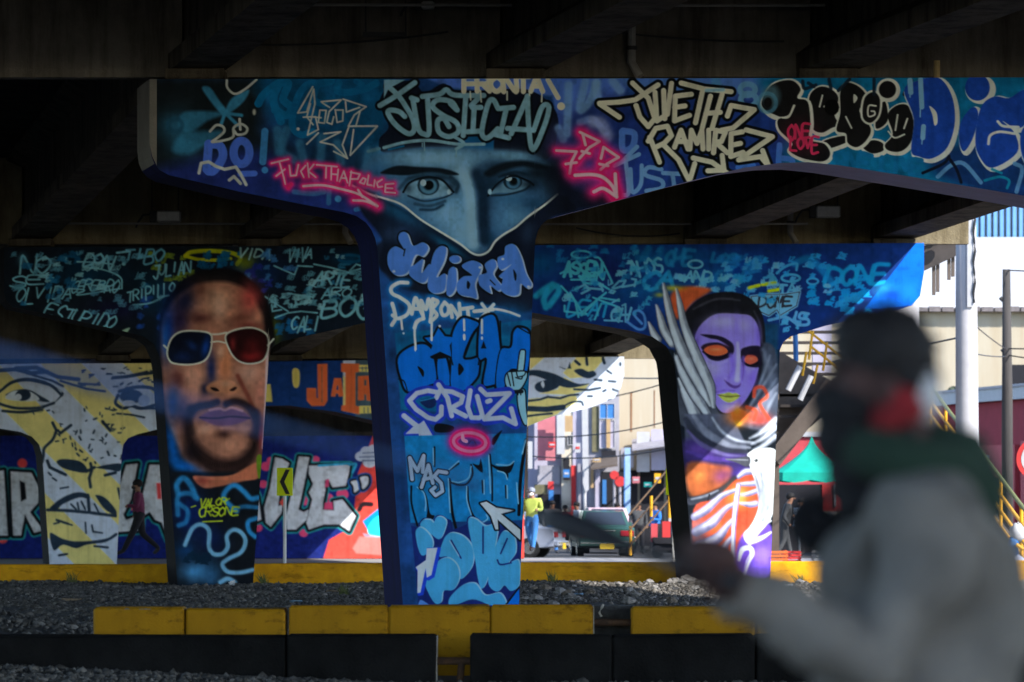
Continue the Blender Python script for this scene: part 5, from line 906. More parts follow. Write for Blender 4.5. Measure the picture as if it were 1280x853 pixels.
def stones(name, spots, size, seed, m):       # thousands of angular stones in one mesh
    g = np.random.default_rng(seed); n = len(spots); base = np.array([(1, 0, 0), (-1, 0, 0), (0, 1, 0), (0, -1, 0), (0, 0, 1), (0, 0, -1), (.6, .6, .5), (-.6, -.5, .6)], float)
    tri = np.array([(0, 2, 6), (2, 4, 6), (4, 0, 6), (2, 1, 4), (1, 3, 7), (3, 4, 7), (4, 1, 7), (3, 0, 4), (2, 0, 5), (1, 2, 5), (3, 1, 5), (0, 3, 5)])
    v = base[None] * (1 + g.uniform(-.35, .35, (n, 8, 1))) * size(g, n)[:, None, None] * np.stack([g.uniform(.7, 1.3, n), g.uniform(.7, 1.3, n), g.uniform(.5, .95, n)], -1)[:, None]
    a = g.uniform(0, 6.28, n); ca, sa = np.cos(a)[:, None], np.sin(a)[:, None]; x, y = v[..., 0] * ca - v[..., 1] * sa, v[..., 0] * sa + v[..., 1] * ca
    v = np.stack([x, y, v[..., 2]], -1) + np.array(spots)[:, None]
    f = (tri[None] + (np.arange(n) * 8)[:, None, None]).reshape(-1, 3); me = bpy.data.meshes.new(name); me.vertices.add(n * 8); me.vertices.foreach_set('co', v.ravel()); nf = len(f)
    me.loops.add(nf * 3); me.loops.foreach_set('vertex_index', f.ravel().astype(np.int32)); me.polygons.add(nf); me.polygons.foreach_set('loop_start', np.arange(0, nf * 3, 3, dtype=np.int32)); me.update(); me.validate()
    col = np.repeat(np.clip(g.lognormal(0, .45, n), .35, 2.6), 8)[:, None] * np.array([[1.0, .98, .95]]) * .5
    at = me.color_attributes.new('tone', 'FLOAT_COLOR', 'POINT'); at.data.foreach_set('color', np.concatenate([col, np.ones((n * 8, 1))], 1).astype(np.float32).ravel())
    me.materials.append(m); o = bpy.data.objects.new(name, me); C.objects.link(o); return o
sm_ = mat('stone_grey', (0.19, 0.178, 0.162), 0.95, 0.35, 20)
_n = sm_.node_tree.nodes; _b = _n['Principled BSDF']; _l = _b.inputs['Base Color'].links[0].from_socket; _a = _n.new('ShaderNodeAttribute'); _a.attribute_name = 'tone'; _m = _n.new('ShaderNodeMix'); _m.data_type = 'RGBA'; _m.blend_type = 'MULTIPLY'; _m.inputs[0].default_value = 1
sm_.node_tree.links.new(_l, _m.inputs[6]); sm_.node_tree.links.new(_a.outputs['Color'], _m.inputs[7]); sm_.node_tree.links.new(_m.outputs[2], _b.inputs['Base Color'])
g = np.random.default_rng(11); sp = []
for Y0, Y1, n in ((50, 60, 9000), (60, 75.4, 36000)):
    for _ in range(n):
        Y = g.uniform(Y0, Y1); x = g.uniform(-.135 * Y, .135 * Y); sp.append((x, Y, gz(x, Y) + .005))
for _ in range(7000):
    Y = g.uniform(41.3, 46); x = g.uniform(-9, -2.8); sp.append((x, Y, gz(x, Y) + .005))
o = stones('gravel', sp, lambda g, n: np.clip(g.lognormal(-3.85, .42, n), .010, .075), 1, sm_); stuff(o); tag(o, 'grey gravel spread around the feet of the piers', 'gravel')
sp = []
for _ in range(16000):
    Y = g.uniform(30, 37.8); x = g.uniform(-.135 * Y, .135 * Y); sp.append((x, Y, -.13 + (max(0, -1.0 - x) * .045 if Y > 34 else 0) * min(1, (Y - 34) / 3.4)))
o = stones('loose_gravel', sp, lambda g, n: np.clip(g.lognormal(-3.9, .4, n), .01, .06), 2, sm_); stuff(o); tag(o, 'fine dark gravel in front of the low black kerb', 'gravel')
b = MB(); b.add([(-30, 30, -.132), (30, 30, -.132), (30, 38, -.132), (-1.0, 38, -.132), (-5.2, 38, .05), (-30, 38, .12)], [(0, 1, 2, 3), (0, 3, 4), (0, 4, 5)]); struct(b.build('gravel_verge', dirt))
# ------------------------------------------------------------------ kerb blocks and barriers
yel = mat('yellow_road_paint', rgb(156, 112, 8), 0.7, 0.22, 3.0, 0.35, 50, stretch=(1, 1, .35), spec=.15, scuff=(3.0, (1, 1, 2.2), .36, .47, (.32, .30, .28)))
yel2 = mat('worn_yellow_paint', rgb(232, 172, 22), 0.7, 0.3, 4.0, 0.35, 50, col2=rgb(196, 136, 20), spec=.15, scuff=(2.0, (.6, 1, 2.5), .34, .45, (.45, .42, .4)))
chip = mat('bare_block_concrete', (0.17, 0.165, 0.16), 0.9, 0.3, 5, 0.5, 40)
blk = mat('sooty_block_concrete', (0.012, 0.012, 0.012), 0.95, 0.5, 3.0, 0.6, 40, spec=.02, scuff=(4.0, (1, 1, .6), .3, .45, (.5, .5, .5)))
rust = mat('rusty_steel', (0.10, 0.05, 0.025), 0.8, 0.5, 12, 0.4, 60, col2=(0.03, 0.02, 0.015))
DB, DY, DK_ = 38.0, 39.5, 75.7
def block(name, x0, x1, y0, y1, D, depth, m, label, cat, grp, edge=None, tilt=0):
    a, c = W(x0, y1, D), W(x1, y0, D); w_, h_ = c.x - a.x, c.z - a.z
    o = thing(name, label, cat, ((a.x + c.x) / 2, D + depth / 2, a.z), grp)
    b = MB(); b.bbox(((a.x + c.x) / 2, D + depth / 2, a.z + h_ / 2), (w_, depth, h_), .018); rj = random.Random(int(x0 * 7 + D)); b.v = [(v[0] + rj.uniform(-.006, .006), v[1] + rj.uniform(-.006, .006), v[2] + rj.uniform(-.006, .006)) for v in b.v]; bd = b.build('block_body', m, o); o.rotation_euler = (0, tilt, random.uniform(-.004, .004))
    return o
YB = [(117, 230, 760), (232, 357, 761.5), (360.5, 485, 758), (486, 613, 757.5), (614, 742, 757), (790, 944, 759), (945.5, 1098, 760), (1099.5, 1253, 765), (1255, 1410, 768)]
yl = ['chipped yellow block at the left end of the front yellow row', 'second yellow block from the left end of the front row', 'third yellow block from the left end of the front row', 'yellow block in front of the left foot of the nearest pier', 'yellow block before the nearest pier, left of the rusty pipe gap', 'yellow block just right of the rusty pipe gap', 'yellow block behind the forearm of the man in the hoodie', 'yellow block hidden behind the man in the hoodie', 'yellow block at the right edge beside the man in the hoodie']
for i, ((x0, x1, y0), lb) in enumerate(zip(YB, yl)):
    o = block('barrier_block', x0, x1, y0, 850, DY, .42, yel, lb, 'barrier block', 'yellow blocks in the front row', tilt=random.uniform(-.003, .003))
    if i == 0:      # chipped paint along the top
        b = MB(); rr = random.Random(3)
        for k in range(16):
            px = rr.uniform(120, 190) if k < 11 else rr.uniform(118, 128); py = rr.uniform(760.5, 764) if k < 11 else rr.uniform(761, 772); r_ = rr.uniform(.012, .03); c0 = W(px, py, DY - .003)
            b.add([c0 + Vector((r_ * (1.3 if k < 11 else .7) * math.cos(t) * rr.uniform(.5, 1.2), 0, r_ * .6 * math.sin(t) * rr.uniform(.5, 1.2))) for t in [j * .9 for j in range(7)]], [tuple(range(7))])
        stuff(b.build('paint_chips', chip, o))
    if i == 4:
        b = MB(); e = W(742, 757, DY); b.box((e.x + .004, DY + .21, e.z - .33), (.006, .40, .64)); b.build('unpainted_end', conc_l, o)
KB = [(-170, 357), (358.5, 545), (587, 764.5), (766, 944.5), (946, 1128), (1129.5, 1312)]
kl = ['long black kerb beam at the left before the yellow row', 'black kerb block with a bare grey end left of the open gap', 'black kerb block directly right of the open gap', 'black kerb block under the rusty pipe of the yellow row', 'black kerb block below the forearm of the man in the hoodie', 'black kerb block behind the man in the hoodie']
for i, ((x0, x1), lb) in enumerate(zip(KB, kl)):
    o = block('kerb_block', x0, x1, 794.5 + (1 if i < 1 else 0), 856, DB, .5, blk, lb, 'kerb block', 'black blocks in front of the yellow row', tilt=random.uniform(-.003, .003))
    if i == 1:
        b = MB(); e = W(545, 796, DB); b.box((e.x + .004, DB + .25, e.z - .2), (.006, .46, .40)); b.build('bare_end', conc_l, o)
o = thing('tie_bar', 'rusty bar with a short post joining the black kerb blocks', 'bar', W(566, 850, DB + .2))
b = MB(); b.tube([W(536, 826.5, DB + .2), W(592, 826.5, DB + .2)], .036); b.build('pipe', rust, o); b = MB(); b.tube([W(577, 829, DB + .2), W(575, 852, DB + .2)], .034); b.build('post', rust, o)
o = thing('tie_bar', 'rusty pipe across the gap in the yellow blocks', 'bar', W(766, 780, DY + .2))
b = MB(); b.tube([W(736, 778, DY + .2), W(795, 778.5, DY + .2)], .034); b.build('pipe', rust, o)
b = MB(); b.tube([W(752, 771, DY + .1), W(749, 766, DY + .1), W(752, 760, DY + .1), W(754, 756, DY + .12)], .012, 6); b.build('bent_wire', conc_l, o)
b = MB(); b.box(W(766, 790, DY + .7), (.5, .5, .5)); b.build('soil_fill', dirt, o)
# far row of yellow kerb blocks on the edge of the raised median
kb = thing('median_kerb', 'long low yellow kerb running behind the middle pier', 'kerb', W(640, 731, DK_)); b = MB(); rj = random.Random(2); n = 90
xs = np.linspace(-420, 1700, n); vs = []
for x in xs:
    tp = 706 - .004 * x + rj.uniform(-.25, .25)
    for y, dy in ((733, 0), (tp + 1, 0), (tp, .025), (tp, .35), (733, .35)): p = W(x, y, DK_); vs.append((p.x, p.y + dy + rj.uniform(-.004, .004), p.z))
b.add(vs, [(i * 5 + k, i * 5 + k + 1, i * 5 + k + 6, i * 5 + k + 5) for i in range(n - 1) for k in range(4)] + [(0, 1, 2, 3, 4), tuple(5 * n - 5 + k for k in (4, 3, 2, 1, 0))]); b.build('kerb_stone', yel2, kb)
b = MB(); b.add([(x, Y, far(Y) + .03) for Y in (DK_ + .36, 88, 117) for x in (-40, 40)], [(0, 1, 3, 2), (2, 3, 5, 4)]); struct(b.build('pavement', pave))
# scattered rubble lumps right of the nearest pier
rr = random.Random(21); lump = []
rk = [mat('rubble_grey', (0.23, 0.215, 0.2), .95, .4, 12, .5, 60), mat('rubble_brown', (0.15, 0.125, 0.10), .95, .4, 12, .5, 60), mat('rubble_pale', (0.24, 0.23, 0.22), .95, .35, 12, .5, 60)]
for k in range(4):
    b = MB(); b.ell((0, 0, 0), (1, 1, .75), 8, 5); r2 = np.random.default_rng(k); b.v = [tuple(np.array(v) * r2.uniform(.6, 1.15)) for v in b.v]; lump.append(b)
for k in range(64):
    Y = rr.uniform(60, 74.5); px = rr.uniform(655, 1040) if k < 52 else rr.uniform(1250, 1310); x = (px - 640) / FPX * Y; s_ = rr.uniform(.04, .10) * (1.25 if 820 < px < 900 and Y > 70 else 1)
    if k in (50, 51): px, Y, s_ = (858, 73.8, .17) if k == 50 else (842, 73.6, .13); x = (px - 640) / FPX * Y
    l_ = lump[k % 4]; b = MB(); b.v = [(x + v[0] * s_ * 1.2, Y + v[1] * s_, gz(x, Y) + s_ * .4 + v[2] * s_) for v in l_.v]; b.f = list(l_.f); b.mi = list(l_.mi)
    o = b.build('rubble_chunk', rk[k % 3], org=(x, Y, gz(x, Y))); tag(o, 'chunk of broken concrete among the gravel right of the nearest pier' if k < 52 else 'chunk of broken concrete by the right edge behind the man in the hoodie', 'rubble', 'rubble right of the nearest pier' if k < 52 else 'rubble at the right edge')
paper = mat('crumpled_paper', (0.7, 0.7, 0.7), .8, .15, 8)
for px, py, lb in ((485, 739, 'crumpled white paper on the gravel left of the nearest pier'), (290, 733, 'white scrap lying at the foot of the sunglasses portrait leg')):
    b = MB(); Y = 1.68 * FPX / (py - HZ); x = (px - 640) / FPX * Y; b.ell((x, Y, GZ + .05), (.055, .05, .045), 7, 5); r2 = np.random.default_rng(px); b.v = [tuple(np.array(v) + r2.normal(0, .012, 3)) for v in b.v]; tag(b.build('paper_scrap', paper, org=(x, Y, GZ)), lb, 'litter')

weed = mat('dry_grass', (.10, .12, .04), .8, .4, 10); card = mat('flattened_card', (.30, .22, .14), .9, .3, 8); pet = mat('plastic_wrapper', (.18, .30, .42), .4, .3, 8)
for k, (px, Y, lb) in enumerate(((150, 44.5, 'dry grass tuft beyond the chipped end block'), (330, 73.5, 'dry grass tuft right of the sunglasses portrait leg'), (690, 74.8, 'dry grass tuft against the far kerb right of the nearest pier'), (1262, 74.0, 'green grass tuft at the right edge behind the man in the hoodie'), (1000, 74.6, 'dry grass tuft right of the leg painted with the woman'), (90, 74.6, 'dry grass tuft against the far kerb under the striped pier'), (430, 66, 'dry grass tuft on the gravel left of the nearest pier'))):
    x = (px - 640) / FPX * Y; g = np.random.default_rng(k + 40); b = MB(); z = gz(x, Y)
    for q in range(46):
        a, r_ = g.uniform(0, 6.28), g.uniform(0, .09); bx, by = x + r_ * math.cos(a), Y + r_ * math.sin(a); h = g.uniform(.07, .24); lx, ly = g.normal(0, .06, 2)
        b.add([(bx - .006, by, z), (bx + .006, by, z), (bx + lx * .5 + .004, by + ly * .5, z + h * .6), (bx + lx, by + ly, z + h)], [(0, 1, 2), (0, 2, 3)])
    tag(stuff(b.build('grass_tuft', weed, org=(x, Y, z))), lb, 'grass')
for k, (px, Y, w_, m, lb) in enumerate(((420, 68, .22, card, 'flattened brown card on the gravel left of the nearest pier'), (720, 66, .16, pet, 'blue wrapper on the rubble right of the nearest pier'), (90, 62, .2, card, 'flattened brown card on the gravel at far left'), (600, 71, .14, paper, 'white wrapper behind the nearest pier foot'), (370, 62, .13, pet, 'blue wrapper on the gravel between the two painted legs'), (980, 70, .2, paper, 'white sheet on the rubble right of the leg painted with the woman'))):
    x = (px - 640) / FPX * Y; g = np.random.default_rng(k + 70); b = MB(); z = gz(x, Y) + .045; n = 4
    b.add([(x + (i / n - .5) * w_ * 1.4, Y + (j / n - .5) * w_, z + g.uniform(0, .035)) for j in range(n + 1) for i in range(n + 1)], [(j * (n + 1) + i, j * (n + 1) + i + 1, (j + 1) * (n + 1) + i + 1, (j + 1) * (n + 1) + i) for j in range(n) for i in range(n)]); o = b.build('litter_sheet', m, org=(x, Y, z)); so = o.modifiers.new('thickness', 'SOLIDIFY'); so.thickness = .004; tag(o, lb, 'litter')
# ------------------------------------------------------------------ fittings under the deck
gal = mat('galvanised_metal', (0.42, 0.42, 0.41), .5, .2, 10, metal=.3); dkm = mat('dark_fitting', (0.03, 0.03, 0.03), .6, .3, 10); cond = mat('conduit_grey', (0.22, 0.21, 0.2), .6, .25, 4)
def lamp_box(px, py, D, wpx, hpx, lb, arm=True):
    o = thing('light_fitting', lb, 'light fitting', W(px, py, D)); s_ = D / FPX
    b = MB(); b.bbox(W(px, py, D), (wpx * s_, .2, hpx * s_), .02); b.build('lamp_housing', gal, o)
    b = MB(); b.bbox(W(px - wpx * .5 - 4.5, py, D), (8 * s_, .16, hpx * 1.05 * s_), .01); b.build('ballast_box', dkm, o)
    b = MB(); b.tube([W(px - wpx * .5 - 8, py - 3, D), W(px - wpx * .5 - 17, py - 2, D), W(px - wpx * .5 - 24, py + 8, D), W(px - wpx * .5 - 26, py + 14, D)], .02, 6); b.build('cable_loop', dkm, o)
    for dx in (-wpx * .5 - 6, wpx * .4):
        b = MB(); b.tube([W(px + dx, py - hpx * .4, D), W(px + dx, py - 48, D)], .012, 6); b.build('hanger_rod', dkm, o)
    return o
lamp_box(1035, 265, D2 + .35, 30, 15, 'pale box lamp hung above the woman painted on the middle pier')
lamp_box(211, 271, D2 + .35, 30, 14, 'pale box lamp hung above the sunglasses portrait')
lamp_box(535, 7, D1 + .2, 16, 9, 'small box lamp at the top edge above the grey lettering')
for px0, px1, py, D, lb in ((300, 1330, 6, D1 + .1, 'long thin conduit across the girders above the nearest pier'), (40, 1010, 279.5, D2 + .2, 'long thin conduit across the girders above the middle pier')):
    b = MB(); b.tube([W(px0, py, D), W((px0 + px1) / 2, py + 1, D), W(px1, py + .5, D)], .02, 6); tag(b.build('conduit', cond, org=W(px0, py, D)), lb, 'conduit')
o = thing('cable_tray', 'small hanging bracket below the deck left of the top lamp', 'bracket', W(481, 44, D1 + .2)); b = MB(); b.box(W(481, 43, D1 + .2), (.55, .06, .05)); b.build('tray', dkm, o)
for x in (457, 507): b = MB(); b.tube([W(x, 42, D1 + .2), W(x, -30, D1 + .2)], .012, 6); b.build('hanger_rod', dkm, o)
b = MB(); b.tube([W(1171, 98, D1 + .3), W(1171, 76, D1 + .3)], .04, 8); tag(b.build('drain_pipe', mat('brass_pipe', (.35, .26, .12), .6, .2, 8), org=W(1171, 98, D1 + .3)), 'short tan drain stub standing on the nearest pier cap', 'pipe')

for k, (gi, D, z, lb) in enumerate(((1, D1, ztop[1], 'drain pipe down the diaphragm left of the grey lettering'), (3, D1, ztop[1], 'drain pipe down the diaphragm above the black bubble letters'), (1, D2, ztop[2], 'drain pipe above the sunglasses portrait'), (3, D2, ztop[2], 'drain pipe above the woman painted on the middle pier'))):
    x = gx(X1[gi], D) + 1.35; b = MB(); b.tube([(x, D + .5, z + 1.55), (x, D + .5, z + .25), (x + .1, D + .42, z + .06)], .055, 10); o = thing('drain_pipe', lb, 'pipe', (x, D + .5, z)); b.build('pipe', cond, o)
    for q in (.4, 1.1): b = MB(); b.tube([(x, D + .5, z + q), (x, D + .5, z + q + .05)], .075, 10); b.build('pipe_collar', dkm, o)
for k, (px0, y0, px1, y1, D, lb) in enumerate(((700, 30, 980, 52, D1 + .5, 'loose cable sagging over the cream lettering'), (290, 55, 560, 40, D1 + .5, 'loose cable sagging over the grey lettering'), (720, 285, 850, 292, D2 + .5, 'loose cable above the middle pier, left of the woman'))):
    b = MB(); b.tube([W(px0 + (px1 - px0) * t, y0 + (y1 - y0) * t + 26 * t * (1 - t), D) for t in np.linspace(0, 1, 11)], .014, 6); tag(b.build('cable', dkm, org=W(px0, y0, D)), lb, 'cable')

# ------------------------------------------------------------------ chevron signs
fluo = mat('fluorescent_sheeting', (0.62, 0.72, 0.0), .5, .06, 5); sblk = mat('sign_black', (.015, .015, .015), .5, .1, 5); post = mat('painted_post', (.62, .62, .62), .5, .12, 8)
def chevron(px, yt, yb, ybase, wpx, D, lb, flip=1):
    base = W(px, ybase, D); o = thing('chevron_sign', lb, 'road sign', base, 'chevron signs on the median')
    b = MB(); b.tube([base, W(px, yt + 2, D)], .03, 10); b.build('post', post, o)
    s_ = D / FPX; b = MB(); b.bbox(W(px, (yt + yb) / 2, D - .045), (wpx * s_, .02, (yb - yt) * s_), .008); bd = b.build('sign_board', fluo, o)
    m_ = (yt + yb) / 2; h_ = (yb - yt) * .44; wq = wpx * .34 * flip
    b = MB(); b.prism([W(px + x * wq, m_ + y * h_, D - .0585) for x, y in ((.95, -1), (.15, -1), (-.95, 0), (.15, 1), (.95, 1), (-.1, 0))], (0, .002, 0)); b.build('chevron_mark', sblk, bd)
    return o
chevron(356, 585, 620, 727, 20, 77, 'yellow chevron sign before the white lettering of the mural wall')
o = chevron(842, 586, 619, 727, 20, 77, 'yellow chevron sign beside the leg painted with the woman', -1)
# ------------------------------------------------------------------ people
def skin_mesh(name, J, E, root, sub=2, mats=(), mof=None):
    ks = list(J); me = bpy.data.meshes.new(name + '_frame'); me.from_pydata([J[k][:3] for k in ks], [(ks.index(a), ks.index(b)) for a, b in E], [])
    ob = bpy.data.objects.new(name + '_frame', me); C.objects.link(ob)
    ob.modifiers.new('skin', 'SKIN'); s_ = ob.modifiers.new('sub', 'SUBSURF'); s_.levels = sub; s_.render_levels = sub
    d = me.skin_vertices[0].data
    for i, k in enumerate(ks): r_ = J[k][3:]; d[i].radius = (r_[0], r_[1] if len(r_) > 1 else r_[0]); d[i].use_root = (k == root)
    dg = bpy.context.evaluated_depsgraph_get(); dg.update(); m2 = bpy.data.meshes.new_from_object(ob.evaluated_get(dg)); m2.name = name
    bpy.data.objects.remove(ob); m2.materials.clear()
    for m in mats: m2.materials.append(m)
    pts = [Vector(J[k][:3]) for k in ks]
    for p in m2.polygons:
        p.use_smooth = True
        if mof:
            best = None; bd = 1e9
            for a, b in E:
                A, B = Vector(J[a][:3]), Vector(J[b][:3]); v = B - A; t = max(0, min(1, (p.center - A).dot(v) / max(v.length_squared, 1e-9))); q = A + v * t; dd = (p.center - q).length
                if dd < bd: bd = dd; best = (a, b, t)
            p.material_index = mof(*best, p.center)
    return m2
skin_b = mat('brown_skin', (0.26, 0.13, 0.08), .55, .12, 12); hairm = mat('black_hair', (0.008, 0.007, 0.007), .75, .3, 40, .4, 80); shoe = mat('dark_shoes', (.02, .02, .022), .6, .3, 10)
def walker(name, label, base, rz, sc, top, leg, arms, stride, cap=None, face=None, lean=0.0, group=None):
    # stands at the origin facing -X; legs apart along X by stride
    s = stride
    J = dict(pel=(0, 0, .93, .13, .15), wst=(-.01 + lean * .2, 0, 1.07, .125, .15), cst=(-.02 + lean * .5, 0, 1.30, .125, .185), nb=(-.02 + lean * .8, 0, 1.46, .07, .09), nk=(-.03 + lean, 0, 1.52, .055, .055), hd=(-.05 + lean, 0, 1.60, .085, .075), ht=(-.045 + lean, 0, 1.70, .085, .075),
             hl=(0, -.1, .88, .105, .105), kl=(-.12 * s - .02, -.1, .50, .075, .075), al=(-.34 * s + .02, -.1, .11, .052, .052), fl=(-.34 * s - .14, -.1, .04, .042, .036),
             hr=(0, .1, .88, .105, .105), kr=(.06 * s, .1, .50, .075, .075), ar=(.40 * s, .1, .14 + .03 * s, .052, .052), fr=(.40 * s - .12, .1, .04, .042, .036),
             sl=(-.01 + lean * .7, -.2, 1.41, .075, .075), sr=(-.01 + lean * .7, .2, 1.41, .075, .075))
    (el, wl), (er, wr) = arms
    J.update(el=(*el, .055, .055), wl=(*wl, .042, .042), ml=(wl[0] - .05, wl[1], wl[2] - .05, .04, .025), er=(*er, .055, .055), wr=(*wr, .042, .042), mr=(wr[0] - .05, wr[1], wr[2] - .05, .04, .025))
    E = [('pel', 'wst'), ('wst', 'cst'), ('cst', 'nb'), ('nb', 'nk'), ('nk', 'hd'), ('hd', 'ht'), ('pel', 'hl'), ('hl', 'kl'), ('kl', 'al'), ('al', 'fl'), ('pel', 'hr'), ('hr', 'kr'), ('kr', 'ar'), ('ar', 'fr'), ('cst', 'sl'), ('sl', 'el'), ('el', 'wl'), ('wl', 'ml'), ('cst', 'sr'), ('sr', 'er'), ('er', 'wr'), ('wr', 'mr')]
    def mof(a, b, t, c):
        if b in ('fl', 'fr'): return 3
        if b in ('kl', 'kr', 'al', 'ar', 'hl', 'hr') or c.z < .95 and a == 'pel': return 2
        if b in ('nk', 'hd', 'ht', 'ml', 'mr'): return 0
        return 1
    me = skin_mesh('body', J, E, 'pel', 2, (skin_b, top, leg, shoe), mof)
    o = thing(name, label, 'person', base, group); o.rotation_euler = (0, 0, rz); o.scale = (sc * 1.12, sc * 1.12, sc)
    bo = bpy.data.objects.new('body', me); C.objects.link(bo); bo.parent = o
    hx = -.045 + lean
    b = MB(); b.ell((hx + .012, 0, 1.665), (.108, .092, .105), 14, 8); b.v = [v if v[2] > 1.6 or v[0] > hx else (v[0], v[1], max(v[2], 1.64)) for v in b.v]; b.build('cap' if cap else 'hair', cap or hairm, o, org=(0, 0, 0), smooth=True)
    if cap: b = MB(); b.box((hx - .12, 0, 1.66), (.09, .13, .015)); b.build('cap_visor', cap, o, org=(0, 0, 0))
    b = MB(); b.ell((hx - .095, 0, 1.60), (.02, .014, .022), 8, 5); b.build('nose', skin_b, o, org=(0, 0, 0), smooth=True)
    for y in (-.035, .035): b = MB(); b.ell((hx - .083, y, 1.63), (.012, .014, .008), 8, 5); b.build('eye', sblk, o, org=(0, 0, 0), smooth=True)
    if face: b = MB(); b.ell((hx - .052, 0, 1.575), (.066, .068, .05), 12, 7); b.build('face_mask', face, o, org=(0, 0, 0), smooth=True)
    return o
wine = mat('wine_jacket', (0.13, 0.02, 0.06), .8, .3, 10); dkt = mat('dark_trousers', (.012, .012, .016), .85, .3, 10); lime = mat('lime_jacket', (0.42, 0.50, 0.10), .75, .2, 8); jean = mat('blue_jeans', (0.035, 0.16, 0.42), .85, .25, 14); wht = mat('white_cloth', (.75, .75, .76), .8, .1, 8); gcoat = mat('grey_coat', (.05, .052, .055), .85, .25, 10); bshirt = mat('blue_shirt', (.02, .16, .5), .8, .2, 10); capm = mat('pale_cap', (.2, .22, .27), .8, .1, 8)
rdm = mat('red_cloth', (.45, .03, .03), .8, .2, 8)
hang = (((.06, -.25, 1.13), (.0, -.25, .90)), ((.04, .25, 1.13), (-.06, .25, .90)))
carry = (((-.02, -.26, 1.13), (-.22, -.20, 1.16)), ((.04, .26, 1.12), (-.10, .24, .92)))
walker('person', 'person in a wine coloured jacket and dark trousers walking past the mural wall', (W(174, 695, 104).x, 104, W(174, 695, 104).z), 0, 1.06, wine, dkt, carry, 1.0, None, sblk)
walker('person', 'person in a lime jacket, blue jeans, cap and white face mask beside the nearest pier', (W(665, 690, 113).x, 113, W(665, 690, 113).z), R(70), .97, lime, jean, carry, .7, capm, wht)
walker('person', 'person in a grey coat bending over the stall under the green canopy', (W(981, 712, 116).x, 116, far(116)), R(180), 1.03, gcoat, gcoat, carry, .5, None, None, -.10)
walker('person', 'person in a bright blue shirt behind the pink car', (W(742, 650, 158).x, 158, far(158)), R(90), 1.0, bshirt, dkt, hang, .2, None, None)
walker('person', 'person in black and red standing behind the far parked car', (W(707, 650, 156).x, 156, far(156)), R(60), .94, rdm, dkt, hang, .2, None, None)
walker('person', 'dark haired person by the yellow railing near the right chevron sign', (W(798, 650, 140).x, 140, far(140)), R(100), .97, gcoat, dkt, hang, .3, None, None)

for px, D, rz, tp, lg, st2, lb in ((722, 146, 20, wht, jean, .8, 'person in white walking past the red door'), (770, 150, 160, rdm, dkt, .6, 'person in red walking under the round red signs'), (690, 138, 100, gcoat, jean, .5, 'person in grey behind the silver blue car'), (820, 144, 30, bshirt, dkt, .9, 'person in blue walking beyond the hand cart'), (1003, 126, 40, wht, dkt, .4, 'person in white behind the stall counter')):
    walker('person', lb, (W(px, 650, D).x, D, far(D)), R(rz), .98, tp, lg, carry if st2 > .6 else hang, st2)

# ------------------------------------------------------------------ the man in the foreground
MD = 6.7
grey = mat('grey_hoodie_fleece', (0.155, 0.145, 0.128), .95, .5, 5, .5, 120); green = mat('dark_green_hood', (0.012, 0.03, 0.018), .95, .3, 9, .5, 120); blackc = mat('black_bandana', (0.006, 0.006, 0.007), .9, .3, 14, .3, 90)
redw = mat('red_bandana', (0.17, 0.009, 0.012), .9, .3, 14, .3, 90); wband = mat('white_knot_cloth', (.42, .42, .42), .9, .2, 14); jeansd = mat('dark_jeans', (.02, .022, .03), .9, .25, 12); skin_d = mat('tanned_skin', (0.045, 0.02, 0.016), .7, .12, 14)
def Q(px, py, dD=0.0, *r): p = W(px, py, MD + dD); return (p.x, p.y, p.z, *r)
J = dict(pel=Q(1172, 1060, 0, .15, .17), wst=Q(1165, 960, 0, .14, .17), bel=Q(1152, 850, 0, .118, .18), cst=Q(1150, 730, 0, .116, .19), up=Q(1156, 650, 0, .092, .16), nb=Q(1148, 590, 0, .075, .085), nk=Q(1128, 555, 0, .06, .06), hd=Q(1106, 512, 0, .075, .070), hm=Q(1093, 465, 0, .084, .076), ht=Q(1098, 425, 0, .074, .066), jaw=Q(1066, 535, 0, .040, .045),
         sl=Q(1172, 655, -.17, .085, .085), el=Q(1090, 838, -.20, .066, .066), fm=Q(1000, 790, -.24, .060, .060), wl=Q(912, 735, -.27, .042, .042), sr=Q(1155, 655, .17, .085, .085), er=Q(1095, 800, .22, .062, .062), fr=Q(1060, 730, .16, .055, .055), wr=Q(1042, 682, .10, .04, .04),
         hl=Q(1172, 1100, -.1, .11, .11), kl=Q(1150, 1430, -.1, .075, .075), al=Q(1185, 1740, -.1, .055, .055), hr=Q(1172, 1100, .1, .11, .11), kr=Q(1190, 1430, .12, .075, .075), ar=Q(1235, 1740, .12, .055, .055))
zf = .10
for k in ('al', 'ar'): v = list(J[k]); v[2] = zf + .10; J[k] = tuple(v)
for k, s_ in (('fl', 'al'), ('ff', 'ar')): a = J[s_]; J[k] = (a[0] - .15, a[1], zf + .045, .045, .045)
E = [('pel', 'wst'), ('wst', 'bel'), ('bel', 'cst'), ('cst', 'up'), ('up', 'nb'), ('nb', 'nk'), ('nk', 'hd'), ('hd', 'hm'), ('hm', 'ht'), ('hd', 'jaw'), ('up', 'sl'), ('sl', 'el'), ('el', 'fm'), ('fm', 'wl'), ('up', 'sr'), ('sr', 'er'), ('er', 'fr'), ('fr', 'wr'), ('pel', 'hl'), ('hl', 'kl'), ('kl', 'al'), ('al', 'fl'), ('pel', 'hr'), ('hr', 'kr'), ('kr', 'ar'), ('ar', 'ff')]
def mofm(a, b, t, c):
    if b in ('fl', 'ff'): return 3
    if b in ('kl', 'kr', 'al', 'ar', 'hl', 'hr'): return 2
    if b in ('nk', 'hd', 'hm', 'ht', 'jaw'): return 0
    return 1
me = skin_mesh('body', J, E, 'pel', 3, (skin_d, grey, jeansd, shoe), mofm)
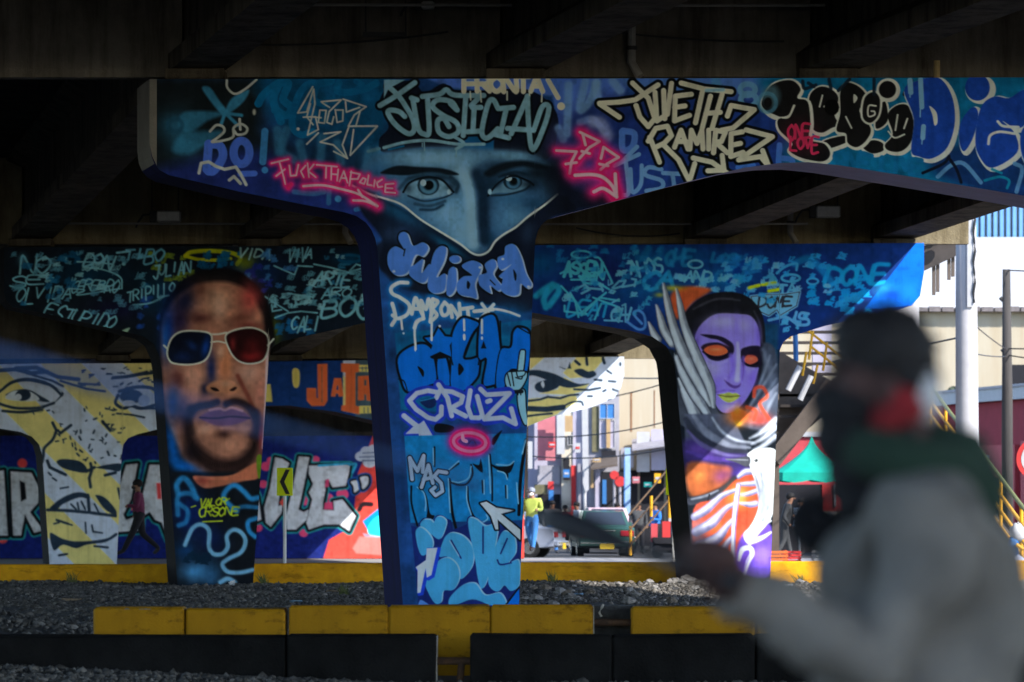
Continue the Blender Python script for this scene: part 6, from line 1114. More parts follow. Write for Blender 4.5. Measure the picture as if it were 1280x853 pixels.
man = thing('person', 'man in a grey hoodie with black face cloth passing close on the right', 'person', (J['pel'][0], MD, zf))
# hands: palm, four fingers of unequal length and a thumb, closed on what they hold
def hand(c, ax, up, gr, sz=1.0):      # c palm centre, ax along the held thing, up back-of-hand direction, gr radius of grip
    ax = Vector(ax).normalized(); up = (Vector(up) - ax * Vector(up).dot(ax)).normalized(); sd_ = ax.cross(up); c = Vector(c); b = MB()
    b.ell(c + up * .030 * sz, (.045 * sz, .030 * sz, .018 * sz), 10, 6, rot=Matrix((ax, sd_, up)).transposed())
    for i, L in enumerate((.9, 1.0, .95, .78)):
        o_ = c + ax * (.033 - .022 * i) * sz; k = (gr + .011) ; ps = []
        for t in (70, 30, -20, -75, -130, -165): ps.append(o_ + (up * math.sin(R(t)) + sd_ * math.cos(R(t))) * k * (1.0 if t > -100 else .97))
        b.tube(ps[:4 + int(L * 2.2)], [.0105 * sz, .0105 * sz, .010 * sz, .0095 * sz, .009 * sz, .007 * sz][:4 + int(L * 2.2)], 8)
    o_ = c + ax * .046 * sz; b.tube([c + ax * .030 * sz + up * .022 - sd_ * .02, o_ + up * .012 - sd_ * (gr + .012), o_ - up * .012 - sd_ * (gr + .008), o_ - up * (gr + .008) + sd_ * .004], [.014 * sz, .0125 * sz, .0115 * sz, .009 * sz], 8)
    return b
gc = Vector(Q(882, 716, -.30)[:3]); far_h = Vector(Q(1022, 652, .06)[:3]); cl_ax = (Vector(Q(690, 648, -.10)[:3]) - gc).normalized()
hb = hand(gc, -cl_ax, (.45, -.2, .8), .014, 1.08); hb.tube([gc + Vector((.018, 0, .018)), Vector(J['wl'][:3])], [.026, .036], 10)
bm = bmesh.new(); bm.from_mesh(me); k0 = len(bm.verts)
tmp = bpy.data.meshes.new('t'); tmp.from_pydata(hb.v, [], hb.f); bm.from_mesh(tmp); bm.faces.ensure_lookup_table()
for f in bm.faces[len(me.polygons):]: f.smooth = True; f.material_index = 0
bm.to_mesh(me); bm.free(); bpy.data.meshes.remove(tmp)
for v in me.vertices:            # cloth creases on the hoodie
    p = v.co
    if p.z < 1.62 and p.z > .95:
        q = .011 * math.sin(34 * (p.x * .75 + p.z * .65) + 2.5 * math.sin(p.y * 8)) + .006 * math.sin(52 * (p.z * .8 - p.x * .5) + p.y * 9); v.co = p + v.normal * q
me.transform(Matrix.Translation(-man.location)); bo = bpy.data.objects.new('body', me); C.objects.link(bo); bo.parent = man
hb = hand(far_h, (0, -1, .15), (-.6, .1, .5), .03, 1.05); hb.tube([far_h + Vector((.02, 0, -.01)), Vector(J['wr'][:3])], [.03, .042], 10); hb.ell(far_h, (.034, .05, .034), 10, 7); hb.build('glove', blackc, man, smooth=True)
H = Vector(J['hm'][:3])
b = MB(); b.ell(Vector(Q(1108, 440, 0)[:3]), (.080, .092, .076), 28, 18); b.ell(Vector(Q(1126, 472, 0)[:3]), (.062, .088, .058), 20, 12); b.ell(Vector(Q(1080, 424, 0)[:3]), (.056, .080, .050), 18, 12)
rh = np.random.default_rng(5); b.v = [tuple(np.array(v) + rh.normal(0, .0045, 3)) for v in b.v]; b.build('hair', hairm, man, smooth=True)
b = MB(); fx0 = W(1040, 0, MD).x
b.tube([Q(1046, 470)[:3], Q(1026, 488)[:3], Q(1034, 500)[:3]], [.012, .017, .012], 8); b.build('nose', skin_d, man, smooth=True)
for y in (-.034, .034): b = MB(); b.ell(Q(1042, 466, y)[:3], (.010, .013, .008), 8, 6); b.build('eye', sblk, man, smooth=True)
for y in (-.036, .036): b = MB(); b.tube([Q(1037, 456, y * .4)[:3], Q(1036, 453, y)[:3], Q(1048, 456, y * 1.7)[:3]], .006, 6); b.build('eyebrow', hairm, man, smooth=True)
for y in (-.082, .082): b = MB(); b.ell(Q(1112, 490, y)[:3], (.016, .008, .030), 10, 7); b.build('ear', skin_d, man, smooth=True)
b = MB()          # cloth over nose, mouth and neck
b.ell(Q(1066, 514)[:3], (.066, .076, .052), 16, 10); b.ell(Q(1030, 500)[:3], (.026, .03, .024), 12, 8); b.ell(Q(1064, 548)[:3], (.062, .072, .058), 18, 12); b.ell(Q(1080, 590)[:3], (.062, .074, .060), 18, 12); b.ell(Q(1108, 560)[:3], (.070, .074, .085), 18, 12); b.ell(Q(1100, 625)[:3], (.075, .08, .05), 18, 12); b.build('face_cloth', blackc, man, smooth=True)
b = MB(); b.ell(Q(1124, 502, -.05)[:3], (.036, .05, .030), 12, 8, rot=Matrix.Rotation(R(-35), 3, 'Y')); b.ell(Q(1112, 524, -.05)[:3], (.04, .05, .024), 12, 8, rot=Matrix.Rotation(R(-30), 3, 'Y')); b.tube([Q(1095, 528, -.07)[:3], Q(1130, 512, -.075)[:3], Q(1160, 495, -.02)[:3]], [.022, .028, .02], 10); b.build('red_neckerchief', redw, man, smooth=True)
b = MB(); b.ell(Q(1150, 488, -.03)[:3], (.030, .05, .050), 12, 8); b.tube([Q(1148, 470, -.04)[:3], Q(1158, 500, -.04)[:3], Q(1152, 532, -.03)[:3]], [.018, .026, .014], 10); b.build('white_knot', wband, man, smooth=True)
b = MB(); ring = []
for k in range(19):       # hood lying round the neck
    t = 2 * math.pi * k / 18; ring.append(Vector(Q(1135 + 62 * math.cos(t), 578 + 16 * math.cos(t) - 12 * math.sin(t) * 0, .105 * math.sin(t))[:3]))
b.tube(ring, [.042 + .014 * max(0, math.cos(2 * math.pi * k / 18)) for k in range(19)], 10, cap=False); b.tube([Q(1142, 570)[:3], Q(1178, 592)[:3], Q(1206, 632)[:3], Q(1226, 690)[:3]], [.07, .09, .075, .03], 14); b.build('hood', green, man, smooth=True)
b = MB(); b.tube([Q(1160, 965)[:3], Q(1165, 985)[:3]], [.175, .165], 20); b.v = [(v[0], MD + (v[1] - MD) * 1.15, v[2]) for v in b.v]; b.build('hem', grey, man, smooth=True)
for y, x in ((-.29, 905), ): b = MB(); b.tube([Q(930, 747, -.265)[:3], Q(914, 737, -.272)[:3]], [.046, .043], 12); b.build('cuff', grey, man, smooth=True)
# juggling club held by the handle, and a slim blue stick standing for a motion blur streak
clubm = mat('black_club_plastic', (.012, .012, .014), .45, .2, 8); cblue = mat('blue_stick_tape', (.012, .055, .17), .6, .25, 6)
club = thing('juggling_club', 'black juggling club pointing left from the hand of the man in the hoodie', 'juggling club', gc - cl_ax * .06)
e0 = gc - cl_ax * .06; L = (Vector(Q(668, 639, -.10)[:3]) - e0).length
b = MB(); b.tube([e0, e0 + cl_ax * L * .07, e0 + cl_ax * L * .12, e0 + cl_ax * L * .52], [.016, .017, .013, .013], 12); b.build('handle', clubm, club, smooth=True)
b = MB(); b.tube([e0 + cl_ax * L * q for q in (.5, .6, .72, .84, .93, .98, 1.0)], [.012, .017, .025, .029, .026, .018, .008], 16); b.build('club_body', clubm, club, smooth=True)
sa, sb_ = W(-70, 428, 4.3), W(610, 606, 5.6)
stick = thing('blur_stick', 'long slim blue stick standing for a motion blur streak across the left', 'juggling stick', sa)
b = MB(); b.tube([sa + (sb_ - sa) * q for q in (0, .02, .3, .6, .98, 1)], [.004, .0068, .0062, .0048, .0034, .0025], 12); b.build('shaft', cblue, stick, smooth=True)
b = MB(); b.tube([sa - (sb_ - sa) * .01, sa + (sb_ - sa) * .03], [.006, .0075], 12); b.build('end_cap', clubm, stick, smooth=True)
b = MB(); b.box((1.2, 6.6, .03), (5.0, 3.2, .14)); struct(b.build('kerb_pavement', pave_d))
# ------------------------------------------------------------------ street beyond the viaduct
cream = mat('stained_cream_wall', (0.38, 0.345, 0.27), .9, .2, .8, .2, 20, stretch=(2.2, 2.2, .18), col2=(0.33, 0.27, 0.185))
crm2 = mat('cream_wall', (0.5, 0.45, 0.36), .9, .12, .8, .2, 20)
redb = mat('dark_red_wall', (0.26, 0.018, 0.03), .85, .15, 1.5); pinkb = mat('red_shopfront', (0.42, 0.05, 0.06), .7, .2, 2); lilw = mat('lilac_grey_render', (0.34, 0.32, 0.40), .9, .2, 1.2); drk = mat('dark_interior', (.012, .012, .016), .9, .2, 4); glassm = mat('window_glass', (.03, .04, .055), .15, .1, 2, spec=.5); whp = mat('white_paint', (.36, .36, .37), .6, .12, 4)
bluef = mat('blue_paint', (.03, .14, .36), .6, .2, 4); tanm = mat('tan_panel', (.36, .24, .12), .8, .2, 4); olive = mat('olive_panel', (.12, .11, .06), .8, .3, 4); pinkc = mat('pink_banner', (.42, .13, .15), .8, .2, 3); greym = mat('shutter_grey', (.26, .25, .28), .6, .2, 3); tile = mat('roof_tile', (.16, .14, .14), .9, .5, 6); shw = mat('white_roof_sheet', (.42, .42, .42), .6, .08, 3); blusheet = mat('blue_corrugated_sheet', (.10, .24, .45), .5, .15, 2); yrail = mat('yellow_railing_paint', rgb(205, 150, 20), .55, .2, 8); brownc = mat('brown_concrete', (.095, .075, .062), .9, .25, 3); olr = mat('olive_handrail', (.16, .17, .05), .6, .2, 8)
canv0 = mat('teal_sign', (.0, .22, .2), .7, .2, 3)
def rect(b, x0, y0, x1, y1, D, th, mi=0): a, c = W(x0, y1, D), W(x1, y0, D); b.box(((a.x + c.x) / 2, D + th / 2, (a.z + c.z) / 2), (abs(c.x - a.x), th, abs(c.z - a.z)), mi=mi); return b
def part(par, name, m, x0, y0, x1, y1, D, th=.1): return rect(MB(), x0, y0, x1, y1, D, th).build(name, m, par)
# --- long cream warehouse
DW = 160.0; gy_ = lambda D: HZ + (CAMZ - far(D)) / D * FPX
wh_ = thing('warehouse', 'long cream walled warehouse with tiled eaves and white sheet roof', 'building', (W(1100, 0, DW).x, DW, far(DW)))
part(wh_, 'wall', cream, 772, 388, 1480, gy_(DW) + 2, DW, 9.0)
for i in range(44):
    x = 768 + i * 16.4; part(wh_, 'eave_tile', tile, x, 383 + (i % 3) * .6, x + 14.5, 389.5, DW - .5, .9)
b = MB(); b.prism([W(764, 386, DW - .3), W(1488, 386, DW - .3), W(1488, 300, DW + 22), W(764, 300, DW + 22)], (0, .1, .12)); b.build('roof', shw, wh_)
b = MB(); n = 60
for i in range(n):
    x0, x1 = 1130 + i * 8.0, 1130 + i * 8.0 + 4.6; rect(b, x0, 228, x1, 304, DW + 22.2, .5)
b.build('sheet_rib', blusheet, wh_)
part(wh_, 'sheet_wall', shw, 1120, 228, 1620, 312, DW + 22.6, .3)
part(wh_, 'window', drk, 1263, 456, 1300, 492, DW - .06, .1)
part(wh_, 'stain_plate', tanm, 1000, 470, 1003, 500, DW - .05, .08)
# ground floor shops of the warehouse
for i, (x0, x1, m, lb) in enumerate(((774, 797, 0, ''), (800, 830, 1, ''), (834, 866, 2, ''), (872, 930, 0, ''))):
    part(wh_, 'shop_opening', drk, x0, 588, x1, gy_(DW) - 1, DW - .1, .12)
b = MB(); b.prism([W(790, 552, DW - .2), W(960, 528, DW - .2), W(960, 540, DW - 2.2), W(790, 564, DW - 2.2)], (0, 0, .08)); b.build('awning', greym, wh_)
for x0, x1, y0, y1, m in ((796, 812, 540, 590, whp), (814, 832, 537, 588, lilw), (834, 845, 540, 560, pinkc), (833, 848, 562, 584, tanm), (848, 868, 540, 588, whp), (776, 792, 560, 585, greym)): part(wh_, 'banner', m, x0, y0, x1, y1, DW - 1.2, .05)
# drip stains below the old roof outlet
for x, y0, y1, w_ in ((789, 490, 540, 2.2), (818, 488, 535, 1.4), (826, 420, 440, 3)): part(wh_, 'rust_streak', mat('rust_stain', (.2, .1, .05), .9, .4, 3), x - w_ / 2, y0, x + w_ / 2, y1, DW - .012, .01)
# --- row of narrow shop houses left of the warehouse
def house(x0, x1, yt, D, wallm, label, deco):
    o = thing('shop_house', label, 'building', (W((x0 + x1) / 2, 0, D).x, D, far(D))); g_ = gy_(D)
    part(o, 'wall', wallm, x0, yt, x1, g_ + 1, D, 7.0)
    for nm, m, a, y0, c, y1, dz in deco:
        p = part(o, nm, m, a, y0, c, y1, D - dz, .08 if dz < .5 else .06)
        if nm == 'window':
            f = MB()
            for q in ((a - .8, y0 - .8, c + .8, y0), (a - .8, y1, c + .8, y1 + .8), (a - .8, y0, a, y1), (c, y0, c + .8, y1), ((a + c) / 2 - .3, y0, (a + c) / 2 + .3, y1)): rect(f, *q, D - dz - .04, .1)
            f.build('window_frame', whp, p, org=o.location)
    return o
house(600, 668, 470, 158.6, lilw, 'grey lilac shop house half hidden by the nearest pier', [('window', glassm, 612, 520, 630, 550, .1), ('window', glassm, 640, 520, 656, 550, .1), ('shop_opening', drk, 610, 600, 650, 662, .12)])
house(668, 702, 488, 158.2, lilw, 'narrow shop house with a long pink banner', [('banner', pinkc, 672, 520, 694, 576, .7), ('window', glassm, 696, 540, 701, 560, .1), ('shutter', greym, 672, 582, 700, 606, .2), ('sign', olive, 668, 606, 684, 618, .5), ('sign', rdm, 685, 602, 692, 612, .6), ('sign', bluef, 686, 613, 692, 626, .6), ('shop_opening', drk, 672, 618, 700, 668, .12)])
house(702, 736, 480, 157.8, crm2, 'pale shop house with a hanging cream banner and red door', [('banner', whp, 696, 516, 706, 568, .9), ('banner', tanm, 706, 520, 716, 540, .9), ('window', glassm, 710, 545, 716, 556, .1), ('wall_panel', lilw, 716, 500, 736, 668, .05), ('shop_opening', drk, 704, 572, 712, 600, .12), ('door', rdm, 714, 582, 720, 668, .1), ('wall_panel', greym, 722, 580, 726, 668, .2)])
house(736, 774, 470, 157.4, greym, 'shop house with blue framed upper window and round red signs', [('wall_panel', olive, 740, 508, 748, 565, .1), ('window', bluef, 750, 505, 768, 523, .15), ('window', lilw, 750, 526, 768, 560, .15), ('shutter', tanm, 758, 524, 763, 560, .3), ('shop_opening', drk, 752, 563, 770, 575, .2), ('wall_panel', tanm, 738, 584, 742, 610, .3), ('shop_opening', drk, 752, 590, 780, 668, .15), ('wall_panel', bluef, 753, 600, 758, 630, .3), ('wall_panel', lilw, 744, 580, 750, 668, .2)])
for px, py, r_, lb in ((768, 594, 5.5, 'upper round red shop sign between the shop houses'), (775, 602, 6.5, 'lower round red shop sign beside the blue post')):
    b = MB(); c0 = W(px, py, 155.5); s_ = 155.5 / FPX; b.tube([c0, c0 + Vector((0, .15, 0))], r_ * s_, 20); o = thing('round_sign', lb, 'sign', c0); b.build('sign_disc', rdm, o); b = MB(); b.tube([c0 + Vector((0, .08, 0)), W(px, gy_(155.5), 155.5) + Vector((0, .08, 0))], .05, 8); b.build('post', greym, o)
o = thing('street_post', 'tall pale blue post in front of the shops', 'post', (W(784, 0, 154).x, 154, far(154))); b = MB(); rect(b, 781, 560, 788, gy_(154), 154, .2); b.build('shaft', mat('pale_blue_paint', (.25, .38, .55), .6, .2, 4), o); part(o, 'stripe', bluef, 780, 575, 781.2, gy_(154), 153.9, .08)
o = thing('street_post', 'white tapering lamp post between the shop houses', 'post', (W(731, 0, 150).x, 150, far(150))); b = MB(); b.prism([W(726.5, 440, 150), W(734.5, 440, 150), W(736, 612, 150), W(732, 616, 150), W(728.5, 604, 150)], (0, .12, 0)); b.build('banner_board', whp, o); b = MB(); b.tube([W(731, gy_(150), 150.2), W(731, 430, 150.2)], .06, 10); b.build('shaft', whp, o)
part(thing('street_banner', 'small white banner edge showing beside the nearest pier', 'banner', W(661, 590, 130)), 'cloth', whp, 657, 552, 665.5, 586, 130, .05)
rs = random.Random(8); sc_ = [rdm, bluef, tanm, whp, pinkc, canv0, olive, yrail]
for i, (px, py, w_, h_, D, lb) in enumerate(((690, 556, 9, 7, 150, 'small sign jutting out above the pink banner'), (708, 592, 8, 10, 149, 'small sign hung by the red door'), (746, 575, 10, 6, 149.5, 'small sign over the brown shop awning'), (722, 560, 7, 12, 148, 'upright sign left of the white lamp post'), (795, 600, 9, 8, 150, 'small sign right of the pale blue post'), (810, 606, 10, 6, 150, 'flat sign under the warehouse awning'), (764, 640, 9, 12, 149, 'sandwich board outside the red sign shop'), (822, 598, 8, 12, 148, 'upright sign under the warehouse awning'))):
    o = thing('shop_sign', lb, 'sign', W(px, py + h_ / 2, D)); part(o, 'sign_board', sc_[i], px - w_ / 2, py - h_ / 2, px + w_ / 2, py + h_ / 2, D, .06); part(o, 'lettering', whp if sc_[i] is not whp else rdm, px - w_ * .35, py - h_ * .12, px + w_ * .35, py + h_ * .12, D - .015, .01)
    b = MB(); b.tube([W(px, py, D + .03), W(px, py, DW - 2.0)], .03, 6); b.build('bracket', greym, o)
b = MB(); b.prism([W(738, 578, 157.2), W(772, 573, 157.2), W(772, 583, 155.6), W(738, 588, 155.6)], (0, 0, .08)); tag(b.build('awning', brownc, org=W(755, 580, 156)), 'brown sloping awning over the shop with red round signs', 'awning')
# --- red building on the right, standing askew
rb = thing('red_building', 'dark red low building with white roof fascia behind the ramp', 'building', (W(1230, 0, 132).x, 132, far(132)))
A, B_ = W(1100, 0, 146), W(1420, 0, 116)
def rbq(name, m, t0, t1, z0, z1, out=0.0, th=.2):
    d = Vector((B_.x - A.x, B_.y - A.y, 0)); nrm = Vector((d.y, -d.x, 0)).normalized(); nrm = nrm if nrm.y < 0 else -nrm
    p0 = Vector((A.x, A.y, 0)) + d * t0 + nrm * out; p1 = Vector((A.x, A.y, 0)) + d * t1 + nrm * out
    b = MB(); b.prism([p0 + Vector((0, 0, z0)), p1 + Vector((0, 0, z0)), p1 + Vector((0, 0, z1)), p0 + Vector((0, 0, z1))], -nrm * th); return b.build(name, m, rb)
rbq('wall', redb, 0, 1, -.6, 4.25, 0, 5.0); rbq('roof_fascia', whp, -.01, 1.01, 4.25, 4.62, .25, 5.6); rbq('roof_edge', greym, -.012, 1.012, 4.62, 4.70, .3, 5.7)
rbq('shopfront', pinkb, .12, .40, -.5, 2.3, .12, .12); rbq('shop_opening', drk, .16, .26, -.5, 1.6, .14, .05); rbq('shop_opening', drk, .29, .37, -.5, 1.6, .14, .05); rbq('shopfront', pinkb, .44, .60, -.5, 2.9, .14, .14); rbq('shop_opening', drk, .47, .57, -.5, 1.9, .16, .05); rbq('sign', whp, .46, .50, 2.2, 2.6, .17, .04)
rbq('column', pinkb, .63, .65, -.5, 3.0, .2, .2); rbq('column', whp, .70, .72, -.5, 2.6, .2, .2)
# --- roof garden of dark shrubs behind the red building
leafm = mat('dark_leaves', (.05, .065, .045), .8, .4, 8)
def bush(base, r_, h_, seed, label, trunk=1.2):
    g = np.random.default_rng(seed); o = thing('tree', label, 'tree', base); bx = Vector(base); b = MB(); b.tube([bx, bx + Vector((.05, 0, trunk)), bx + Vector((.1, .05, trunk + h_ * .5))], [.14, .1, .04], 8)
    for k in range(5): a = g.uniform(0, 6.28); b.tube([bx + Vector((.05, 0, trunk + g.uniform(0, h_ * .3))), bx + Vector((math.cos(a) * r_ * .6, math.sin(a) * r_ * .6, trunk + h_ * g.uniform(.4, .8)))], [.05, .015], 6)
    b.build('trunk', brownc, o)
    n = 1500; d = g.normal(0, 1, (n, 3)); d /= np.linalg.norm(d, axis=1)[:, None]; cl = g.normal(0, 1, (9, 3)) * np.array([r_ * .5, r_ * .5, h_ * .25]); c = cl[g.integers(0, 9, n)] + d * (g.uniform(.2, 1, n) ** .5)[:, None] * r_ * .42 + np.array([bx.x, bx.y, bx.z + trunk + h_ * .5]); b = MB()
    u = g.normal(0, .09, (n, 3)); v = g.normal(0, .09, (n, 3))
    for i in range(n): b.add([c[i] - u[i], c[i] + v[i], c[i] + u[i], c[i] - v[i]], [(0, 1, 2, 3)])
    o_ = b.build('crown', leafm, o); return o
for i, (px, D, lb) in enumerate(((1168, 150, 'dark shrubby tree behind the red roof left of the white mast'), (1232, 147, 'dark shrubby tree behind the red roof between the two masts'), (1274, 145, 'dark shrubby tree behind the red roof at the right edge'), (1200, 152, 'dark shrubby tree behind the white mast'), (1310, 146, 'dark shrubby tree just past the right edge'))): bush((W(px, 0, D).x, D, far(D)), 1.0, 1.8, i, lb, 3.8 + .15 * (i % 2))
# --- masts and cables
mast = mat('pale_mast_concrete', (.36, .35, .36), .8, .12, 3); tarred = mat('tarred_wood', (.05, .045, .042), .9, .4, 6, stretch=(1, 1, .1))
o = thing('street_mast', 'thick pale concrete mast right of the man in the hoodie', 'mast', (W(1210, 0, 92).x, 92, far(92))); b = MB(); b.tube([(W(1209, 0, 92).x, 92, far(92)), W(1209, 560, 92), W(1208, 390, 92), W(1207, 180, 92)], [.26, .25, .235, .20], 20); b.build('shaft', mast, o, smooth=True)
b = MB(); ps = [W(1218 + math.sin(i * 2.1) * 1.2, 262 + i * 13, 91.7) for i in range(10)]; b.tube(ps, .03, 6); b.build('cable_strap', dkm, o); b = MB(); rect(b, 1209, 268, 1217, 384, 91.72, .05); b.build('white_sheath', whp, o)
o = thing('utility_pole', 'dark tarred utility pole near the right edge', 'pole', (W(1258, 0, 110).x, 110, far(110))); b = MB(); b.tube([(W(1259, 0, 110).x, 110, far(110)), W(1259, 500, 110), W(1258, 337, 110)], [.16, .14, .10], 14); b.build('shaft', tarred, o, smooth=True)
b = MB(); b.tube([W(1250, 372, 110), W(1258, 380, 110)], .05, 8); b.build('insulator', dkm, o); b = MB(); b.tube([W(1252, 440, 110), W(1258, 436, 110)], .06, 8); b.build('clamp', dkm, o)
for i, (x1, y1, y0, lb) in enumerate(((1500, 428, 436, 'upper cable from the tarred pole to the right'), (1500, 470, 444, 'lower cable from the tarred pole to the right'), (1500, 338, 338, 'top cable from the tarred pole to the right'))):
    b = MB(); b.tube([W(1258 + (x1 - 1258) * t, y0 + (y1 - y0) * t + 12 * t * (1 - t), 110 - 8 * t) for t in np.linspace(0, 1, 9)], .018, 5); tag(b.build('cable', dkm, org=W(1258, y0, 110)), lb, 'cable')
for i, (y0, y1, lb) in enumerate(((440, 446, 'cable from the tarred pole towards the white mast'), (398, 437, 'slack cable crossing to the tarred pole'))):
    b = MB(); b.tube([W(1209 + 49 * t, y0 + (y1 - y0) * t + 8 * t * (1 - t), 92 + 18 * t) for t in np.linspace(0, 1, 7)], .014, 5); tag(b.build('cable', dkm, org=W(1258, y1, 110)), lb, 'cable')
# --- footbridge: ramp with yellow railing, open stair, column and ribbed parapet
fb = thing('footbridge', 'footbridge with yellow railings, open stair and ribbed grey parapet', 'footbridge', (W(1120, 0, 98).x, 98, far(98)))
Ra, Rb = W(1120, 428, 112), W(1292, 652, 86)
for k, (dz, r_, m) in enumerate(((0, .045, olr), (-.36, .04, yrail), (-.70, .04, yrail), (-1.02, .03, yrail))): b = MB(); b.tube([Ra + Vector((0, 0, dz)), Rb + Vector((0, 0, dz))], r_, 8); b.build('rail', m, fb)
for k in range(8): p = Ra + (Rb - Ra) * ((k + .35) / 7.9); b = MB(); b.tube([p, p + Vector((0, 0, -1.05))], .04, 8); b.build('railing_post', yrail, fb)
b = MB(); b.prism([Ra + Vector((.1, 0, -1.22)), Rb + Vector((.1, 0, -1.22)), Rb + Vector((.25, .1, -1.22)), Ra + Vector((.25, .1, -1.22))], (0, 0, -.10)); b.build('stair_stringer', brownc, fb)
for k in range(9):
    D = 100 + k * .30; y = 519 - k * 13.2; b = MB(); rect(b, 972, y, 1062, y + 3.4, D, .34); b.build('tread', mat('shaded_tread', (.04, .033, .03), .9, .3, 3), fb)
for x in (970, 1062): b = MB(); b.prism([W(x, 528, 99.95), W(x, 516, 99.95), W(x, 404, 102.7), W(x, 418, 102.7)], (.07, 0, 0)); b.build('stringer', brownc, fb)
b = MB(); b.prism([W(962, 566, 99.6), W(975, 582, 99.6), W(1048, 488, 99.6), W(1034, 474, 99.6)], (0, .45, 0)); b.build('stringer', brownc, fb)
b = MB(); b.prism([W(966, 452, 100.6), W(976, 440, 100.6), W(1062, 490, 100.6), W(1040, 512, 100.6), W(1000, 545, 100.6), W(966, 576, 100.6)], (0, .3, 0)); b.build('stair_wall', brownc, fb)
b = MB(); rect(b, 962, 540, 974, 700, 100, .6); b.build('support', brownc, fb)
for (xa, ya), (xb, yb) in (((1008, 412), (1060, 452)), ((1012, 432), (1060, 470))): b = MB(); b.tube([W(xa, ya, 99.2), W(xb, yb, 99.2)], .03, 8); b.build('rail', yrail, fb)
for x, ya, yb in ((992, 400, 424), (1016, 414, 450), (1034, 428, 464), (1008, 440, 470), (1022, 456, 480)): b = MB(); b.tube([W(x, ya, 99.2), W(x - 5, yb, 99.2)], .03, 8); b.build('railing_post', yrail, fb)
b = MB(); b.tube([W(994, 412, 101), W(995, 452, 101)], .06, 8); b.build('blue_pole', bluef, fb)
b = MB(); rect(b, 1016, 396, 1040, 470, 104, .3); b.build('pier_wall', lilw, fb)
for (xa, ya), (xb, yb) in (((985, 488), (1000, 458)), ((1000, 500), (1014, 470))): b = MB(); b.tube([W(xa, ya, 98.8), W(xb, yb, 98.8)], .07, 8); b.build('handrail_end', whp, fb)
b = MB(); b.tube([W(1122, 700, 99), W(1124, 384, 99), W(1126, 300, 99)], .46, 20); b.build('column', mast, fb, smooth=True)
b = MB(); b.prism([W(1100, 250, 97), W(1212, 210, 97), W(1212, 312, 97), W(1100, 365, 97)], (0, .15, 0)); b.build('parapet_panel', mat('shaded_parapet', (.05, .042, .038), .9, .3, 3), fb)  # panel colour darkened to carry the shade on the parapet
for i in range(11):
    x = 1104 + i * 10; t = (x - 1100) / 112; b = MB(); b.prism([W(x, 250 - 40 * t, 96.8), W(x + 5, 248.5 - 40 * t, 96.8), W(x + 5, 330 - 50 * t, 96.8), W(x, 332 - 50 * t, 96.8)], (0, .15, 0)); b.build('panel_rib', mat('rib_grey', (.11, .11, .12), .8, .3, 3), fb)
for x, y0, y1 in ((1170, 320, 369), (1189, 308, 350)): b = MB(); rect(b, x - 4.5, y0, x - .5, y1, 97.2, .12); rect(b, x + .5, y0, x + 4.5, y1 - 4, 97.2, .12); b.build('hanging_plate', brownc, fb)
b = MB(); c0 = W(1190, 296, 96.6); b.ell(c0, (.12, .1, .14), 12, 8); b.build('lamp_globe', whp, fb, smooth=True)
# --- market stall under a green canopy
canv = mat('green_canopy_cloth', (0.0, .30, .22), .75, .2, 3, .2, 12)
DT = 119.0; st_ = thing('market_canopy', 'green pop up canopy over the street stall', 'canopy', (W(1015, 0, DT).x, DT, far(DT)))
s_ = DT / FPX; cx = W(1015, 0, DT).x; hw = 48 * s_; zt_, ze, zv = W(0, 545, DT).z, W(0, 591, DT).z, W(0, 602, DT).z; b = MB(); n = 10; vs = []; fs = []
for j in range(n + 1):
    t = j / n; z = zt_ + (ze - zt_) * (t ** .62); r_ = hw * t
    for k in range(32):
        a = 2 * math.pi * (k + .5) / 32; ca, sa_ = math.cos(a), math.sin(a); q = 1 / max(abs(ca), abs(sa_)); sag = .0
        vs.append((cx + ca * q * r_, DT + sa_ * q * r_, z - sag))
for j in range(n):
    for k in range(32): fs.append((j * 32 + k, j * 32 + (k + 1) % 32, (j + 1) * 32 + (k + 1) % 32, (j + 1) * 32 + k))
b.add(vs, fs); vs2 = [(cx + (v[0] - cx) * 1.0, v[1], v[2]) for v in vs[-32:]] + [(cx + (v[0] - cx) * 1.01, v[1], zv + .04 * math.sin(k * 1.7)) for k, v in enumerate(vs[-32:])]; b.add(vs2, [(k, (k + 1) % 32, 32 + (k + 1) % 32, 32 + k) for k in range(32)]); b.build('canopy_cloth', canv, st_)
for dx, dy in ((-1, -1), (1, -1), (1, 1), (-1, 1)): b = MB(); b.tube([(cx + dx * hw * .96, DT + dy * hw * .96, far(DT)), (cx + dx * hw * .96, DT + dy * hw * .96, ze)], .025, 8); b.build('leg', gal, st_)
tb = thing('stall_table', 'long stall counter under the green canopy', 'table', (W(1020, 0, 121).x, 121, far(121))); b = MB(); rect(b, 998, 655, 1060, 659, 120.6, .9); b.build('table_top', greym, tb)
for x in (1000, 1056): b = MB(); b.tube([W(x, 658, 121), W(x, gy_(121), 121)], .03, 8); b.build('leg', gal, tb)
goods = [(1003, 640, 10, 15, rdm, 'red tub on the stall counter'), (1014, 644, 8, 11, bluef, 'blue tub on the stall counter'), (1026, 642, 12, 13, canv, 'green tub on the stall counter'), (1040, 641, 12, 14, whp, 'white tub on the stall counter'), (1050, 643, 8, 12, tanm, 'tan tub on the stall counter')]
for px, py, w_, h_, m, lb in goods: o = thing('tub', lb, 'tub', W(px, 655, 120.9)); b = MB(); s2 = 120.9 / FPX; c0 = W(px, 655, 120.9); b.tube([c0, c0 + Vector((0, 0, h_ * s2 * .9))], [w_ * s2 * .42, w_ * s2 * .5], 14); b.build('tub_wall', m, o); b = MB(); b.tube([c0 + Vector((0, 0, h_ * s2 * .9)), c0 + Vector((0, 0, h_ * s2))], w_ * s2 * .53, 14); b.build('lid', m, o)
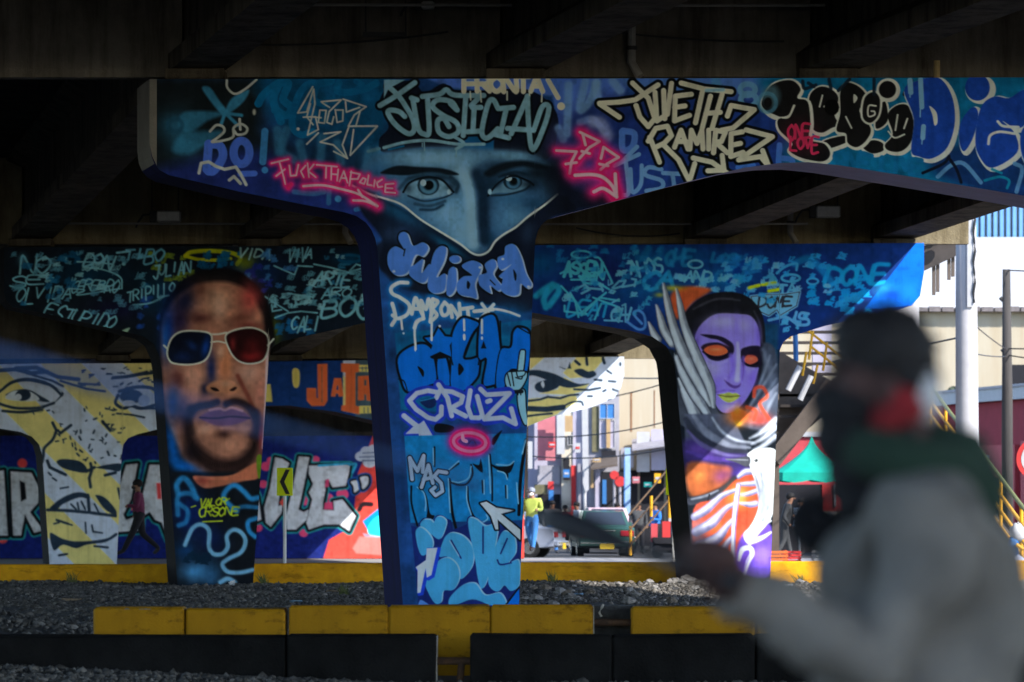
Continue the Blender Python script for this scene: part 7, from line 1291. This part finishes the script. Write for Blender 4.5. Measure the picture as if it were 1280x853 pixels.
o = thing('stall_backdrop', 'red and white advertising board behind the green canopy', 'sign', (W(1015, 0, 130).x, 130, far(130))); part(o, 'board', pinkb, 970, 545, 1070, 640, 130, .1); part(o, 'white_strip', whp, 968, 540, 1066, 546, 129.9, .1); part(o, 'panel', drk, 974, 606, 1028, 690, 129.85, .1); part(o, 'panel', rdm, 1026, 606, 1060, 640, 129.85, .1); part(o, 'panel', whp, 1043, 606, 1046, 634, 129.8, .05)
for x in (975, 1064): b = MB(); b.tube([W(x, 640, 130.1), W(x, gy_(130), 130.1)], .05, 8); b.build('post', gal, o)
orangem = mat('orange_plastic', (.55, .12, .03), .5, .15, 6)
def crate(px, D, w_, d_, h_, m, lb):
    z = far(D); x = W(px, 0, D).x; o = thing('crate', lb, 'crate', (x, D, z))
    for k in range(4):
        b = MB(); zz = z + h_ * (k + .5) / 4
        b.box((x, D - d_ / 2, zz), (w_, .02, h_ * .17)); b.box((x, D + d_ / 2, zz), (w_, .02, h_ * .17)); b.box((x - w_ / 2 - .012, D, zz), (.02, d_, h_ * .17)); b.box((x + w_ / 2 + .012, D, zz), (.02, d_, h_ * .17)); b.build('slat', m, o)
    for sx in (-1, 1):
        for sy in (-1, 1): b = MB(); b.box((x + sx * (w_ / 2 - .02), D + sy * (d_ / 2 - .03), z + h_ / 2), (.035, .035, h_)); b.build('corner_post', m, o)
    b = MB(); b.box((x, D, z + .02), (w_ - .08, d_ - .1, .02)); b.build('crate_floor', m, o); return o
crate(972, 100, .42, .4, .34, orangem, 'orange plastic crate beside the leg painted with the woman'); crate(1030, 100, .5, .4, .36, whp, 'white wire crate under the green canopy stall'); crate(990, 106, .4, .4, .3, rdm, 'red crate behind the orange crate')
# --- round traffic sign and bundle at the right edge
o = thing('traffic_sign', 'round white traffic sign with red rim at the right edge', 'road sign', W(1296, 705, 78)); c0 = W(1297, 574, 78); s2 = 78 / FPX
b = MB(); b.tube([W(1296, 706, 78), W(1296, 548, 78)], .035, 10); b.build('post', post, o); b = MB(); b.tube([c0 + Vector((0, -.05, 0)), c0 + Vector((0, -.03, 0))], 27 * s2, 32); bd = b.build('sign_rim', rdm, o); b = MB(); b.tube([c0 + Vector((0, -.056, 0)), c0 + Vector((0, -.052, 0))], 21 * s2, 32); b.build('sign_face', whp, bd)
o = thing('sack_bundle', 'bundle of pale and blue plastic sacks on the median at the right edge', 'bundle', W(1270, 717, 84)); g = np.random.default_rng(4)
for nm, px, py, rx, rz_, m in (('sack', 1268, 706, 14, 12, mat('pale_plastic_sack', (.42, .44, .55), .5, .3, 4)), ('blue_bag', 1266, 684, 7, 14, mat('blue_plastic_bag', (.03, .12, .3), .5, .3, 4)), ('white_hood', 1272, 666, 10, 12, whp)):
    b = MB(); s2 = 84 / FPX; b.ell(W(px, py, 84), (rx * s2, .16, rz_ * s2), 14, 9); b.v = [tuple(np.array(v) + g.normal(0, .012, 3)) for v in b.v]; b.build(nm, m, o, smooth=True)
b = MB(); b.tube([W(1270, 681, 83.8), W(1279, 687, 83.8)], .04, 8); b.build('yellow_tie', yrail, o)
# --- cars
def car(name, label, px, D, rz, paint, L=4.1, wd=1.62, ht=1.40, sink=0.0):
    z0 = far(D) - sink; x = W(px, 0, D).x; o = thing(name, label, 'car', (x, D, z0)); o.rotation_euler = (0, 0, rz)
    # local frame: rear at -Y, front at +Y
    side = [(-2.05, .34), (-2.08, .55), (-2.06, .86), (-1.98, .92), (-1.30, .95), (1.0, .93), (1.95, .80), (2.05, .66), (2.06, .34), (1.75, .30), (-1.75, .30)]
    k = L / 4.1; h = ht / 1.4; b = MB(); n = len(side); vs = []
    for xs, ins in ((-1, .06), (-1, 0), (1, 0), (1, .06)):
        pass
    prof = [(y * k, zz * h) for y, zz in side]
    rings = [(-wd / 2 + .10, .985), (-wd / 2, .96), (wd / 2, .96), (wd / 2 - .10, .985)]
    cy_ = sum(p[1] for p in prof) / n
    for xs, q in ((-wd / 2, .0), (-wd / 2 + .07, 1), (wd / 2 - .07, 1), (wd / 2, .0)):
        vs += [(xs, y * (1 if q else .985), cy_ + (zz - cy_) * (1 if q else .90)) for y, zz in prof]
    fs = [tuple(range(n - 1, -1, -1)), tuple(range(3 * n, 4 * n))]
    for r_ in range(3):
        for i in range(n): j = (i + 1) % n; fs.append((r_ * n + i, r_ * n + j, (r_ + 1) * n + j, (r_ + 1) * n + i))
    b.add(vs, fs); b.build('body_shell', paint, o, org=(0, 0, 0))
    g = [(-1.42, .935), (-.88, 1.385), (.20, 1.40), (.92, .93)]; g = [(y * k, zz * h) for y, zz in g]
    b = MB(); vs = [(s2 * (wd / 2 - (.09 if i in (0, 3) else .22)), y, zz) for s2 in (-1, 1) for i, (y, zz) in enumerate(g)]; b.add(vs, [(3, 2, 1, 0), (4, 5, 6, 7), (0, 1, 5, 4), (1, 2, 6, 5), (2, 3, 7, 6), (3, 0, 4, 7)]); cab = b.build('cabin', paint, o, org=(0, 0, 0))
    def quad(nm, p4, m, par, off): b = MB(); c_ = sum((Vector(p) for p in p4), Vector()) / 4; nn = (Vector(p4[1]) - Vector(p4[0])).cross(Vector(p4[2]) - Vector(p4[1])).normalized(); nn = nn if nn.dot(c_ - Vector((0, 0, .9))) > 0 else -nn; b.prism([c_ + (Vector(p) - c_) * .86 + nn * .004 for p in p4], nn * .006); return b.build(nm, m, par, org=(0, 0, 0))
    quad('rear_window', [vs[0], vs[4], vs[5], vs[1]], glassm, o, 0); quad('windscreen', [vs[3], vs[7], vs[6], vs[2]], glassm, o, 0)
    for s2 in (0, 4):
        m1 = [(vs[s2][i] + vs[s2 + 3][i]) / 2 for i in range(3)]; m2 = [(vs[s2 + 1][i] + vs[s2 + 2][i]) / 2 for i in range(3)]
        quad('side_window', [vs[s2], m1, m2, vs[s2 + 1]], glassm, o, 0); quad('side_window', [m1, vs[s2 + 3], vs[s2 + 2], m2], glassm, o, 0)
    tail = mat('tail_lamp_red', (.35, .01, .02), .3, .1, 6); plate = mat('yellow_plate', (.65, .45, .03), .5, .1, 6); chrome = mat('chrome_trim', (.7, .72, .72), .2, .05, 6, metal=.9); tyre = mat('tyre_rubber', (.015, .015, .015), .9, .2, 8)
    ry_ = -2.08 * k
    for s2 in (-1, 1): b = MB(); b.bbox((s2 * wd * .36, ry_ + .01, .72 * h), (wd * .24, .07, .17 * h), .012); b.build('tail_lamp', tail, o, org=(0, 0, 0))
    for s2 in (-1, 1): b = MB(); b.bbox((s2 * wd * .36, 2.02 * k, .66 * h), (wd * .22, .08, .14 * h), .012); b.build('headlight', whp, o, org=(0, 0, 0))
    b = MB(); b.bbox((0, ry_ - .03, .45 * h), (wd * .98, .16, .17 * h), .03); b.build('rear_bumper', paint, o, org=(0, 0, 0)); b = MB(); b.box((0, ry_ - .115, .47 * h), (wd * .94, .012, .035)); b.build('bumper_trim', chrome, o, org=(0, 0, 0))
    b = MB(); b.bbox((0, 2.08 * k, .45 * h), (wd * .98, .16, .17 * h), .03); b.build('front_bumper', paint, o, org=(0, 0, 0)); b = MB(); b.box((0, ry_ - .122, .37 * h), (.42, .01, .17)); b.build('number_plate', plate, o, org=(0, 0, 0))
    b = MB(); b.box((0, ry_ + .0, .80 * h), (wd * .3, .02, .03)); b.build('boot_badge', chrome, o, org=(0, 0, 0))
    for sx in (-1, 1):
        for yy in (-1.28 * k, 1.28 * k): b = MB(); b.tube([(sx * (wd / 2 - .19), yy, .30), (sx * (wd / 2 + .012), yy, .30)], .30, 20); wl_ = b.build('wheel', tyre, o, org=(0, 0, 0)); b = MB(); b.tube([(sx * (wd / 2 + .012), yy, .30), (sx * (wd / 2 + .022), yy, .30)], .18, 16); b.build('rim', chrome, wl_, org=(0, 0, 0))
    for s2 in (-1, 1): b = MB(); b.bbox((s2 * (wd / 2 + .07), .75 * k, .98 * h), (.16, .1, .11), .02); b.build('mirror', paint, o, org=(0, 0, 0))
    return o
gpaint = mat('dark_green_car_paint', (.03, .085, .07), .3, .1, 2, coat=.6); ppaint = mat('pink_white_car_paint', (.6, .42, .46), .3, .1, 2, coat=.5); spaint = mat('silver_blue_car_paint', (.26, .29, .36), .3, .1, 2, coat=.5)
car('car', 'dark green saloon car seen from behind with yellow plate', 752, 129, R(3), gpaint, 4.2, 1.66, 1.40, .03)
car('car', 'pale pink car ahead of the green saloon', 756, 142, R(4), ppaint, 4.2, 1.66, 1.52)
car('car', 'silver blue car parked side on behind the person in lime', 617, 124, R(78), spaint, 3.9, 1.6, 1.36, .02)
# --- handcart of goods and yellow railing near the right chevron sign
o = thing('hand_cart', 'black hand cart loaded with red and blue boxes by the right chevron sign', 'cart', (W(832, 0, 118).x, 118, far(118))); b = MB(); rect(b, 818, 676, 852, 680, 117.6, .8); b.build('platform', drk, o); part(o, 'box', rdm, 828, 652, 838, 672, 117.8, .4); part(o, 'box', bluef, 840, 655, 850, 668, 117.8, .4); part(o, 'box', drk, 816, 672, 848, 692, 117.7, .6); part(o, 'box', pinkb, 814, 655, 822, 678, 117.9, .4); part(o, 'box', whp, 836, 640, 846, 652, 118, .4)
for x in (822, 846): b = MB(); c0 = W(x, 690, 117.5); b.tube([c0, c0 + Vector((0, .1, 0))], .16, 16); b.build('wheel', drk, o)
o = thing('stair_railing', 'rusty yellow slanting handrail between the green saloon and the right chevron sign', 'railing', (W(800, 0, 110).x, 110, far(110)))
for k in range(3): b = MB(); b.tube([W(786, 684 - k * 20, 110), W(866, 590 - k * 20, 118)], .024, 8); b.build('rail', mat('rusty_yellow', (.09, .05, .02), .7, .4, 6), o)
for x, y0, y1 in ((788, 658, 694), (814, 620, 646), (837, 620, 648)): b = MB(); b.tube([W(x, y0, 111), W(x, y1, 111)], .04, 8); b.build('railing_post', yrail, o)
for i, (xa, ya, Da, xb, yb, Db, lb) in enumerate(((600, 505, 150, 860, 470, 140, 'upper street wire over the shop houses'), (600, 540, 150, 860, 520, 138, 'middle street wire over the shop houses'), (600, 560, 150, 860, 556, 136, 'lower street wire over the shop houses'), (731, 470, 150, 1209, 420, 92, 'long street wire from the lamp post to the white mast'))):
    A_, B2 = W(xa, ya, Da), W(xb, yb, Db); b = MB(); b.tube([A_ + (B2 - A_) * t - Vector((0, 0, 1.6 * t * (1 - t))) for t in np.linspace(0, 1, 13)], .022, 5); tag(b.build('street_wire', dkm, org=A_), lb, 'cable')
# --- plain neighbours outside the photograph's frame, left and right
for i, (px0, px1, D, yt, m, lb) in enumerate(((-900, -420, 170, 430, lilw, 'plain grey block far off to the left'), (-420, -230, 165, 480, crm2, 'plain cream house far off to the left'), (1500, 1900, 170, 420, lilw, 'plain grey block far off to the right'))): o = thing('far_building', lb, 'building', (W((px0 + px1) / 2, 0, D).x, D, far(D))); part(o, 'wall', m, px0, yt, px1, gy_(D) + 2, D, 8); part(o, 'roof', tile, px0 - 6, yt - 5, px1 + 6, yt, D - .5, 9)
